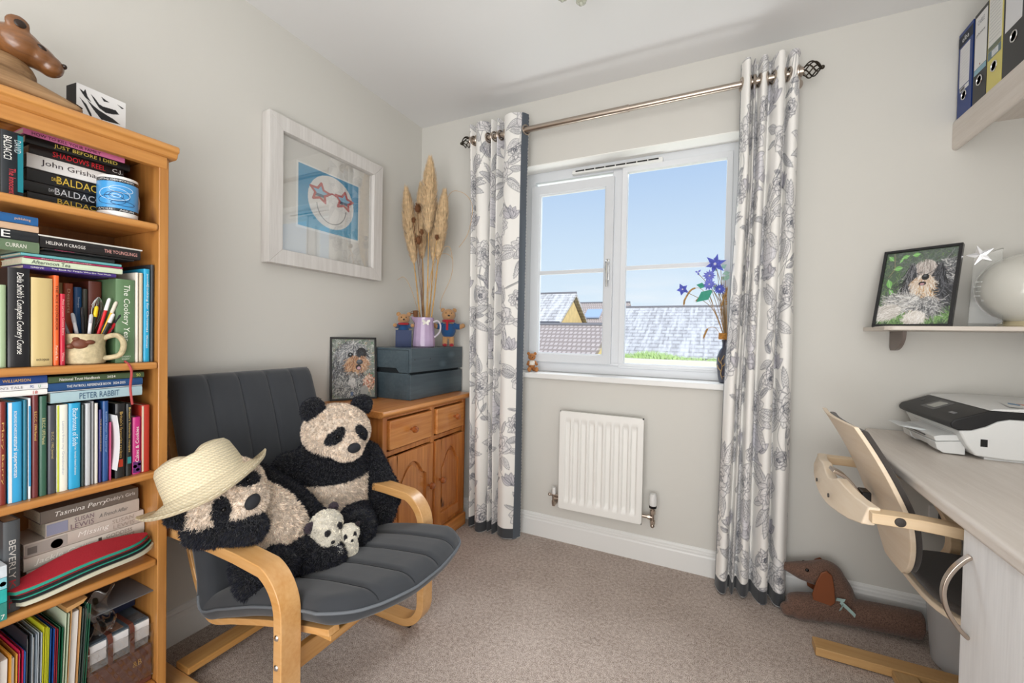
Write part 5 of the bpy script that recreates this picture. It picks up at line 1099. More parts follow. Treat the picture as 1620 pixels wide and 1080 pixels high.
# --- bottom shelf (z .100): folders, envelopes, boxes
S5 = .1004
def folder(y0, y1, z1, col, label, tilt=0.0, xf=.265, rough=.45, alpha=False, name='document_folder', grp='document folders on the bottom shelf'):
    o_ = thing(name, label, 'folder', (xf-.1, (y0+y1)/2, S5), grp); n = 3; w = (y1-y0)
    for k in range(2):
        yy = y0+k*(w-.0015); m_ = MB(); m_.add([(xf-.19,yy,S5+.001),(xf,yy,S5+.001),(xf,yy+tilt,z1-.004*k),(xf-.19,yy+tilt,z1-.004*k),(xf-.19,yy+.0012,S5+.001),(xf,yy+.0012,S5+.001),(xf,yy+.0012+tilt,z1-.004*k),(xf-.19,yy+.0012+tilt,z1-.004*k)], [(3,2,1,0),(4,5,6,7),(0,1,5,4),(1,2,6,5),(2,3,7,6),(3,0,4,7)])
        obj('folder_leaf', m_, mat('folder_'+col, col, rough, coat=.3), o_, smooth=False)
    m_ = MB(); q = w-.006
    if q > .001:
        m_.add([(xf-.185,y0+.002,S5+.002),(xf-.006,y0+.002,S5+.002),(xf-.006,y0+.002+tilt,z1-.012),(xf-.185,y0+.002+tilt,z1-.012),(xf-.185,y0+.002+q,S5+.002),(xf-.006,y0+.002+q,S5+.002),(xf-.006,y0+.002+q+tilt,z1-.012),(xf-.185,y0+.002+q+tilt,z1-.012)], [(3,2,1,0),(4,5,6,7),(0,1,5,4),(1,2,6,5),(2,3,7,6),(3,0,4,7)]); obj('papers', m_, mat('white_paper', 'e2e2e0', .8), o_, smooth=False)
    return o_
for a, b, z1, col, lb, tl in ((-1.812,-1.792,.360,'d9922a','amber folder at the left end of the bottom shelf',.004),(-1.7915,-1.781,.356,'e0a848','pale orange folder next to the amber one, bottom shelf',.003),(-1.780,-1.7725,.358,'c81f4e','bright pink red folder, bottom shelf',.004),
    (-1.7715,-1.769,.352,'2f62b0','thin blue sleeve beside the pink red folder, bottom shelf',.004),(-1.768,-1.7605,.385,'2a3038','black folder, first of the tall group on the bottom shelf',.004),(-1.7595,-1.7505,.382,'9aa8b4','grey translucent folder right of the black one, bottom shelf',.004),(-1.7495,-1.7425,.380,'b9c4cc','pale grey translucent folder, bottom shelf',.004),
    (-1.7415,-1.7365,.388,'d8d832','lime yellow folder, bottom shelf',.005),(-1.7355,-1.7315,.384,'c9cf30','second yellow folder beside the lime one, bottom shelf',.005),(-1.7305,-1.7235,.376,'1f5aa8','blue folder right of the yellow ones, bottom shelf',.006),(-1.7225,-1.7175,.372,'a02a3a','dark red folder right of the blue one, bottom shelf',.006),(-1.7165,-1.7095,.370,'1f6a4a','green folder left of the white papers, bottom shelf',.007)):
    folder(a, b, z1, col, lb, tl)
folder(-1.7085, -1.7015, .398, 'd4e2c8', 'pale green paper wallet with white sheets, bottom shelf', .010)
o_ = folder(-1.7005, -1.6815, .402, 'c99a62', 'large manila envelope with a folded top, bottom shelf', .012, name='manila_envelope')
m_ = MB().add([(.268,-1.6975,.400),(.268,-1.668,.408),(.268,-1.660,.418),(.268,-1.6985,.412),(.09,-1.6975,.400),(.09,-1.668,.408),(.09,-1.660,.418),(.09,-1.6985,.412)], [(0,1,2,3),(7,6,5,4),(0,4,5,1),(1,5,6,2),(2,6,7,3),(3,7,4,0)]); obj('envelope_flap', m_, mat('folder_c99a62', 'c99a62', .6), o_, smooth=False)
folder(-1.6805, -1.6735, .392, '4c5a55', 'grey green sleeve right of the manila envelope, bottom shelf', .014)
folder(-1.6725, -1.6665, .398, '2f6a52', 'dark green folder nearest the wrapped box, bottom shelf', .015)
# clear plastic bag
PLAS = thin_glass('clear_plastic', .10, (.93,.93,.93))
R = np.random.default_rng(12)
m_ = MB(); m_.grid(lambda u, v: (.262-.012*math.sin(v*9+u*4)*math.sin(PI*u), -1.655+.045*u+.010*math.sin(v*7), .300+.118*v+.006*math.sin(u*9)), 16, 22)
tag(obj('plastic_bag', m_, PLAS, loc=(.26,-1.64,.30), solid=.0012), 'crumpled clear plastic bag beside the dark green folder', 'bag')
# wrapped photo gift box: brown tray, three white panels, brown ribbons
bx = thing('wrapped_box', 'brown box with white panels in clear wrap, bottom right of the bookcase', 'box', (.20, -1.58, S5))
Y0, Y1 = -1.657, -1.521; BRN = mat('brown_card', '6a3d31', .5); 
obj('tray', MB().box(.10, Y0, S5+.001, .262, Y1, .205), BRN, bx, bevel=.003)
obj('inner_block', MB().box(.105, Y0+.004, .206, .250, Y1-.004, .276), mat('grey_photo_card', '8d8f90', .5, var=.35, scale=40), bx)
obj('lid_print', MB().box(.105, Y0+.004, .2765, .252, Y1-.004, .280), mat('grey_blue_card', '56636e', .5, var=.2, scale=30), bx)
for k in range(3):
    y0 = Y0+.004+k*.0465; obj('white_panel', MB().box(.2505, y0, .228, .2545, y0+.0355, .276), mat('white_card', 'e9e9ea', .6), bx, bevel=.0008)
    obj('photo_tile', MB().box(.200, y0+.004, .2802, .240, y0+.030, .2812), mat('tile_%d' % k, ['4a4c50','8a6a58','5a5c60'][k], .5, var=.4, scale=60), bx)
for k in range(3):
    y0 = Y0-.0005+k*.0465; obj('ribbon', MB().sweep([(.2585,y0,.205),(.2585,y0,.272),(.250,y0,.2835),(.20,y0,.2835),(.11,y0,.2835)], .010, .0015, (0,1,0)), BRN, bx)
text(bx, '&B', (.2625,-1.555,.172), (0,1,0), (0,0,1), .020, .016, 'c9a060', name='gold_monogram')
m_ = MB(); m_.grid(lambda u, v: (.2650+.0012*math.sin(u*37+v*19)+.0012*math.sin(u*13-v*31), Y0-.002+(Y1-Y0+.004)*u, .115+.150*v), 30, 30)
obj('clear_wrap', m_, PLAS, bx, solid=.0006)
# upper right: flat book with title strip and a grey magazine on the box
o_ = hbook(-1.645, -1.520, .2850, .3350, '222a44', 'navy book lying above the wrapped box, bottom shelf', [], depth=.11, xf=.165)
o_ = hbook(-1.640, -1.522, .3354, .3530, 'd9c8b8', 'cream book with dark capitals above the navy book, bottom shelf', [('RARE SCOTCH', .58, .60, .56, '5a2a2a')], depth=.11, xf=.170)
o_ = hbook(-1.652, -1.518, .3534, .3570, '6a6c70', 'dark grey magazine jutting out on top of the cream book, bottom shelf', [], depth=.17, xf=.262, name='magazine', cat='magazine')

# ---------------------------------------------------------------- bentwood armchair
BIRCH = wood('birch_veneer', 'dfb27a', 'cc9453', 'x', 16, .33, coat=.35, bump=.05, pos=(.3,.7)); BIRCHZ = wood('birch_upright', 'dfb27a', 'cc9453', 'z', 16, .33, coat=.35, bump=.05, pos=(.3,.7)); BIRCHY = wood('birch_cross', 'd9a868', 'c08845', 'y', 16, .33, coat=.35, bump=.05, pos=(.3,.7))
CHAR = mat('charcoal_cotton', '36393e', .92, bump=.35, scale=18, var=.05, vscale=9, sheen=.25, detail=6); PIPE = mat('grey_piping', '6b7076', .85)
arm = thing('armchair', 'wide bentwood armchair with charcoal channelled cushion, holding the pandas', 'armchair', (0.45, -1.18, 0))
def arc(cx, cz, r, a0, a1, y, n=12): return [(cx+r*math.cos(a), y, cz+r*math.sin(a)) for a in np.linspace(a0, a1, n)]
for yc in (-1.449, -0.889):
    path = [(.07,yc,.503),(.30,yc,.505),(.46,yc,.506),(.56,yc,.503)]+arc(.628,.389,.112,PI/2-.35,0,yc)+[(.741,yc,.34),(.741,yc,.20)]+arc(.651,.108,.090,0,-PI/2,yc)+[(.56,yc,.018),(.10,yc,.018)]
    o_ = obj('arm_frame', MB().sweep(path, .057, .030, (0,1,0)), BIRCH, arm, bevel=.003)
    for z in (.351, .277):
        sgn = -1 if yc < -1.2 else 1
        if sgn < 0: obj('bolt', MB().lathe([(.0075,0),(.0075,.002),(.005,.0045),(0,.005)], (.741,yc-.0285,z), 16, R=Matrix.Rotation(PI/2,3,'X')), CHROME, o_)
    obj('foot_pad', MB().box(.655,yc-.02,0,.690,yc+.02,.0035), BLACK, arm); obj('foot_pad', MB().box(.12,yc-.02,0,.155,yc+.02,.0035), BLACK, arm)
    obj('rear_post', MB().sweep([(.105,yc,.03),(.105,yc,.492)], .040, .020, (0,1,0)), BIRCHZ, arm, bevel=.003)
for yc in (-1.388, -0.936):
    path = smooth_path([(.030,yc,.93),(.105,yc,.68),(.195,yc,.44),(.268,yc,.285),(.325,yc,.222),(.45,yc,.255),(.62,yc,.302),(.835,yc,.346)], 6)
    obj('seat_lath', MB().sweep(path, .034, .018, (0,1,0)), BIRCH, arm, bevel=.002)
obj('front_stretcher', MB().box(.684,-1.421,.195,.706,-.917,.252), BIRCHY, arm, bevel=.003)
obj('rear_stretcher', MB().box(.178,-1.421,.030,.248,-.917,.052), BIRCHY, arm, bevel=.004)
obj('back_rail', MB().box(.054,-1.385,.80,.072,-.953,.85), BIRCHY, arm, bevel=.003); obj('seat_rail', MB().box(.765,-1.385,.306,.820,-.953,.322), BIRCHY, arm, bevel=.003)
# cushion: one piece, folded where back meets seat
cl = smooth_path([(.100,0,.950),(.155,0,.80),(.205,0,.63),(.252,0,.47),(.288,0,.350),(.306,0,.252),(.40,0,.280),(.55,0,.330),(.70,0,.366),(.83,0,.385),(.905,0,.392)], 8)
NL = len(cl); cy0, cy1 = -1.418, -.896; nt_ = 80; seams = [cy0+(cy1-cy0)*k/5 for k in range(1, 5)]
ll = [0.0]
for a_, b_ in zip(cl[:-1], cl[1:]): ll.append(ll[-1]+(b_-a_).length)
Lt = ll[-1]; R = np.random.default_rng(2); wr = R.uniform(0, 6, 8)
def cush_pt(i, t, side):
    p = cl[i]; tg = (cl[min(i+1, NL-1)]-cl[max(i-1, 0)]).normalized(); nr = Vector((-tg.z, 0, tg.x)); 
    if nr.x < 0 and i < NL*.5: nr = -nr
    if nr.z < 0: nr = -nr
    s_ = ll[i]; e = min(1, min(s_, Lt-s_)/.05); y = cy0+(cy1-cy0)*t; d = min(t, 1-t)*(cy1-cy0)
    h = .040*math.sqrt(max(0, 1-(1-e)**2))*math.sqrt(max(0, 1-max(0, 1-d/.038)**2)) + .0015
    if side > 0:
        g = min(abs(y-q) for q in seams); h -= min(h*.5, .0065*math.exp(-(g/.007)**2)); h -= .0035*(1-min(1, g/.055))*.6
        h += .0028*math.sin(s_*95+5*math.sin(y*16+wr[0])+wr[1])*math.exp(-((s_-.50)/.20)**2)
    bulge = .055*(1-((y-(cy0+cy1)/2-.02)/((cy1-cy0)/2))**2) * max(0, (s_-Lt*.62)/(Lt*.38))**1.6
    bulge -= .050*max(0, (s_-Lt*.62)/(Lt*.38))**1.6 * (max(0, (.45-t))/.45)**2
    bulge -= .040*max(0, (s_-Lt*.85)/(Lt*.15))*max(0, 1-d/.07)**2
    z_up = 0
    return p + nr*(side*h) + Vector((bulge, y, z_up))
m_ = MB(); top = [[cush_pt(i, j/nt_, 1) for j in range(nt_+1)] for i in range(NL)]; bot = [[cush_pt(i, j/nt_, -.85) for j in range(nt_+1)] for i in range(NL)]
W1 = nt_+1; vs = [p for r_ in top for p in r_]+[p for r_ in bot for p in r_]; o0 = NL*W1; fs = []
for i in range(NL-1):
    for j in range(nt_): a = i*W1+j; fs.append((a, a+1, a+W1+1, a+W1)); fs.append((o0+a, o0+a+W1, o0+a+W1+1, o0+a+1))
    fs.append((i*W1, (i+1)*W1, o0+(i+1)*W1, o0+i*W1)); a = i*W1+nt_; fs.append((a, o0+a, o0+a+W1, a+W1))
for j in range(nt_): fs.append((j, o0+j, o0+j+1, j+1)); a = (NL-1)*W1+j; fs.append((a, a+1, o0+a+1, o0+a))
cu_ = obj('cushion', m_.add(vs, fs), CHAR, arm, ang=70)
def mid(i, j): return (top[i][j]+bot[i][j])/2
i0 = int(NL*.45)
ed = [mid(i, 0)+Vector((0,-.001,.004)) for i in range(i0, NL)]+[mid(NL-1, j)+Vector((.001,0,.004)) for j in range(1, nt_)]+[mid(i, nt_)+Vector((0,.001,.004)) for i in range(NL-1, i0, -1)]
obj('piping', MB().tube(ed, .0042, 8), PIPE, cu_)
for q in seams:
    j = round((q-cy0)/(cy1-cy0)*nt_); obj('seam', MB().tube([top[i][j]+Vector((0,0,.0004)) for i in range(2, NL-1)], .0013, 5), mat('seam_thread', '26292d', .9), cu_)

# ---------------------------------------------------------------- plush pandas
FUR = mat('plush_fur', 'ffffff', .9, attr=True, sheen=.25, spec=.2)
def plush(name, prims, root, n=30000, ln=.012, vox=.006, sm=8, lab=None, clump=.5, parent=None):
    """prims in world space: ('e', centre, radii, R, colour) or ('c', p0, p1, r0, r1, colour); colour = hex or f(p)->hex"""
    m_ = MB()
    for p in prims:
        if p[0] == 'e': m_.ell(p[1], p[2], 24, R=p[3])
        else:
            a, b = Vector(p[1]), Vector(p[2]); k = 6; m_.tube([a.lerp(b, i/k) for i in range(k+1)], [p[3]+(p[4]-p[3])*i/k for i in range(k+1)], 18); m_.ell(a, p[3], 18); m_.ell(b, p[4], 18)
    me = bpy.data.meshes.new('t'); me.from_pydata(m_.v, [], m_.f); ob = bpy.data.objects.new('t', me); COL.objects.link(ob)
    md = ob.modifiers.new('r', 'REMESH'); md.mode = 'VOXEL'; md.voxel_size = vox; md = ob.modifiers.new('s', 'SMOOTH'); md.iterations = sm; md.factor = .6
    dg = bpy.context.evaluated_depsgraph_get(); em = ob.evaluated_get(dg).to_mesh(); em.calc_loop_triangles()
    V = np.empty(len(em.vertices)*3); em.vertices.foreach_get('co', V); V = V.reshape(-1, 3); Nn = np.empty(len(em.vertices)*3); em.vertices.foreach_get('normal', Nn); Nn = Nn.reshape(-1, 3)
    T = np.empty(len(em.loop_triangles)*3, np.int32); em.loop_triangles.foreach_get('vertices', T); T = T.reshape(-1, 3)
    ob.evaluated_get(dg).to_mesh_clear(); bpy.data.objects.remove(ob); bpy.data.meshes.remove(me)
    def col_at(P):
        best = np.full(len(P), 1e9); C = np.zeros((len(P), 3))
        for p in prims:
            if p[0] == 'e':
                R_ = np.array(p[3]) if p[3] is not None else np.eye(3); r = np.array(p[2] if hasattr(p[2], '__len__') else [p[2]]*3); q = (P-np.array(p[1])) @ R_; d = (np.linalg.norm(q/r, axis=1)-1)*r.min(); cl_ = p[4]; bias = p[5] if len(p) > 5 else 0
            else:
                a, b = np.array(p[1]), np.array(p[2]); ab = b-a; t_ = np.clip(((P-a) @ ab)/(ab @ ab), 0, 1); d = np.linalg.norm(P-a-t_[:, None]*ab, axis=1)-(p[3]+(p[4]-p[3])*t_); cl_ = p[5]; bias = p[6] if len(p) > 6 else 0
            d = d-bias; w_ = d < best; best[w_] = d[w_]
            if callable(cl_): C[w_] = np.array([lin(cl_(x)) for x in P[w_]]) if w_.any() else C[w_]
            else: C[w_] = lin(cl_)
        return C
    R = np.random.default_rng(n)
    A = V[T]; ar = np.linalg.norm(np.cross(A[:,1]-A[:,0], A[:,2]-A[:,0]), axis=1); ti = R.choice(len(T), n, p=ar/ar.sum()); u = R.random(n); v = R.random(n); fl = u+v > 1; u[fl] = 1-u[fl]; v[fl] = 1-v[fl]; w = 1-u-v
    tri = T[ti]; P0 = V[tri[:,0]]*w[:,None]+V[tri[:,1]]*u[:,None]+V[tri[:,2]]*v[:,None]; N0 = Nn[tri[:,0]]*w[:,None]+Nn[tri[:,1]]*u[:,None]+Nn[tri[:,2]]*v[:,None]
    cell = np.floor(P0/.009).astype(int); hsh = (cell[:,0]*73856093 ^ cell[:,1]*19349663 ^ cell[:,2]*83492791) % 9973
    cd = np.random.default_rng(1).normal(size=(9973, 3))[hsh]; d = N0+cd*clump+R.normal(size=(n,3))*.22+np.array([0,0,-.18]); d /= np.linalg.norm(d, axis=1)[:,None]
    L_ = ln*R.uniform(.6, 1.15, n)[:,None]; sd = np.cross(d, R.normal(size=(n,3))); sd /= np.linalg.norm(sd, axis=1)[:,None]; sd *= .0009
    base = P0-N0*.001; midp = base+d*L_*.55; tip = base+d*L_+np.array([0,0,-1])*L_*.18
    BV = np.stack([base-sd, base+sd, midp+sd*.9, midp-sd*.9, tip], 1).reshape(-1, 3)
    nb = len(V); k = nb+np.arange(n)*5; quads = np.stack([k, k+1, k+2, k+3], 1); tris = np.stack([k+3, k+2, k+4], 1)
    allv = np.vstack([V, BV]); off = np.array(OFF[root.name]); C = col_at(V); CB = col_at(P0)*R.uniform(.75, 1.35, n)[:,None]*(1+.25*np.sin(cd[:, :1]*3)); lum = CB.mean(1, keepdims=True); CB = CB+(lum < .03)*np.array([.006,.007,.013])*R.random(n)[:,None]*2
    me = bpy.data.meshes.new(name); me.vertices.add(len(allv)); me.vertices.foreach_set('co', (allv-off).astype(np.float32).ravel())
    lp = np.concatenate([T.ravel(), quads.ravel(), tris.ravel()]).astype(np.int32); cnt = np.concatenate([np.full(len(T), 3), np.full(n, 4), np.full(n, 3)]).astype(np.int32); st = np.concatenate([[0], np.cumsum(cnt)[:-1]]).astype(np.int32)
    me.loops.add(len(lp)); me.loops.foreach_set('vertex_index', lp); me.polygons.add(len(cnt)); me.polygons.foreach_set('loop_start', st); me.polygons.foreach_set('loop_total', cnt); me.update(calc_edges=True)
    paint_attr(me, np.vstack([C*.8, np.repeat(CB, 5, 0)])); me.shade_smooth(); me.materials.append(FUR)
    o = bpy.data.objects.new(name, me); COL.objects.link(o); o.parent = parent or root; OFF[o.name] = tuple(off); return o
CRE, BLK = 'ecdccb', '0d0f16'
def frame_of(f, upv):
    f = Vector(f).normalized(); u = Vector(upv); u = (u-f*u.dot(f)).normalized(); l = u.cross(f); return Matrix((f, l, u)).transposed()   # columns: forward, left, up
def panda_head(root, c, Rm, s, n, ears=True, ln=.010, cream=CRE, ep=(-.10,.78,.72)):
    """head, muzzle, ears, eye patches and nose; s = head half-width"""
    c = Vector(c); W2 = lambda x, y, z: c+Rm @ Vector((x*s, y*s, z*s))
    def hc(P):
        q = Rm.transposed() @ (Vector(P)-c); x, y, z = q/s
        for sg in (1, -1):
            ay, az = sg*.42, .13; dy, dz = (y-ay)*sg, z-az; a_ = .75; py, pz = dy*math.cos(a_)+dz*math.sin(a_), -dy*math.sin(a_)+dz*math.cos(a_)
            if x > .2 and (py/.17)**2+(pz/.34)**2 < 1: return BLK
        return cream
    h = plush('head', [('e', c, (s*.92, s*1.0, s*.82), Rm, hc), ('e', W2(.72, 0, -.26), (s*.46, s*.50, s*.40), Rm, cream, -.004)], root, n, ln, vox=s*.05)
    if ears:
        for sg in ((1, -1) if ears is True else ears): plush('ear', [('e', W2(ep[0], sg*ep[1], ep[2]), (s*.20, s*.36, s*.36), Rm, BLK)], root, n//8, ln*.9, vox=s*.05, parent=h)
    m_ = MB().ell(W2(1.17, 0, -.14), (s*.12, s*.20, s*.15), 16, R=Rm); obj('nose', m_, mat('felt_nose', '26272c', .85), h)
    for sg in (1, -1): m_ = MB().ell(W2(.84, sg*.38, .14), s*.055, 12); obj('eye', m_, mat('glass_eye', '0a0a0c', .08), h)
    return h
# seated panda
p1 = thing('toy_panda', 'large plush panda sitting upright against the chair back, by the cupboard', 'soft toy', (.42, -1.03, .37))
def pl(M, x, y, z): return M @ Vector((x, y, z))
M1 = Matrix.Translation((.395, -1.015, .355)) @ Matrix.Rotation(-.42, 4, 'Z')
def torso_c(P):
    q = M1.inverted() @ Vector(P); return CRE if (q.z < .205+.02*q.y and q.z > .02 and q.x > .0 and abs(q.y) < .115) else BLK
plush('body', [('e', pl(M1, 0, 0, .16), (.115,.135,.19), M1.to_3x3(), torso_c, .006), ('e', pl(M1, .0, 0, .27), (.10,.13,.10), M1.to_3x3(), BLK),
    ('c', pl(M1, -.02,-.135,.245), pl(M1, .045,-.185,.135), .066, .060, BLK), ('c', pl(M1, .045,-.185,.135), pl(M1, .115,-.165,.070), .058, .050, BLK),
    ('c', pl(M1, -.02,.135,.245), pl(M1, .03,.19,.12), .064, .060, BLK), ('c', pl(M1, .03,.19,.12), pl(M1, .10,.16,.055), .058, .050, BLK),
    ('c', pl(M1, .02,.09,.055), (.585,-1.085,.425), .060, .064, BLK), ('e', (.607,-1.088,.428), (.045,.070,.068), None, BLK),
    ('c', pl(M1, .0,-.09,.05), (.52,-1.22,.415), .062, .055, BLK), ('e', pl(M1, .02,.21,.075), .055, None, BLK)], p1, 60000, .013)
R1 = frame_of((.93, -.28, -.16), (.05, .02, 1)); panda_head(p1, (.425, -1.020, .735), R1, .120, 26000)
# reclining panda
p2 = thing('toy_panda', 'large plush panda in a straw hat slumped over the near armrest', 'soft toy', (.46, -1.36, .37))
Tc = Vector((.82,-.48,.31)).normalized(); rc = Vector((.505,.863,0)).normalized(); uc = Tc.cross(-rc).normalized(); uc = uc if uc.z > 0 else -uc
R2 = frame_of(rc*.43-uc*.12+Tc*.9, -rc*.62+uc*.62+Tc*.35); H2 = Vector((.425, -1.425, .625))
def t2(P):
    P = Vector(P); a, b = Vector((.40,-1.36,.60)), Vector((.54,-1.25,.44)); q = P-Vector((.47,-1.31,.51)); ax = (b-a).normalized(); s_ = q.dot(ax); side = q-ax*s_
    lf = Vector((-.1, .95, .5)).normalized(); cam_ = Vector((.82,-.40,.35)).normalized()
    return CRE if (-.10 < s_ < .105 and side.dot(cam_) > .015 and side.dot(lf) < .075 and side.dot(lf) > -.085) else BLK
plush('body', [('e', (.455,-1.315,.515), (.10,.10,.135), frame_of((.82,-.40,.35), (-.62,-.45,.75)), t2, .008), ('e', (.415,-1.36,.585), (.085,.085,.07), None, BLK),
    ('c', (.40,-1.44,.575), (.440,-1.485,.560), .050, .047, BLK), ('c', (.440,-1.485,.560), (.545,-1.420,.558), .047, .042, BLK),
    ('c', (.37,-1.29,.62), (.44,-1.20,.53), .050, .046, BLK), ('c', (.44,-1.20,.53), (.50,-1.17,.46), .046, .046, BLK),
    ('c', (.50,-1.26,.42), (.575,-1.285,.425), .060, .055, BLK), ('c', (.575,-1.285,.425), (.640,-1.235,.412), .052, .046, BLK),
    ('c', (.46,-1.34,.43), (.60,-1.365,.440), .055, .042, BLK), ('c', (.44,-1.35,.40), (.50,-1.375,.375), .055, .052, BLK)], p2, 60000, .013)
panda_head(p2, H2, R2, .116, 26000, ears=(-1,), ep=(.06,.72,.52))
# straw hat
HATM = wood('woven_straw', 'e6d7b2', 'cdb98c', 'x', 90, .7, bump=.6)
STRAW = bpy.data.materials.new('straw_weave'); STRAW.use_nodes = True; t = STRAW.node_tree; b = t.nodes['Principled BSDF']; b.inputs['Roughness'].default_value = .75
at = t.nodes.new('ShaderNodeAttribute'); at.attribute_name = 'Col'; t.links.new(at.outputs['Color'], b.inputs['Base Color'])
hat = thing('straw_hat', 'cream straw trilby hat on the head of the slumped panda', 'hat', tuple(H2+R2 @ Vector((0,0,.05))))
hu = (-rc*.40+uc*.86+Tc*.26).normalized(); RH = frame_of(Tc, hu); HC = H2+hu*.050-Tc*.012-rc*.016
prof = [(.168,-.012),(.160,-.022),(.140,-.020),(.122,-.008),(.108,.000),(.106,.010),(.103,.045),(.098,.080),(.090,.093),(.072,.100),(.045,.094),(.02,.090),(0,.089)]
pp = []
for (r0, z0), (r1, z1) in zip(prof[:-1], prof[1:]):
    k = max(2, int(math.hypot(r1-r0, z1-z0)/.0022)); pp += [(r0+(r1-r0)*i/k, z0+(z1-z0)*i/k) for i in range(k)]
pp.append(prof[-1]); nA = 260; rings = len(pp); pos = np.zeros((rings, nA+1, 3)); colr = np.zeros((rings, nA+1, 3)); RR = np.random.default_rng(6)
for i, (r_, z_) in enumerate(pp):
    for j in range(nA+1):
        a_ = 2*PI*j/nA+PI; brim = max(0, r_-.10)/.068; lift = .016*brim*abs(math.sin(a_))**1.5*(1.4 if r_ > .1 else 1) - .030*brim*max(0, math.cos(a_)); dent = -.016*math.exp(-((r_*math.sin(a_))/.022)**2) if z_ > .085 else 0
        ex = 1.06 if True else 1; w = Vector((r_*math.cos(a_)*1.07, r_*math.sin(a_)*.96, z_+lift+dent+.0007*(i % 2))); pos[i, j] = HC+RH @ w
base_c = np.array([lin('ebe1c8'), lin('d8caa8'), lin('e5d9bc'), lin('cdbd98')])
for i in range(rings): colr[i] = base_c[((np.arange(nA+1)+i*3)//2+i) % 4]*(.88+.16*((i//2) % 2)+.05*RR.normal(size=(nA+1, 1)))
hm = gridmesh('hat_shell', pos, np.clip(colr, 0, 1), STRAW, hat); md = hm.modifiers.new('solid', 'SOLIDIFY'); md.thickness = .0025
# mother and cub
p3 = thing('toy_panda', 'small white plush panda hugging a cub, nestled between the two large pandas', 'soft toy', (.60, -1.19, .42)); WHC = 'e8e2d4'; LIN = '473c46'
c_ = Vector((.600,-1.215,.492)); Rb = frame_of((.80,-.50,-.15), (0,0,1))
plush('mother_body', [('e', c_, (.046,.054,.048), None, WHC), ('e', c_+Vector((.03,-.015,-.025)), (.035,.038,.032), None, WHC), ('e', c_+Vector((.0,.0,-.07)), (.045,.052,.05), None, BLK), ('c', c_+Vector((.03,-.03,-.055)), c_+Vector((.055,-.01,-.075)), .018, .016, BLK), ('e', c_+Vector((.062,-.012,-.062)), (.018,.021,.018), None, 'f0eee8')], p3, 12000, .0055, vox=.004)
for dv_, nm in ((Vector((-.008,-.052,.012)), 'ear'), (Vector((-.02,.045,.038)), 'ear')): plush(nm, [('e', c_+dv_, (.010,.019,.018), None, LIN)], p3, 900, .005, vox=.003)
plush('eye_patch', [('e', c_+Vector((.045,-.032,-.004)), (.009,.010,.013), None, '1a1718')], p3, 500, .004, vox=.003); plush('eye_patch', [('e', c_+Vector((.046,.012,.006)), (.009,.009,.012), None, '1a1718')], p3, 500, .004, vox=.003)
obj('nose', MB().ell(c_+Vector((.066,-.030,-.024)), (.005,.007,.005), 10), BLACK, p3)
cc_ = Vector((.652,-1.172,.462)); cb = thing('toy_panda', 'tiny white plush panda cub held by the small panda', 'soft toy', tuple(cc_))
def cubc(P):
    q = Rb.transposed() @ (Vector(P)-cc_)
    for y, z in ((.014,.006),(-.014,.004)):
        if q.x > 0 and ((q.y-y)/.006)**2+((q.z-z)/.010)**2 < 1: return '221e20'
    return WHC
plush('body', [('e', cc_, (.030,.034,.030), Rb, cubc), ('e', cc_+Vector((.022,-.010,-.012)), (.016,.018,.014), None, WHC), ('e', cc_+Vector((.008,.0,-.045)), (.024,.026,.036), None, WHC)], cb, 7000, .004, vox=.003)
for sg in (1, -1): plush('ear', [('e', cc_+Rb @ Vector((-.004, sg*.028, .022)), (.006,.010,.010), None, '2a2226')], cb, 400, .003, vox=.002)
obj('nose', MB().ell(cc_+Vector((.036,-.019,-.008)), (.004,.005,.004), 10), BLACK, cb)

# ---------------------------------------------------------------- carved bear and zebra block on the bookcase
CW = wood('carved_dark_wood', '8a5a32', '5e3a1e', 'y', 20, .3, coat=.5); CW2 = wood('carved_pale_wood', 'a88660', '7a5a3a', 'y', 30, .55, bump=.5)
cbz = thing('carved_bear', 'carved wooden bear lying at the left end of the bookcase top', 'ornament', (.22, -1.80, 1.6245))
m_ = MB(); m_.ell((.235,-1.770,1.748), (.045,.046,.038), 24, R=Matrix.Rotation(-.45,3,'X')); m_.ell((.245,-1.742,1.737), (.032,.038,.028), 20, R=Matrix.Rotation(-.55,3,'X')); m_.ell((.250,-1.722,1.724), (.026,.024,.025), 16)
for x in (.200, .266): m_.ell((x,-1.778,1.782), (.008,.021,.019), 14, R=Matrix.Rotation(.3,3,'X'))
def fuse(mb, vox, it=6):
    me = bpy.data.meshes.new('t'); me.from_pydata(mb.v, [], mb.f); ob = bpy.data.objects.new('t', me); COL.objects.link(ob); md = ob.modifiers.new('r', 'REMESH'); md.mode = 'VOXEL'; md.voxel_size = vox; md = ob.modifiers.new('s', 'SMOOTH'); md.iterations = it; md.factor = .6
    dg = bpy.context.evaluated_depsgraph_get(); em = ob.evaluated_get(dg).to_mesh(); r = MB().add([tuple(v.co) for v in em.vertices], [tuple(p.vertices) for p in em.polygons]); ob.evaluated_get(dg).to_mesh_clear(); bpy.data.objects.remove(ob); bpy.data.meshes.remove(me); return r
hd_ = obj('head', fuse(m_, .003, 3), CW, cbz, ang=180)
obj('inner_ear', MB().ell((.2735,-1.776,1.781), (.003,.010,.009), 12), mat('dark_nose', '2a1c14', .3), hd_)
obj('nose', MB().ell((.261,-1.7025,1.731), (.009,.006,.006), 12), mat('dark_nose', '2a1c14', .3), hd_); obj('eye', MB().ell((.273,-1.742,1.749), (.004,.009,.005), 12, R=Matrix.Rotation(-.5,3,'X')), mat('dark_nose', '2a1c14', .3), hd_)
m_ = MB(); m_.ell((.20,-1.86,1.695), (.060,.085,.070), 20); m_.ell((.22,-1.79,1.680), (.050,.055,.045), 18)
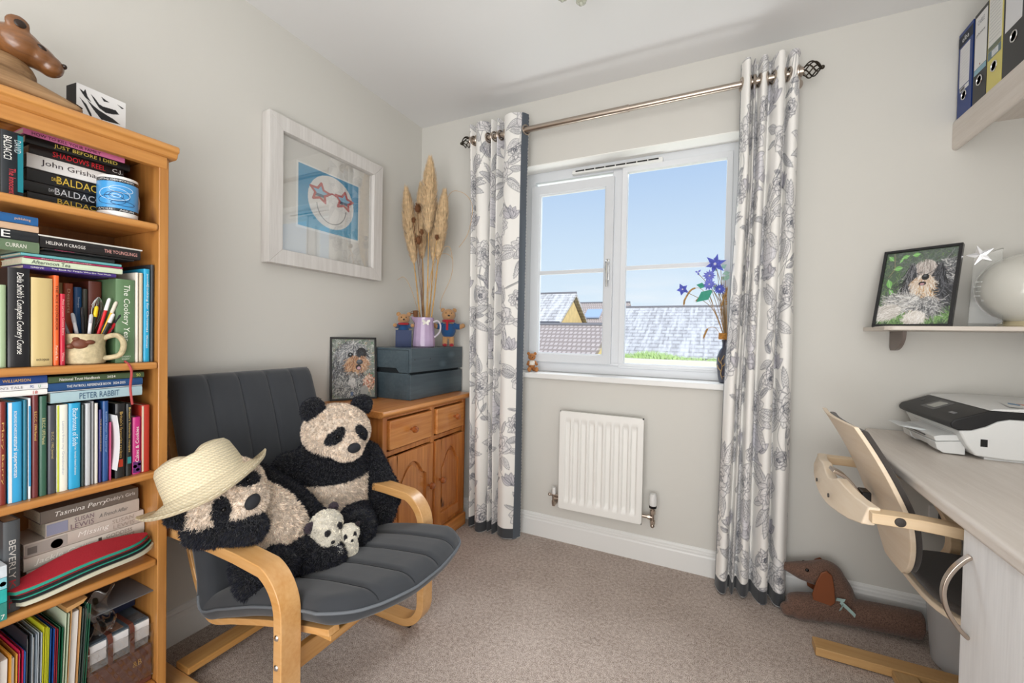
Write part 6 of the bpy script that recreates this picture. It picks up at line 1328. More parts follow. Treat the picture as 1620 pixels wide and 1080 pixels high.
for x in (.262, .185): m_.tube([(x,-1.82,1.655),(x+.004,-1.75,1.645),(x+.006,-1.700,1.636)], [.026,.021,.0165], 14); m_.ell((x+.006,-1.692,1.6375), (.016,.022,.0115), 14)
obj('body', fuse(m_, .004, 3), CW2, cbz, ang=180)
m_ = MB()
for x in (.260, .268, .276): m_.tube([(x,-1.712,1.6495),(x+.001,-1.694,1.650),(x+.002,-1.6745,1.641)], .0016, 6)
obj('claw_lines', m_, mat('dark_nose', '2a1c14', .3), cbz)
z_ = thing('zebra_block', 'small black and white zebra striped canvas block on the bookcase top', 'ornament', (.17, -1.60, 1.6245))
Mz = Matrix.Translation((.205,-1.612,1.6245)) @ Matrix.Rotation(.10, 4, 'Z')
m_ = MB().box(-.045,-.052,0,0,.052,.104); m_.xf(Mz); obj('block', m_, mat('block_black', '18191b', .6), z_, bevel=.0015)
R = np.random.default_rng(31); c = Canvas(.104, .104, .0008, 'e9e9e9')
for pts in ([(.006,.092),(.014,.088),(.018,.096),(.022,.080),(.030,.068),(.018,.074),(.010,.084)],[(.028,.090),(.036,.076),(.046,.062),(.060,.056),(.076,.060),(.090,.066),(.082,.074),(.066,.072),(.054,.070),(.046,.072),(.038,.082)],[(.020,.072),(.034,.052),(.050,.034),(.070,.036),(.092,.040),(.076,.048),(.060,.052),(.046,.056),(.034,.062)],
    [(.006,.070),(.018,.050),(.028,.030),(.034,.018),(.030,.038),(.020,.058)],[(.05,.094),(.056,.084),(.068,.088),(.060,.090)],[(.046,.012),(.060,.020),(.080,.024),(.098,.022),(.080,.030),(.060,.026)],[(.004,.04),(.016,.022),(.022,.004),(.028,.004),(.016,.030)],[(.060,.004),(.080,.012),(.100,.008),(.098,.012),(.080,.018)],[(.084,.092),(.096,.084),(.100,.088)]): c.poly(pts, '1c1d1f')
o3 = Mz @ Vector((.0006,-.052,0)); r3 = Mz.to_3x3() @ Vector((0,1,0)); picture('stripe_print', c, o3, r3, (0,0,1), PRINT, z_)

# ---------------------------------------------------------------- fitted desk, drawer cupboard, shelves
ASH = wood('pale_ash_laminate', 'e0d8d0', 'cec4ba', 'y', 26, .42, bump=.08, pos=(.3,.7)); ASHZ = wood('white_ash_door', 'f0f0f0', 'dedede', 'z', 26, .4, bump=.12, pos=(.3,.7)); ASHX = wood('pale_ash_shelf', 'dfd6cc', 'cbc0b5', 'x', 26, .42, bump=.08, pos=(.3,.7))
desk = thing('desk', 'pale ash-effect fitted desktop along the right wall, printer standing on it', 'desk', (2.5, -.9, .73))
m_ = MB(); edge = [(2.250,-.0165),(2.238,-.10),(2.205,-.25),(2.178,-.42),(2.163,-.62),(2.155,-.90),(2.150,-1.2),(2.148,-1.8),(2.148,-2.6)]
pts = edge+[(2.776,-2.6),(2.776,-.0165)]; m_.prism(pts, 'z', .728, .760); obj('worktop', m_, ASH, desk, bevel=.010, seg=4, ang=60)
cup = thing('desk_cupboard', 'white wood-grain cupboard under the desk with a bow handle', 'cupboard', (2.4, -1.4, 0))
obj('carcass', MB().box(2.190,-1.85,.001,2.74,-.954,.7275), ASHZ, cup, bevel=.001)
d_ = obj('door', MB().box(2.170,-1.50,.012,2.188,-.956,.722), ASHZ, cup, bevel=.003)
hp = [(2.170-.040*math.sin(PI*q)**.8, -.988, .676-.167*q) for q in np.linspace(0, 1, 25)]
obj('bow_handle', MB().sweep(hp, .013, .008, (0,1,0)), METAL, d_, bevel=.002, ang=60)
sh = thing('binder_shelf', 'pale ash shelf with a deep front high on the right wall, holding binders', 'shelf', (2.63, -.9, 1.83))
obj('front_fascia', MB().prism([(2.488,1.836),(2.486,1.842),(2.486,1.932),(2.489,1.9385),(2.506,1.9385),(2.506,1.836),(2.500,1.832),(2.493,1.832)], 'y', -1.9, -.0005), ASH, sh, ang=60)
obj('shelf_board', MB().box(2.5065,-1.9,1.918,2.778,-.0005,1.9385), ASH, sh)
obj('underside_batten', MB().prism([(2.507,1.86),(2.778,1.80),(2.778,1.9175),(2.507,1.9175)], 'y', -.52, -.50), ASH, sh)
ps = thing('photo_shelf', 'thin pale shelf on the window wall, holding dog photo and glass award', 'shelf', (2.5, -.12, 1.147))
obj('shelf_board', MB().prism([(2.238,-.0005),(2.238,-.235),(2.250,-.252),(2.265,-.258),(2.778,-.258),(2.778,-.0005)], 'z', 1.1475, 1.1630), ASHX, ps, bevel=.003)
a_ = [(-.001,1.147)]+[(-.001-.128*math.cos(q)**.8 if math.cos(q) > 0 else -.001, 1.147-.072*math.sin(q)**.9 if math.sin(q) > 0 else 1.147) for q in np.linspace(0, PI/2-.001, 16)]
for x in (2.322, 2.70): obj('bracket', MB().prism([(-.129,1.1472)]+[(-.129+.095*(q**1.5), 1.1472-.074*math.sin(PI/2*q)**.7) for q in np.linspace(.05,1,12)]+[(-.012,1.073),(-.001,1.085),(-.001,1.1472)], 'x', x, x+.012), mat('taupe_bracket', '7d716b', .4), ps, bevel=.001)

# --- box files
def binder(y0, y1, z1, col, label, lab_col='e2e2e4', spec=None):
    z0 = 1.9388; x = 2.4925; o_ = thing('lever_arch_file', label, 'ring binder', (2.6,(y0+y1)/2,z0), 'lever arch files on the high shelf'); y0, y1 = min(y0,y1)+.0008, max(y0,y1)-.0008
    m_ = MB(); m_.box(x,y0,z0+.0002,x+.003,y1,z1); m_.box(x+.003,y0,z0+.0002,x+.28,y0+.003,z1); m_.box(x+.003,y1-.003,z0+.0002,x+.28,y1,z1); obj('cover', m_, mat('binder_'+col, col, .4), o_)
    obj('papers', MB().box(x+.012,y0+.004,z0+.004,x+.27,y1-.004,z1-.012), mat('white_paper', 'e2e2e0', .8), o_)
    yc = (y0+y1)/2; zc = z0+(.072 if spec != 'wide' else .105); m_ = MB(); R_ = Matrix.Rotation(-PI/2,3,'Y')
    obj('finger_ring', MB().tube([(x-.001, yc+.0155*math.cos(q), zc+.0155*math.sin(q)) for q in np.linspace(0,2*PI,24,endpoint=False)], .0018, 6, closed=True), CHROME, o_)
    obj('finger_hole', MB().lathe([(0,0),(.0148,0)], (x-.0004,yc,zc), 24, R=R_), mat('hole_black', '060606', .9), o_)
    return o_, x, y0, y1, z0, yc
def lab(o_, x, y0, y1, z0, z1, col, name='label', k=.0006): return obj(name, MB().box(x-k,y0,z0,x-.0001,y1,z1), mat('label_'+col, col, .6), o_, smooth=False)
def btext(o_, s_, x, yc, zc, w, h, col, sh=0): return text(o_, s_, (x-.0007,yc,zc), (0,-1,0), (0,0,1), w, h, col, lift=.0003, shear=sh)
o_, x, y0, y1, z0, yc = binder(-.106,-.010,2.252,'15357a','blue file nearest the window wall on the high shelf')
lab(o_,x,y0+.018,y1-.012,z0+.11,z0+.255,'e2e2e4'); lab(o_,x,y0+.0,y1-.0,z0+.262,z0+.30,'1c2436','header',.0004); btext(o_,'elba',x,yc,z0+.281,.045,.018,'e8e8ea'); lab(o_,x,y0+.018,y1-.018,z0+.092,z0+.106,'e2e2e4','barcode_label')
for k in range(8): lab(o_,x,y0+.045+k*.0035,y0+.047+k*.0035,z0+.094,z0+.104,'222222','barcode_bar',.0009)
for k in range(12): lab(o_,x,y0+.022,y1-.016,z0+.118+k*.011,z0+.1184+k*.011,'b9bcc4','ruled_line',.0009)
o_, x, y0, y1, z0, yc = binder(-.196,-.1145,2.252,'1b1c1f','black file with a white and blue label, second on the high shelf')
lab(o_,x,y0+.004,y1-.006,z0+.120,z0+.300,'e6e6e6'); lab(o_,x,y0+.004,y1-.006,z0+.100,z0+.118,'8fb4c4','blue_strip'); btext(o_,'CABLE',x,yc,z0+.275,.040,.016,'8a8e94'); btext(o_,'photos',x,yc,z0+.235,.05,.012,'2a2c30',.3); m_ = MB().lathe([(0,0),(.003,0)], (x-.0011,yc,z0+.128), 12, R=Matrix.Rotation(-PI/2,3,'Y')); obj('red_dot', m_, mat('dot_red', 'c8503a', .5), o_)
o_, x, y0, y1, z0, yc = binder(-.279,-.1975,2.262,'d8cc72','yellow file with a lined label, third on the high shelf')
lab(o_,x,y0+.006,y1-.004,z0+.148,z0+.318,'e2e2de'); lab(o_,x,y0+.006,y1-.004,z0+.105,z0+.132,'6c8088','blue_strip')
for k in range(12): lab(o_,x,y0+.012,y1-.010,z0+.165+k*.0115,z0+.1656+k*.0115,'8d9498','ruled_line',.0009)
for k in range(5): lab(o_,x,y0+.006,y1-.004,z0+.134+k*.003,z0+.1353+k*.003,'6c8088','stripe',.0009)
for k in range(9): lab(o_,x,y0+.020+k*.004,y0+.022+k*.004,z0+.108,z0+.128,'e8e8e8','barcode_bar',.0009)
o_, x, y0, y1, z0, yc = binder(-.392,-.2805,2.262,'1d1e21','wide black file with a large white label, fourth on the high shelf', spec='wide')
lab(o_,x,y0+.020,y1-.010,z0+.140,z0+.310,'e0e1e4')
o_, x, y0, y1, z0, yc = binder(-.470,-.3935,2.262,'24252a','black file at the right edge of the picture, fifth on the high shelf'); lab(o_,x,y0+.008,y1-.008,z0+.15,z0+.30,'dadbde')

# --- things on the photo shelf
root, M_ = framed_photo('framed_photo', 'black-framed photo of a black and white shaggy dog lying on grass', (2.3214, -.1809, 1.1632), .2152, .3121, -2.16, .331, dog_two(), .0095)
m_ = MB().prism([(-.024,.0),(-.060,.105),(-.078,.105),(-.100,.085),(-.125,.0)], 'y', .070, .076); m_.xf(Matrix.Translation((2.3214,-.1809,1.1632)) @ Matrix.Rotation(-2.16, 4, 'Z')); obj('easel_strut', m_, mat('brown_card_strut', '5a3a26', .8), root, smooth=False)
ACR = bpy.data.materials.new('clear_acrylic'); ACR.use_nodes = True; pb = ACR.node_tree.nodes['Principled BSDF']; pb.inputs['Transmission Weight'].default_value = 1; pb.inputs['Roughness'].default_value = 0.0; pb.inputs['IOR'].default_value = 1.30; pb.inputs['Base Color'].default_value = (.97,.98,.97,1)
aw = thing('glass_award', 'clear glass award with a silver star, between dog photo and white globe', 'award', (2.535, -.14, 1.1632)); Ma = Matrix.Translation((2.535,-.140,1.1635)) @ Matrix.Rotation(-.42, 4, 'Z')
m_ = MB(); wv, dp = .041, .015; vs = [(-wv,-dp*1.3,0),(wv,-dp*1.3,0),(wv,dp*1.3,0),(-wv,dp*1.3,0),(-wv*.80,-dp*.6,.245),(wv*.86,-dp*.6,.268),(wv*.86,dp*.6,.268),(-wv*.80,dp*.6,.245)]
m_.add(vs, [(3,2,1,0),(4,5,6,7),(0,1,5,4),(1,2,6,5),(2,3,7,6),(3,0,4,7)]); m_.xf(Ma); obj('glass_block', m_, ACR, aw, smooth=False, bevel=.002)
m_ = MB(); so_ = [(( .036 if k % 2 == 0 else .0145)*math.cos(.25+PI/2+k*PI/5), (.036 if k % 2 == 0 else .0145)*math.sin(.25+PI/2+k*PI/5)) for k in range(10)]
fr_ = [(x-.016,-.018,z+.248) for x, z in so_]; bk = [(x-.016,-.0125,z+.248) for x, z in so_]; m_.add(fr_+bk+[(-.016,-.0205,.248)], [(k,(k+1) % 10,20) for k in range(10)]+[tuple(range(19,9,-1))]+[(k,k+10,(k+1)%10+10,(k+1)%10) for k in range(10)]); m_.xf(Ma); obj('silver_star', m_, mat('satin_silver', 'c4c4c6', .22, 1), aw, smooth=False)
o3 = Ma @ Vector((0,-.0165,.12)); rr_ = Ma.to_3x3() @ Vector((1,0,0)); et = mat('etched_frost', 'e8ebea', .9)
for k, (s_, w_, h_) in enumerate((('CERTIFICATE OF',.052,.004),('ACHIEVEMENT',.056,.004),('presented to',.04,.003),('FOR SERVICE',.048,.0035),('2019',.014,.006))): text(aw, s_, Ma @ Vector((-.003,-.0175-.0008+.0,.155-k*.016)), rr_, (0,0,1), w_, h_, et, name='etched_lettering', lift=.0022)
gb = thing('white_globe', 'large frosted white globe at the right end of the photo shelf', 'globe', (2.632, -.135, 1.1632))
obj('globe', MB().lathe([(.001,-.118)]+[(.118*math.sin(q), -.118*math.cos(q)) for q in np.linspace(.05, PI-.02, 40)]+[(.001,.118)], (2.632,-.135,1.293), 48), mat('frosted_glass', 'd4d3cb', .22, coat=.5), gb)
obj('base_ring', MB().lathe([(.045,0),(.060,0),(.062,.006),(.052,.014),(.044,.020)], (2.632,-.135,1.1635), 32), mat('pale_base', 'c9bd9c', .4), gb)

# --- printer
PRW = mat('printer_white', 'dfe0df', .38); PRB = mat('printer_black', '161618', .45); PRG = mat('printer_grey', 'bcbfbe', .4)
pn = thing('printer', 'white and black inkjet printer standing on the far end of the desk', 'printer', (2.53, -.24, .7605)); Y0, Y1 = -.425, -.035
side = [(2.405,.770),(2.385,.800),(2.366,.842),(2.395,.846),(2.425,.860),(2.450,.878),(2.475,.886),(2.735,.890),(2.735,.775),(2.470,.766)]
obj('body', MB().prism(side, 'y', Y0, Y1), PRW, pn, bevel=.006, seg=3, ang=50)
m_ = MB(); m_.prism([(2.3655,.8425),(2.350,.850),(2.347,.862),(2.355,.874),(2.430,.9075),(2.700,.9085),(2.738,.900),(2.738,.8905),(2.475,.8865),(2.450,.8785),(2.425,.8605),(2.395,.8465)], 'y', Y0-.002, Y1+.002); obj('control_panel', m_, PRB, pn, bevel=.004, seg=3, ang=50)
m_ = MB(); m_.prism([(2.432,.9085),(2.440,.914),(2.52,.920),(2.66,.920),(2.735,.910),(2.739,.9005),(2.70,.9085)], 'y', Y0-.001, Y1+.001); obj('scanner_lid', m_, PRW, pn, bevel=.003, ang=50)
n1 = Vector((-.40,0,.92)).normalized(); u1 = Vector((.92,0,.40)).normalized()
def on_panel(s_, y, lift): return Vector((2.355,0,.874))+Vector((.075,0,.0335))*s_+Vector((0,y,0))+n1*lift
def slab(s0, s1, ya, yb, lift): 
    a, b, c_, d_ = on_panel(s0,ya,lift), on_panel(s1,ya,lift), on_panel(s1,yb,lift), on_panel(s0,yb,lift); e_ = n1*.004
    return MB().add([a-e_,b-e_,c_-e_,d_-e_,a,b,c_,d_], [(3,2,1,0),(4,5,6,7),(0,1,5,4),(1,2,6,5),(2,3,7,6),(3,0,4,7)])
obj('screen_bezel', slab(.18,.92,-.255,-.155,.0006), mat('bezel_grey', '3a3a3e', .35), pn, smooth=False); obj('touch_screen', slab(.32,.80,-.232,-.178,.0012), mat('screen_grey', 'a3a59e', .2), pn, smooth=False)
obj('badge', slab(.30,.42,-.365,-.330,.0008), mat('badge_grey', '77777c', .3), pn, smooth=False); obj('round_button', MB().lathe([(0,0),(.006,0),(.006,.001)], on_panel(.6,-.085,.0002), 16, R=Matrix.Rotation(-.42,3,'Y')), mat('bezel_grey', '3a3a3e', .35), pn)
obj('card_slot', MB().box(2.415,Y0-.0012,.800,2.430,Y0,.822), BLACK, pn)
m_ = MB(); m_.prism([(2.395,.764),(2.345,.764),(2.330,.775),(2.325,.796),(2.395,.806)], 'y', -.395, -.335); m_.prism([(2.395,.772),(2.336,.774),(2.325,.796),(2.395,.806)], 'y', -.3349, -.2051); m_.prism([(2.395,.764),(2.345,.764),(2.330,.775),(2.325,.796),(2.395,.806)], 'y', -.205, -.145)
obj('paper_tray', m_, PRW, pn, bevel=.002, ang=50)
obj('tray_cover', MB().prism([(2.396,.8065),(2.328,.7975),(2.322,.812),(2.340,.818),(2.396,.826)], 'y', -.392, -.148), PRW, pn, bevel=.002, ang=50)
obj('output_recess', MB().box(2.372,-.385,.827,2.39,-.10,.842), PRG, pn)
obj('paper_catch', MB().prism([(2.322,.8125),(2.340,.8185),(2.285,.8245),(2.268,.822)], 'y', -.300, -.190), mat('translucent_catch', 'cfd3d4', .3), pn, bevel=.001)
obj('tray_slot', MB().box(2.3230,-.33,.8035,2.3245,-.22,.8075), BLACK, pn)
obj('foot', MB().box(2.430,-.41,.7602,2.53,-.05,.7698), PRW, pn); 
c = Canvas(.16, .10, .002, 'dfe0df'); c.poly([(.01,.07),(.06,.085),(.12,.05),(.09,.045)],'c9705a'); c.poly([(.02,.055),(.07,.075),(.13,.035),(.08,.04)],'d48a74'); c.poly([(.05,.09),(.10,.092),(.15,.06),(.11,.06)],'7f9db0'); c.poly([(.06,.03),(.10,.04),(.14,.02),(.09,.012)],'6d93b4'); c.poly([(.11,.085),(.14,.09),(.155,.075)],'b9a890')
picture('lid_sticker', c, (2.485,-.400,.9206), (.25,.97,0), (.97,-.25,0), PRINT, pn)

# ---------------------------------------------------------------- desk chair
MAPLE = wood('pale_maple', 'ecdcc6', 'dfc9ac', 'y', 12, .45, bump=.04, pos=(.3,.7)); MAPLEX = wood('pale_maple_long', 'e6cfae', 'd4b48a', 'x', 14, .45, bump=.04, pos=(.3,.7)); DKC = mat('dark_taupe_fabric', '47423f', .95, bump=.4, scale=300, sheen=.2)
dc = thing('desk_chair', 'pale wooden desk chair with dark taupe pads, tucked under the desk', 'chair', (2.27, -.60, 0)); YC = -.575
def backX(z): t_ = (z-.455)/.425; return 2.195-.050*t_-.110*t_*t_ if t_ > 0 else 2.195
def back_hw(z): t_ = (z-.455)/.425; return .186*min(1, (max(0, t_)*2.2+.02))**.42*(1-.06*t_)
def shell(x_off, th, inset, nm, mt, zt=.878, zb=.465, bev=.002):
    nz_, ny = 30, 20; m_ = MB()
    def P(i, j, side): z = zb+(zt-zb)*i/nz_; y = (-1+2*j/ny)*(back_hw(z)-inset); curve = .020*(1-(y/.2)**2) ; return (backX(z)+x_off+side*th-curve*.9, YC+y, z)
    A = [P(i,j,0) for i in range(nz_+1) for j in range(ny+1)]; B = [P(i,j,1) for i in range(nz_+1) for j in range(ny+1)]; w = ny+1; n0 = len(A); fs = []
    for i in range(nz_):
        for j in range(ny): a = i*w+j; fs += [(a,a+w,a+w+1,a+1),(n0+a,n0+a+1,n0+a+w+1,n0+a+w)]
        fs += [(i*w,n0+i*w,n0+(i+1)*w,(i+1)*w),(i*w+ny,(i+1)*w+ny,n0+(i+1)*w+ny,n0+i*w+ny)]
    for j in range(ny): fs += [(j,j+1,n0+j+1,n0+j),(nz_*w+j,n0+nz_*w+j,n0+nz_*w+j+1,nz_*w+j+1)]
    return obj(nm, m_.add(A+B, fs), mt, dc, bevel=bev, ang=50)
shell(0, .012, 0, 'back_shell', MAPLE); shell(.0125, .018, .010, 'back_pad', DKC, .868, .475, .005)
# seat
def seat_outline(k=1.0):
    o = []
    for q in np.linspace(0, 2*PI, 48, endpoint=False):
        cx, cy = math.cos(q), math.sin(q); ex = .62
        o.append((2.425+k*.205*math.copysign(abs(cx)**ex, cx), YC+k*.215*math.copysign(abs(cy)**ex, cy)))
    return o
obj('seat_shell', MB().prism(seat_outline(), 'z', .408, .424), MAPLE, dc, bevel=.004, ang=60); obj('seat_pad', MB().prism(seat_outline(.955), 'z', .4245, .448), DKC, dc, bevel=.010, seg=4, ang=60)
# arms that sweep down at the front into legs, joined by a yoke behind the back
for yc, nm in ((-.305, 'arm_hoop'), (-.845, 'arm_hoop')):
    path = smooth_path([(2.045,yc,.680),(2.15,yc,.680),(2.25,yc,.668),(2.335,yc,.625),(2.392,yc,.545),(2.410,yc,.47),(2.405,yc,.42),(2.385,yc,.392)], 7)
    obj(nm, MB().sweep(path, .042, .026, (0,1,0)), MAPLEX, dc, bevel=.003)
m_ = MB(); yo = [(-.845,.655,.700),(-.78,.640,.700),(-.72,.632,.705),(-.66,.625,.712),(-.615,.622,.695),(-.575,.622,.688),(-.535,.622,.695),(-.49,.625,.712),(-.43,.632,.705),(-.37,.640,.700),(-.305,.655,.700)]
def yx(y): return 2.042-.026*(1-((y-YC)/.27)**2)
vs = [];
for y, za, zb_ in yo:
    for x_, z_ in ((yx(y)-.012, za),(yx(y)+.016, za+.0),(yx(y)+.028, zb_),(yx(y)+.002, zb_)): vs.append((x_, y, z_))
fs = [(0,1,2,3), tuple((len(yo)-1)*4+k for k in (3,2,1,0))]
for i in range(len(yo)-1):
    for k in range(4): fs.append((i*4+k, (i+1)*4+k, (i+1)*4+(k+1)%4, i*4+(k+1)%4))
obj('back_yoke', m_.add(vs, fs), MAPLE, dc, bevel=.004, ang=50)
for y in (-.50,-.65): obj('screw', MB().lathe([(0,0),(.006,0),(.006,.003)], (yx(y)-.0125,y,.655), 12, R=Matrix.Rotation(-PI/2,3,'Y')), mat('dark_screw', '3a3430', .4), dc)
obj('pivot_cap', MB().lathe([(0,.003),(.010,.002),(.011,0)], (2.098,-.8665,.681), 20, R=Matrix.Rotation(PI/2,3,'X')), mat('dark_screw', '3a3430', .4), dc)
obj('back_clamp', MB().sweep(smooth_path([(2.025,YC,.715),(2.055,YC,.700),(2.080,YC,.670),(2.098,YC,.64)], 5), .050, .010, (0,1,0)), METAL, dc, bevel=.002, ang=60); obj('clamp_pad', MB().box(2.095,YC-.024,.625,2.118,YC+.024,.665), BLACK, dc, bevel=.004)
obj('seat_bearer', MB().box(2.34,-.86,.375,2.40,-.29,.4075), MAPLE, dc, bevel=.003); obj('column', MB().box(2.45,-.61,.0345,2.50,-.54,.4075), MAPLE, dc, bevel=.003); obj('centre_runner', MB().box(2.42,-.7725,.0045,2.53,-.3775,.034), MAPLE, dc, bevel=.003)
for yc in (-.345, -.805): obj('floor_runner', MB().box(2.040,yc-.032,.004,2.66,yc+.032,.034), wood('oiled_runner', 'cfa873', 'b98e58', 'x', 14, .5, bump=.05, pos=(.3,.7)), dc, bevel=.003)
obj('cross_runner', MB().box(2.245,-.7725,.0045,2.310,-.3775,.030), wood('oiled_cross', 'cba878', 'b08a58', 'y', 14, .5, bump=.05, pos=(.3,.7)), dc, bevel=.003)

# ---------------------------------------------------------------- waste bin, draught excluder, socket
wb = thing('waste_bin', 'pale grey plastic waste bin on the carpet under the desk chair', 'bin', (2.512, -.215, 0))
obj('bin_body', MB().lathe([(0,.004),(.095,.0),(.108,.004),(.132,.30),(.136,.302),(.137,.312),(.131,.314),(.104,.012),(0,.012)], (2.512,-.215,.001), 40), mat('pale_grey_plastic', 'b6b8ba', .4), wb)
obj('grip_hole', MB().lathe([(0,0),(.018,0),(.018,.002)], (2.408,-.287,.275), 20, R=Matrix.Rotation(-PI/2,3,'Y') @ Matrix.Rotation(0,3,'X')), mat('hole_grey', '3c3d40', .8), wb)
TWD = mat('brown_tweed', '6a5145', .98, bump=.9, scale=320, var=.45, vscale=260, sheen=.2, detail=2)
de = thing('draught_excluder', 'brown tweed sausage dog draught excluder lying along the skirting board', 'soft toy', (2.2, -.11, 0))
m_ = MB(); m_.tube(smooth_path([(1.992,-.155,.036),(2.02,-.150,.042),(2.12,-.125,.049),(2.25,-.110,.052),(2.38,-.100,.053),(2.405,-.098,.053),(2.415,-.098,.052)], 6), [.026,.032,.038,.042,.045,.047,.048]+[.0500]*24+[.050,.050,.046,.040,.030,.012], 24)
m_.tube([(1.985,-.165,.030),(2.10,-.150,.034)], [.026,.030], 16); m_.ell((1.985,-.165,.030), .026, 16)
m_.tube(smooth_path([(2.18,-.112,.06),(2.165,-.105,.12),(2.14,-.10,.16)], 4), .045, 18)
m_.ell((2.118,-.100,.170), (.062,.046,.056), 22); m_.tube([(2.11,-.10,.168),(2.03,-.102,.166),(1.985,-.104,.170)], [.052,.034,.017], 20); m_.ell((1.985,-.104,.170), .017, 14)
obj('body', fuse(m_, .005, 4), TWD, de, ang=180)
LTH = mat('tan_leather', '7d4526', .5, bump=.3, scale=60)
ear = [(2.110,.212),(2.092,.200),(2.078,.160),(2.066,.110),(2.070,.082),(2.092,.070),(2.122,.074),(2.140,.095),(2.136,.150),(2.128,.198)]
obj('ear', MB().prism(ear, 'y', -.163, -.156), LTH, de, bevel=.003, ang=60); obj('ear', MB().prism(ear, 'y', -.050, -.044), LTH, de, bevel=.003, ang=60)
obj('nose', MB().ell((1.968,-.104,.174), (.010,.012,.011), 14), BLACK, de)
for y in (-.1355,-.066): obj('eye', MB().ell((2.052,y,.187), (.007,.005,.007), 12), mat('glass_eye', '0a0a0c', .08), de)
RIB = mat('pale_blue_ribbon', '9fb9b6', .6); m_ = MB()
for pts in ([(2.145,-.155,.108),(2.156,-.170,.116),(2.166,-.176,.120)],[(2.155,-.166,.106),(2.170,-.178,.098),(2.188,-.184,.084),(2.196,-.186,.076)],[(2.160,-.166,.100),(2.158,-.180,.094),(2.150,-.182,.085)]): m_.sweep(smooth_path(pts, 4), .014, .0015, (.2,-.2,.95))
obj('ribbon', m_, RIB, de)
sk = thing('wall_socket', 'white wall socket with black plugs below the desk, behind the chair', 'socket', (2.50, -.006, .44))
obj('face_plate', MB().box(2.455,-.009,.395,2.600,-.0002,.482), WHITEP, sk, bevel=.002)
for x in (2.480, 2.545): obj('plug', MB().box(x,-.040,.415,x+.034,-.0092,.460), BLACK, sk, bevel=.005)

# ---------------------------------------------------------------- window sill things
vs_ = thing('vase', 'dark grey vase with gold leaf pattern on the right of the sill', 'vase', (1.748, .040, .9002)); VX, VY = 1.748, .040
obj('body', MB().lathe([(0,.002),(.026,0),(.030,.004),(.036,.045),(.041,.085),(.040,.120),(.030,.150),(.019,.165),(.018,.185),(.022,.200),(.019,.201),(.015,.185),(.015,.165),(0,.14)], (VX,VY,.9002), 32), mat('dark_vase_glaze', '3f4250', .25, coat=.5), vs_)
m_ = MB()
def surf(a, z): r = np.interp(z, [0,.045,.085,.12,.15], [.030,.0365,.0415,.0405,.0305])+.0006; return (VX+r*math.cos(a), VY+r*math.sin(a), .9002+z)
for pts in ([(-2.0,.02),(-2.2,.045),(-2.0,.075),(-2.15,.105)],[(-2.1,.055),(-2.5,.07),(-2.6,.085)],[(-2.05,.075),(-1.7,.09),(-1.5,.105)],[(-2.1,.09),(-2.4,.105),(-2.5,.120)],[(-2.0,.03),(-1.6,.04),(-1.5,.055)],[(-2.1,.105),(-1.9,.12),(-1.8,.13)]):
    q = [surf(a, z) for a, z in pts]; m_.tube(smooth_path(q, 4), [.0012+.0012*math.sin(PI*i/(len(pts)*4-4)) for i in range((len(pts)-1)*4+1)], 5)
obj('gold_leaf_pattern', m_, mat('gold_paint', 'c9a878', .35, .5), vs_)
bk_ = MB()
for k in range(7): bk_.tube([(VX-.010+.023*math.cos(q)+.001*math.sin(q*9+k), VY-.012+.017*math.sin(q), .9002+.205+k*.0042) for q in np.linspace(0,2*PI,26,endpoint=False)], .0026, 5, closed=True)
tag(obj('straw_wreath', bk_, mat('straw_gold', 'b98440', .7, var=.3, scale=120), loc=(VX,VY,1.1)), 'small woven straw ring on the neck of the grey vase', 'straw ring')
R = np.random.default_rng(21); BLU = mat('blue_petal', '5a64c4', .6, var=.25, scale=60); BLU2 = mat('violet_petal', '7a80d6', .6, var=.2, scale=60); LFG = mat('green_silk_leaf', '3f9a84', .6); LFP = mat('pale_silk_leaf', '9fc4b4', .6); WHT = mat('dry_wheat', 'b28a52', .8, var=.3, scale=90); STG = mat('brown_flower_stem', '8d7452', .7)
cam_d = Vector((-.06,-1,0)).normalized()
def pet(m_, c, a, ln, wd, tilt=.25):
    c = Vector(c); r = Vector((math.cos(a), 0, math.sin(a))); s_ = Vector((-math.sin(a), 0, math.cos(a))); n = Vector((0,-1,0)); P = lambda u, v, w: c+r*u+s_*v+n*w
    f = [P(0,-wd*.2,0),P(0,wd*.2,0),P(ln*.45,wd,tilt*ln*.5),P(ln*.45,-wd,tilt*ln*.5),P(ln,0,tilt*ln*.6),P(ln*.45,0,tilt*ln*.5-wd*.35)]
    m_.add(f, [(0,5,3),(0,1,5),(1,2,5),(5,2,4),(3,5,4)])
def flower(label, c, r, n, mt, wd=.3, inner=True, rot=0):
    root = thing('silk_flower', label, 'flower', (VX,VY,1.10), 'blue silk flowers in the grey vase'); c = Vector(c)
    obj('stem', MB().tube(smooth_path([(VX,VY,1.08),(VX+(c.x-VX)*.35,VY+(c.y-VY)*.5,1.12+(c.z-1.1)*.55),tuple(c+Vector((0,.006,-.004)))], 8), .0013, 6), STG, root)
    m_ = MB()
    for k in range(n): pet(m_, c, rot+2*PI*k/n, r*R.uniform(.85,1.1), r*wd)
    if inner:
        for k in range(n): pet(m_, c+Vector((0,-.003,0)), rot+.4+2*PI*k/n, r*.6, r*wd*.7, .6)
    obj('petals', m_, mt, root, smooth=False, solid=.0006); obj('centre', MB().ell(c+Vector((0,-.006,0)), (r*.14,.003,r*.14), 8), mat('flower_centre', 'cfd0e0', .7), root)
def at_(px_x, z): return (px_x, .035, z)
flower('large violet star flower at the top of the vase arrangement', (1.690,.030,1.455), .048, 6, BLU, .20, rot=.3)
flower('round blue flower below the top star flower', (1.668,.025,1.400), .030, 12, BLU2, .22)
flower('second round blue flower, lowest of the middle pair', (1.668,.025,1.360), .030, 12, BLU2, .22)
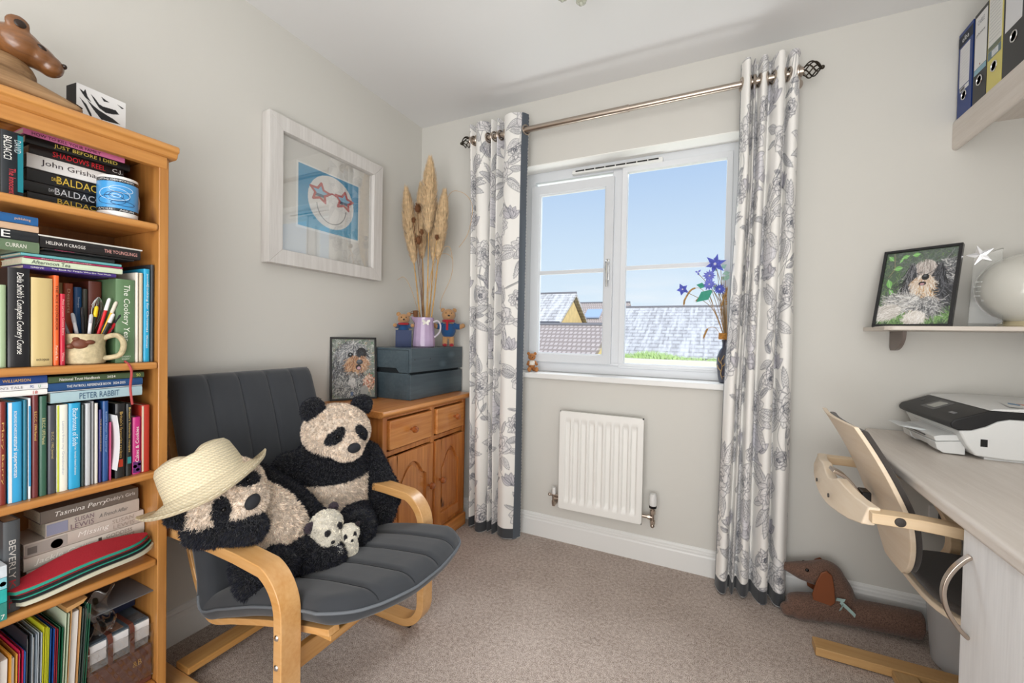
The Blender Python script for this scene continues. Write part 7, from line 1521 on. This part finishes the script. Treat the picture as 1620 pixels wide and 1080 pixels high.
flower('blue cornflower beside the curtain, at the right of the vase', (1.712,.015,1.335), .028, 14, BLU, .18)
flower('blue bell flower hanging out furthest left from the vase', (1.552,.030,1.340), .030, 5, BLU, .30, rot=-.5)
flower('tiny violet bud left of the top star flower', (1.618,.030,1.420), .016, 3, BLU2, .30, False, PI*.9)
def sleaf(label, c, ln, wd, a, mt):
    root = thing('silk_leaf', label, 'leaf', (VX,VY,1.10), 'silk leaves in the grey vase'); m_ = MB(); pet(m_, c, a, ln, wd, .15); obj('leaf_blade', m_, mt, root, smooth=False, solid=.0006)
    obj('stem', MB().tube(smooth_path([(VX,VY,1.08),(VX+(c[0]-VX)*.4,VY,1.2),c], 6), .0012, 6), STG, root)
sleaf('large teal green leaf hanging in the middle of the vase arrangement', (1.680,.010,1.330), .085, .024, -2.45, LFG)
sleaf('smaller green leaf left of the large teal leaf', (1.652,.025,1.352), .040, .014, 2.95, LFG)
for k, (x, z, a) in enumerate(((1.715,1.435,.6),(1.725,1.41,0.1),(1.70,1.425,2.5),(1.72,1.395,-.6),(1.700,1.36,-2.0),(1.735,1.38,1.0))):
    sleaf(['pale leaf nearest the top star flower','pale leaf pointing at the curtain, upper right','pale leaf pointing left, upper right sprig','pale leaf drooping right of the blue flowers','yellow green leaf behind the middle flowers','pale leaf pointing up beside the curtain'][k], (x,.04,z), .030, .011, a, LFP)
for k, (pts, lb) in enumerate((([(1.745,.03,1.09),(1.69,.03,1.24),(1.64,.03,1.335),(1.595,.03,1.34),(1.565,.03,1.295),(1.560,.03,1.27)],'long wheat ear arching left above the vase'),([(1.745,.03,1.09),(1.70,.03,1.22),(1.670,.03,1.31),(1.640,.03,1.31),(1.615,.03,1.285)],'short wheat ear inside the arching one'),
    ([(1.735,.02,1.10),(1.70,.02,1.155),(1.67,.02,1.155),(1.655,.02,1.125),(1.652,.02,1.115)],'low wheat ear curling left beside the straw ring'),([(1.75,.03,1.09),(1.745,.03,1.2),(1.740,.03,1.30),(1.742,.03,1.34)],'upright wheat ear against the curtain'),([(1.75,.03,1.09),(1.72,.03,1.22),(1.728,.03,1.28),(1.735,.03,1.31)],'second upright wheat ear behind the cornflower'))):
    root = thing('wheat_ear', lb, 'dried grass', (VX,VY,1.10), 'wheat ears in the grey vase'); P = smooth_path(pts, 8); n = len(P); obj('stem', MB().tube(P, .0011, 6), WHT, root); m_ = MB()
    for i in range(int(n*.55), n-1):
        t_ = (P[i+1]-P[i]).normalized(); m_.ell(P[i], (.0045,.0045,.0045), 6)
        for j in range(5):
            d_ = (t_*1.3+Vector(R.normal(size=3))*.35).normalized(); s_ = d_.orthogonal().normalized()*.0008; m_.add([P[i]-s_, P[i]+s_, P[i]+d_*.016], [(0,1,2)])
    obj('seed_head', m_, WHT, root, smooth=False)
# tiny jointed teddy on the left of the sill
tb = thing('teddy_bear', 'tiny brown teddy in a white vest sitting at the sill\'s left end', 'soft toy', (.768, .035, .9003)); BR = mat('ginger_plush', 'a9703f', .9, bump=.5, scale=300)
Mt = Matrix.Translation((.768,.035,.9003)) @ Matrix.Rotation(-1.0, 4, 'Z')
def pt(nm, fn, mt, par=tb): m_ = MB(); fn(m_); m_.xf(Mt); return obj(nm, m_, mt, par)
pt('body', lambda m: (m.ell((0,0,.038),(.018,.020,.026),14), m.tube([(.0,.017,.055),(.020,.026,.040)],[.008,.007],10), m.tube([(.0,-.017,.055),(.020,-.026,.040)],[.008,.007],10)), BR)
for sg in (1,-1): pt('leg', lambda m: (m.tube([(.005,sg*.012,.014),(.038,sg*.020,.012)],[.0115,.0105],12), m.ell((.042,sg*.021,.015),(.009,.011,.014),12)), BR)
pt('white_vest', lambda m: m.ell((0,0,.045),(.0195,.0215,.021),14), mat('white_knit', 'ded8cc', .9))
hd2 = pt('head', lambda m: (m.ell((0,0,.083),(.020,.022,.020),16), m.ell((.018,0,.078),(.010,.011,.009),12), m.ell((-.002,.019,.101),(.005,.009,.009),10), m.ell((-.002,-.019,.101),(.005,.009,.009),10)), BR)
pt('face', lambda m: (m.ell((.028,0,.081),.003,8), m.ell((.018,.009,.089),.0022,8), m.ell((.018,-.009,.089),.0022,8)), BLACK, hd2)

# ---------------------------------------------------------------- ceiling light, only its lowest glass drops in view
lt = thing('ceiling_light', 'ceiling light whose lowest glass petals just show at the top edge', 'ceiling light', (1.265, -.80, 2.399))
obj('ceiling_rose', MB().lathe([(.0,0),(.055,0),(.050,-.015),(.02,-.030),(.0,-.032)][::-1], (1.265,-.80,2.399), 30), METAL, lt)
obj('stem', MB().cyl((1.265,-.80,2.367),(1.265,-.80,2.27), .007), METAL, lt)
FG = mat('grey_glass_petal', 'b9bcae', .2, coat=.6)
for k, (dx, dy, z) in enumerate(((0,0,2.235),(-.062,.008,2.243),(.055,.028,2.243),(.012,-.08,2.26),(-.02,.085,2.27))):
    m_ = MB()
    for j in range(6):
        a = 2*PI*j/6; c_ = Vector((1.265+dx,-.80+dy,z+.006)); m_.ell(c_+Vector((math.cos(a)*.010,math.sin(a)*.010,.006)), (.010,.010,.012), 10)
    m_.ell((1.265+dx,-.80+dy,z+.004), (.009,.009,.012), 10); m_.tube([(1.265+dx,-.80+dy,z+.02),(1.265,-.80,2.30)], .003, 6)
    obj('glass_flower', m_, FG, lt)
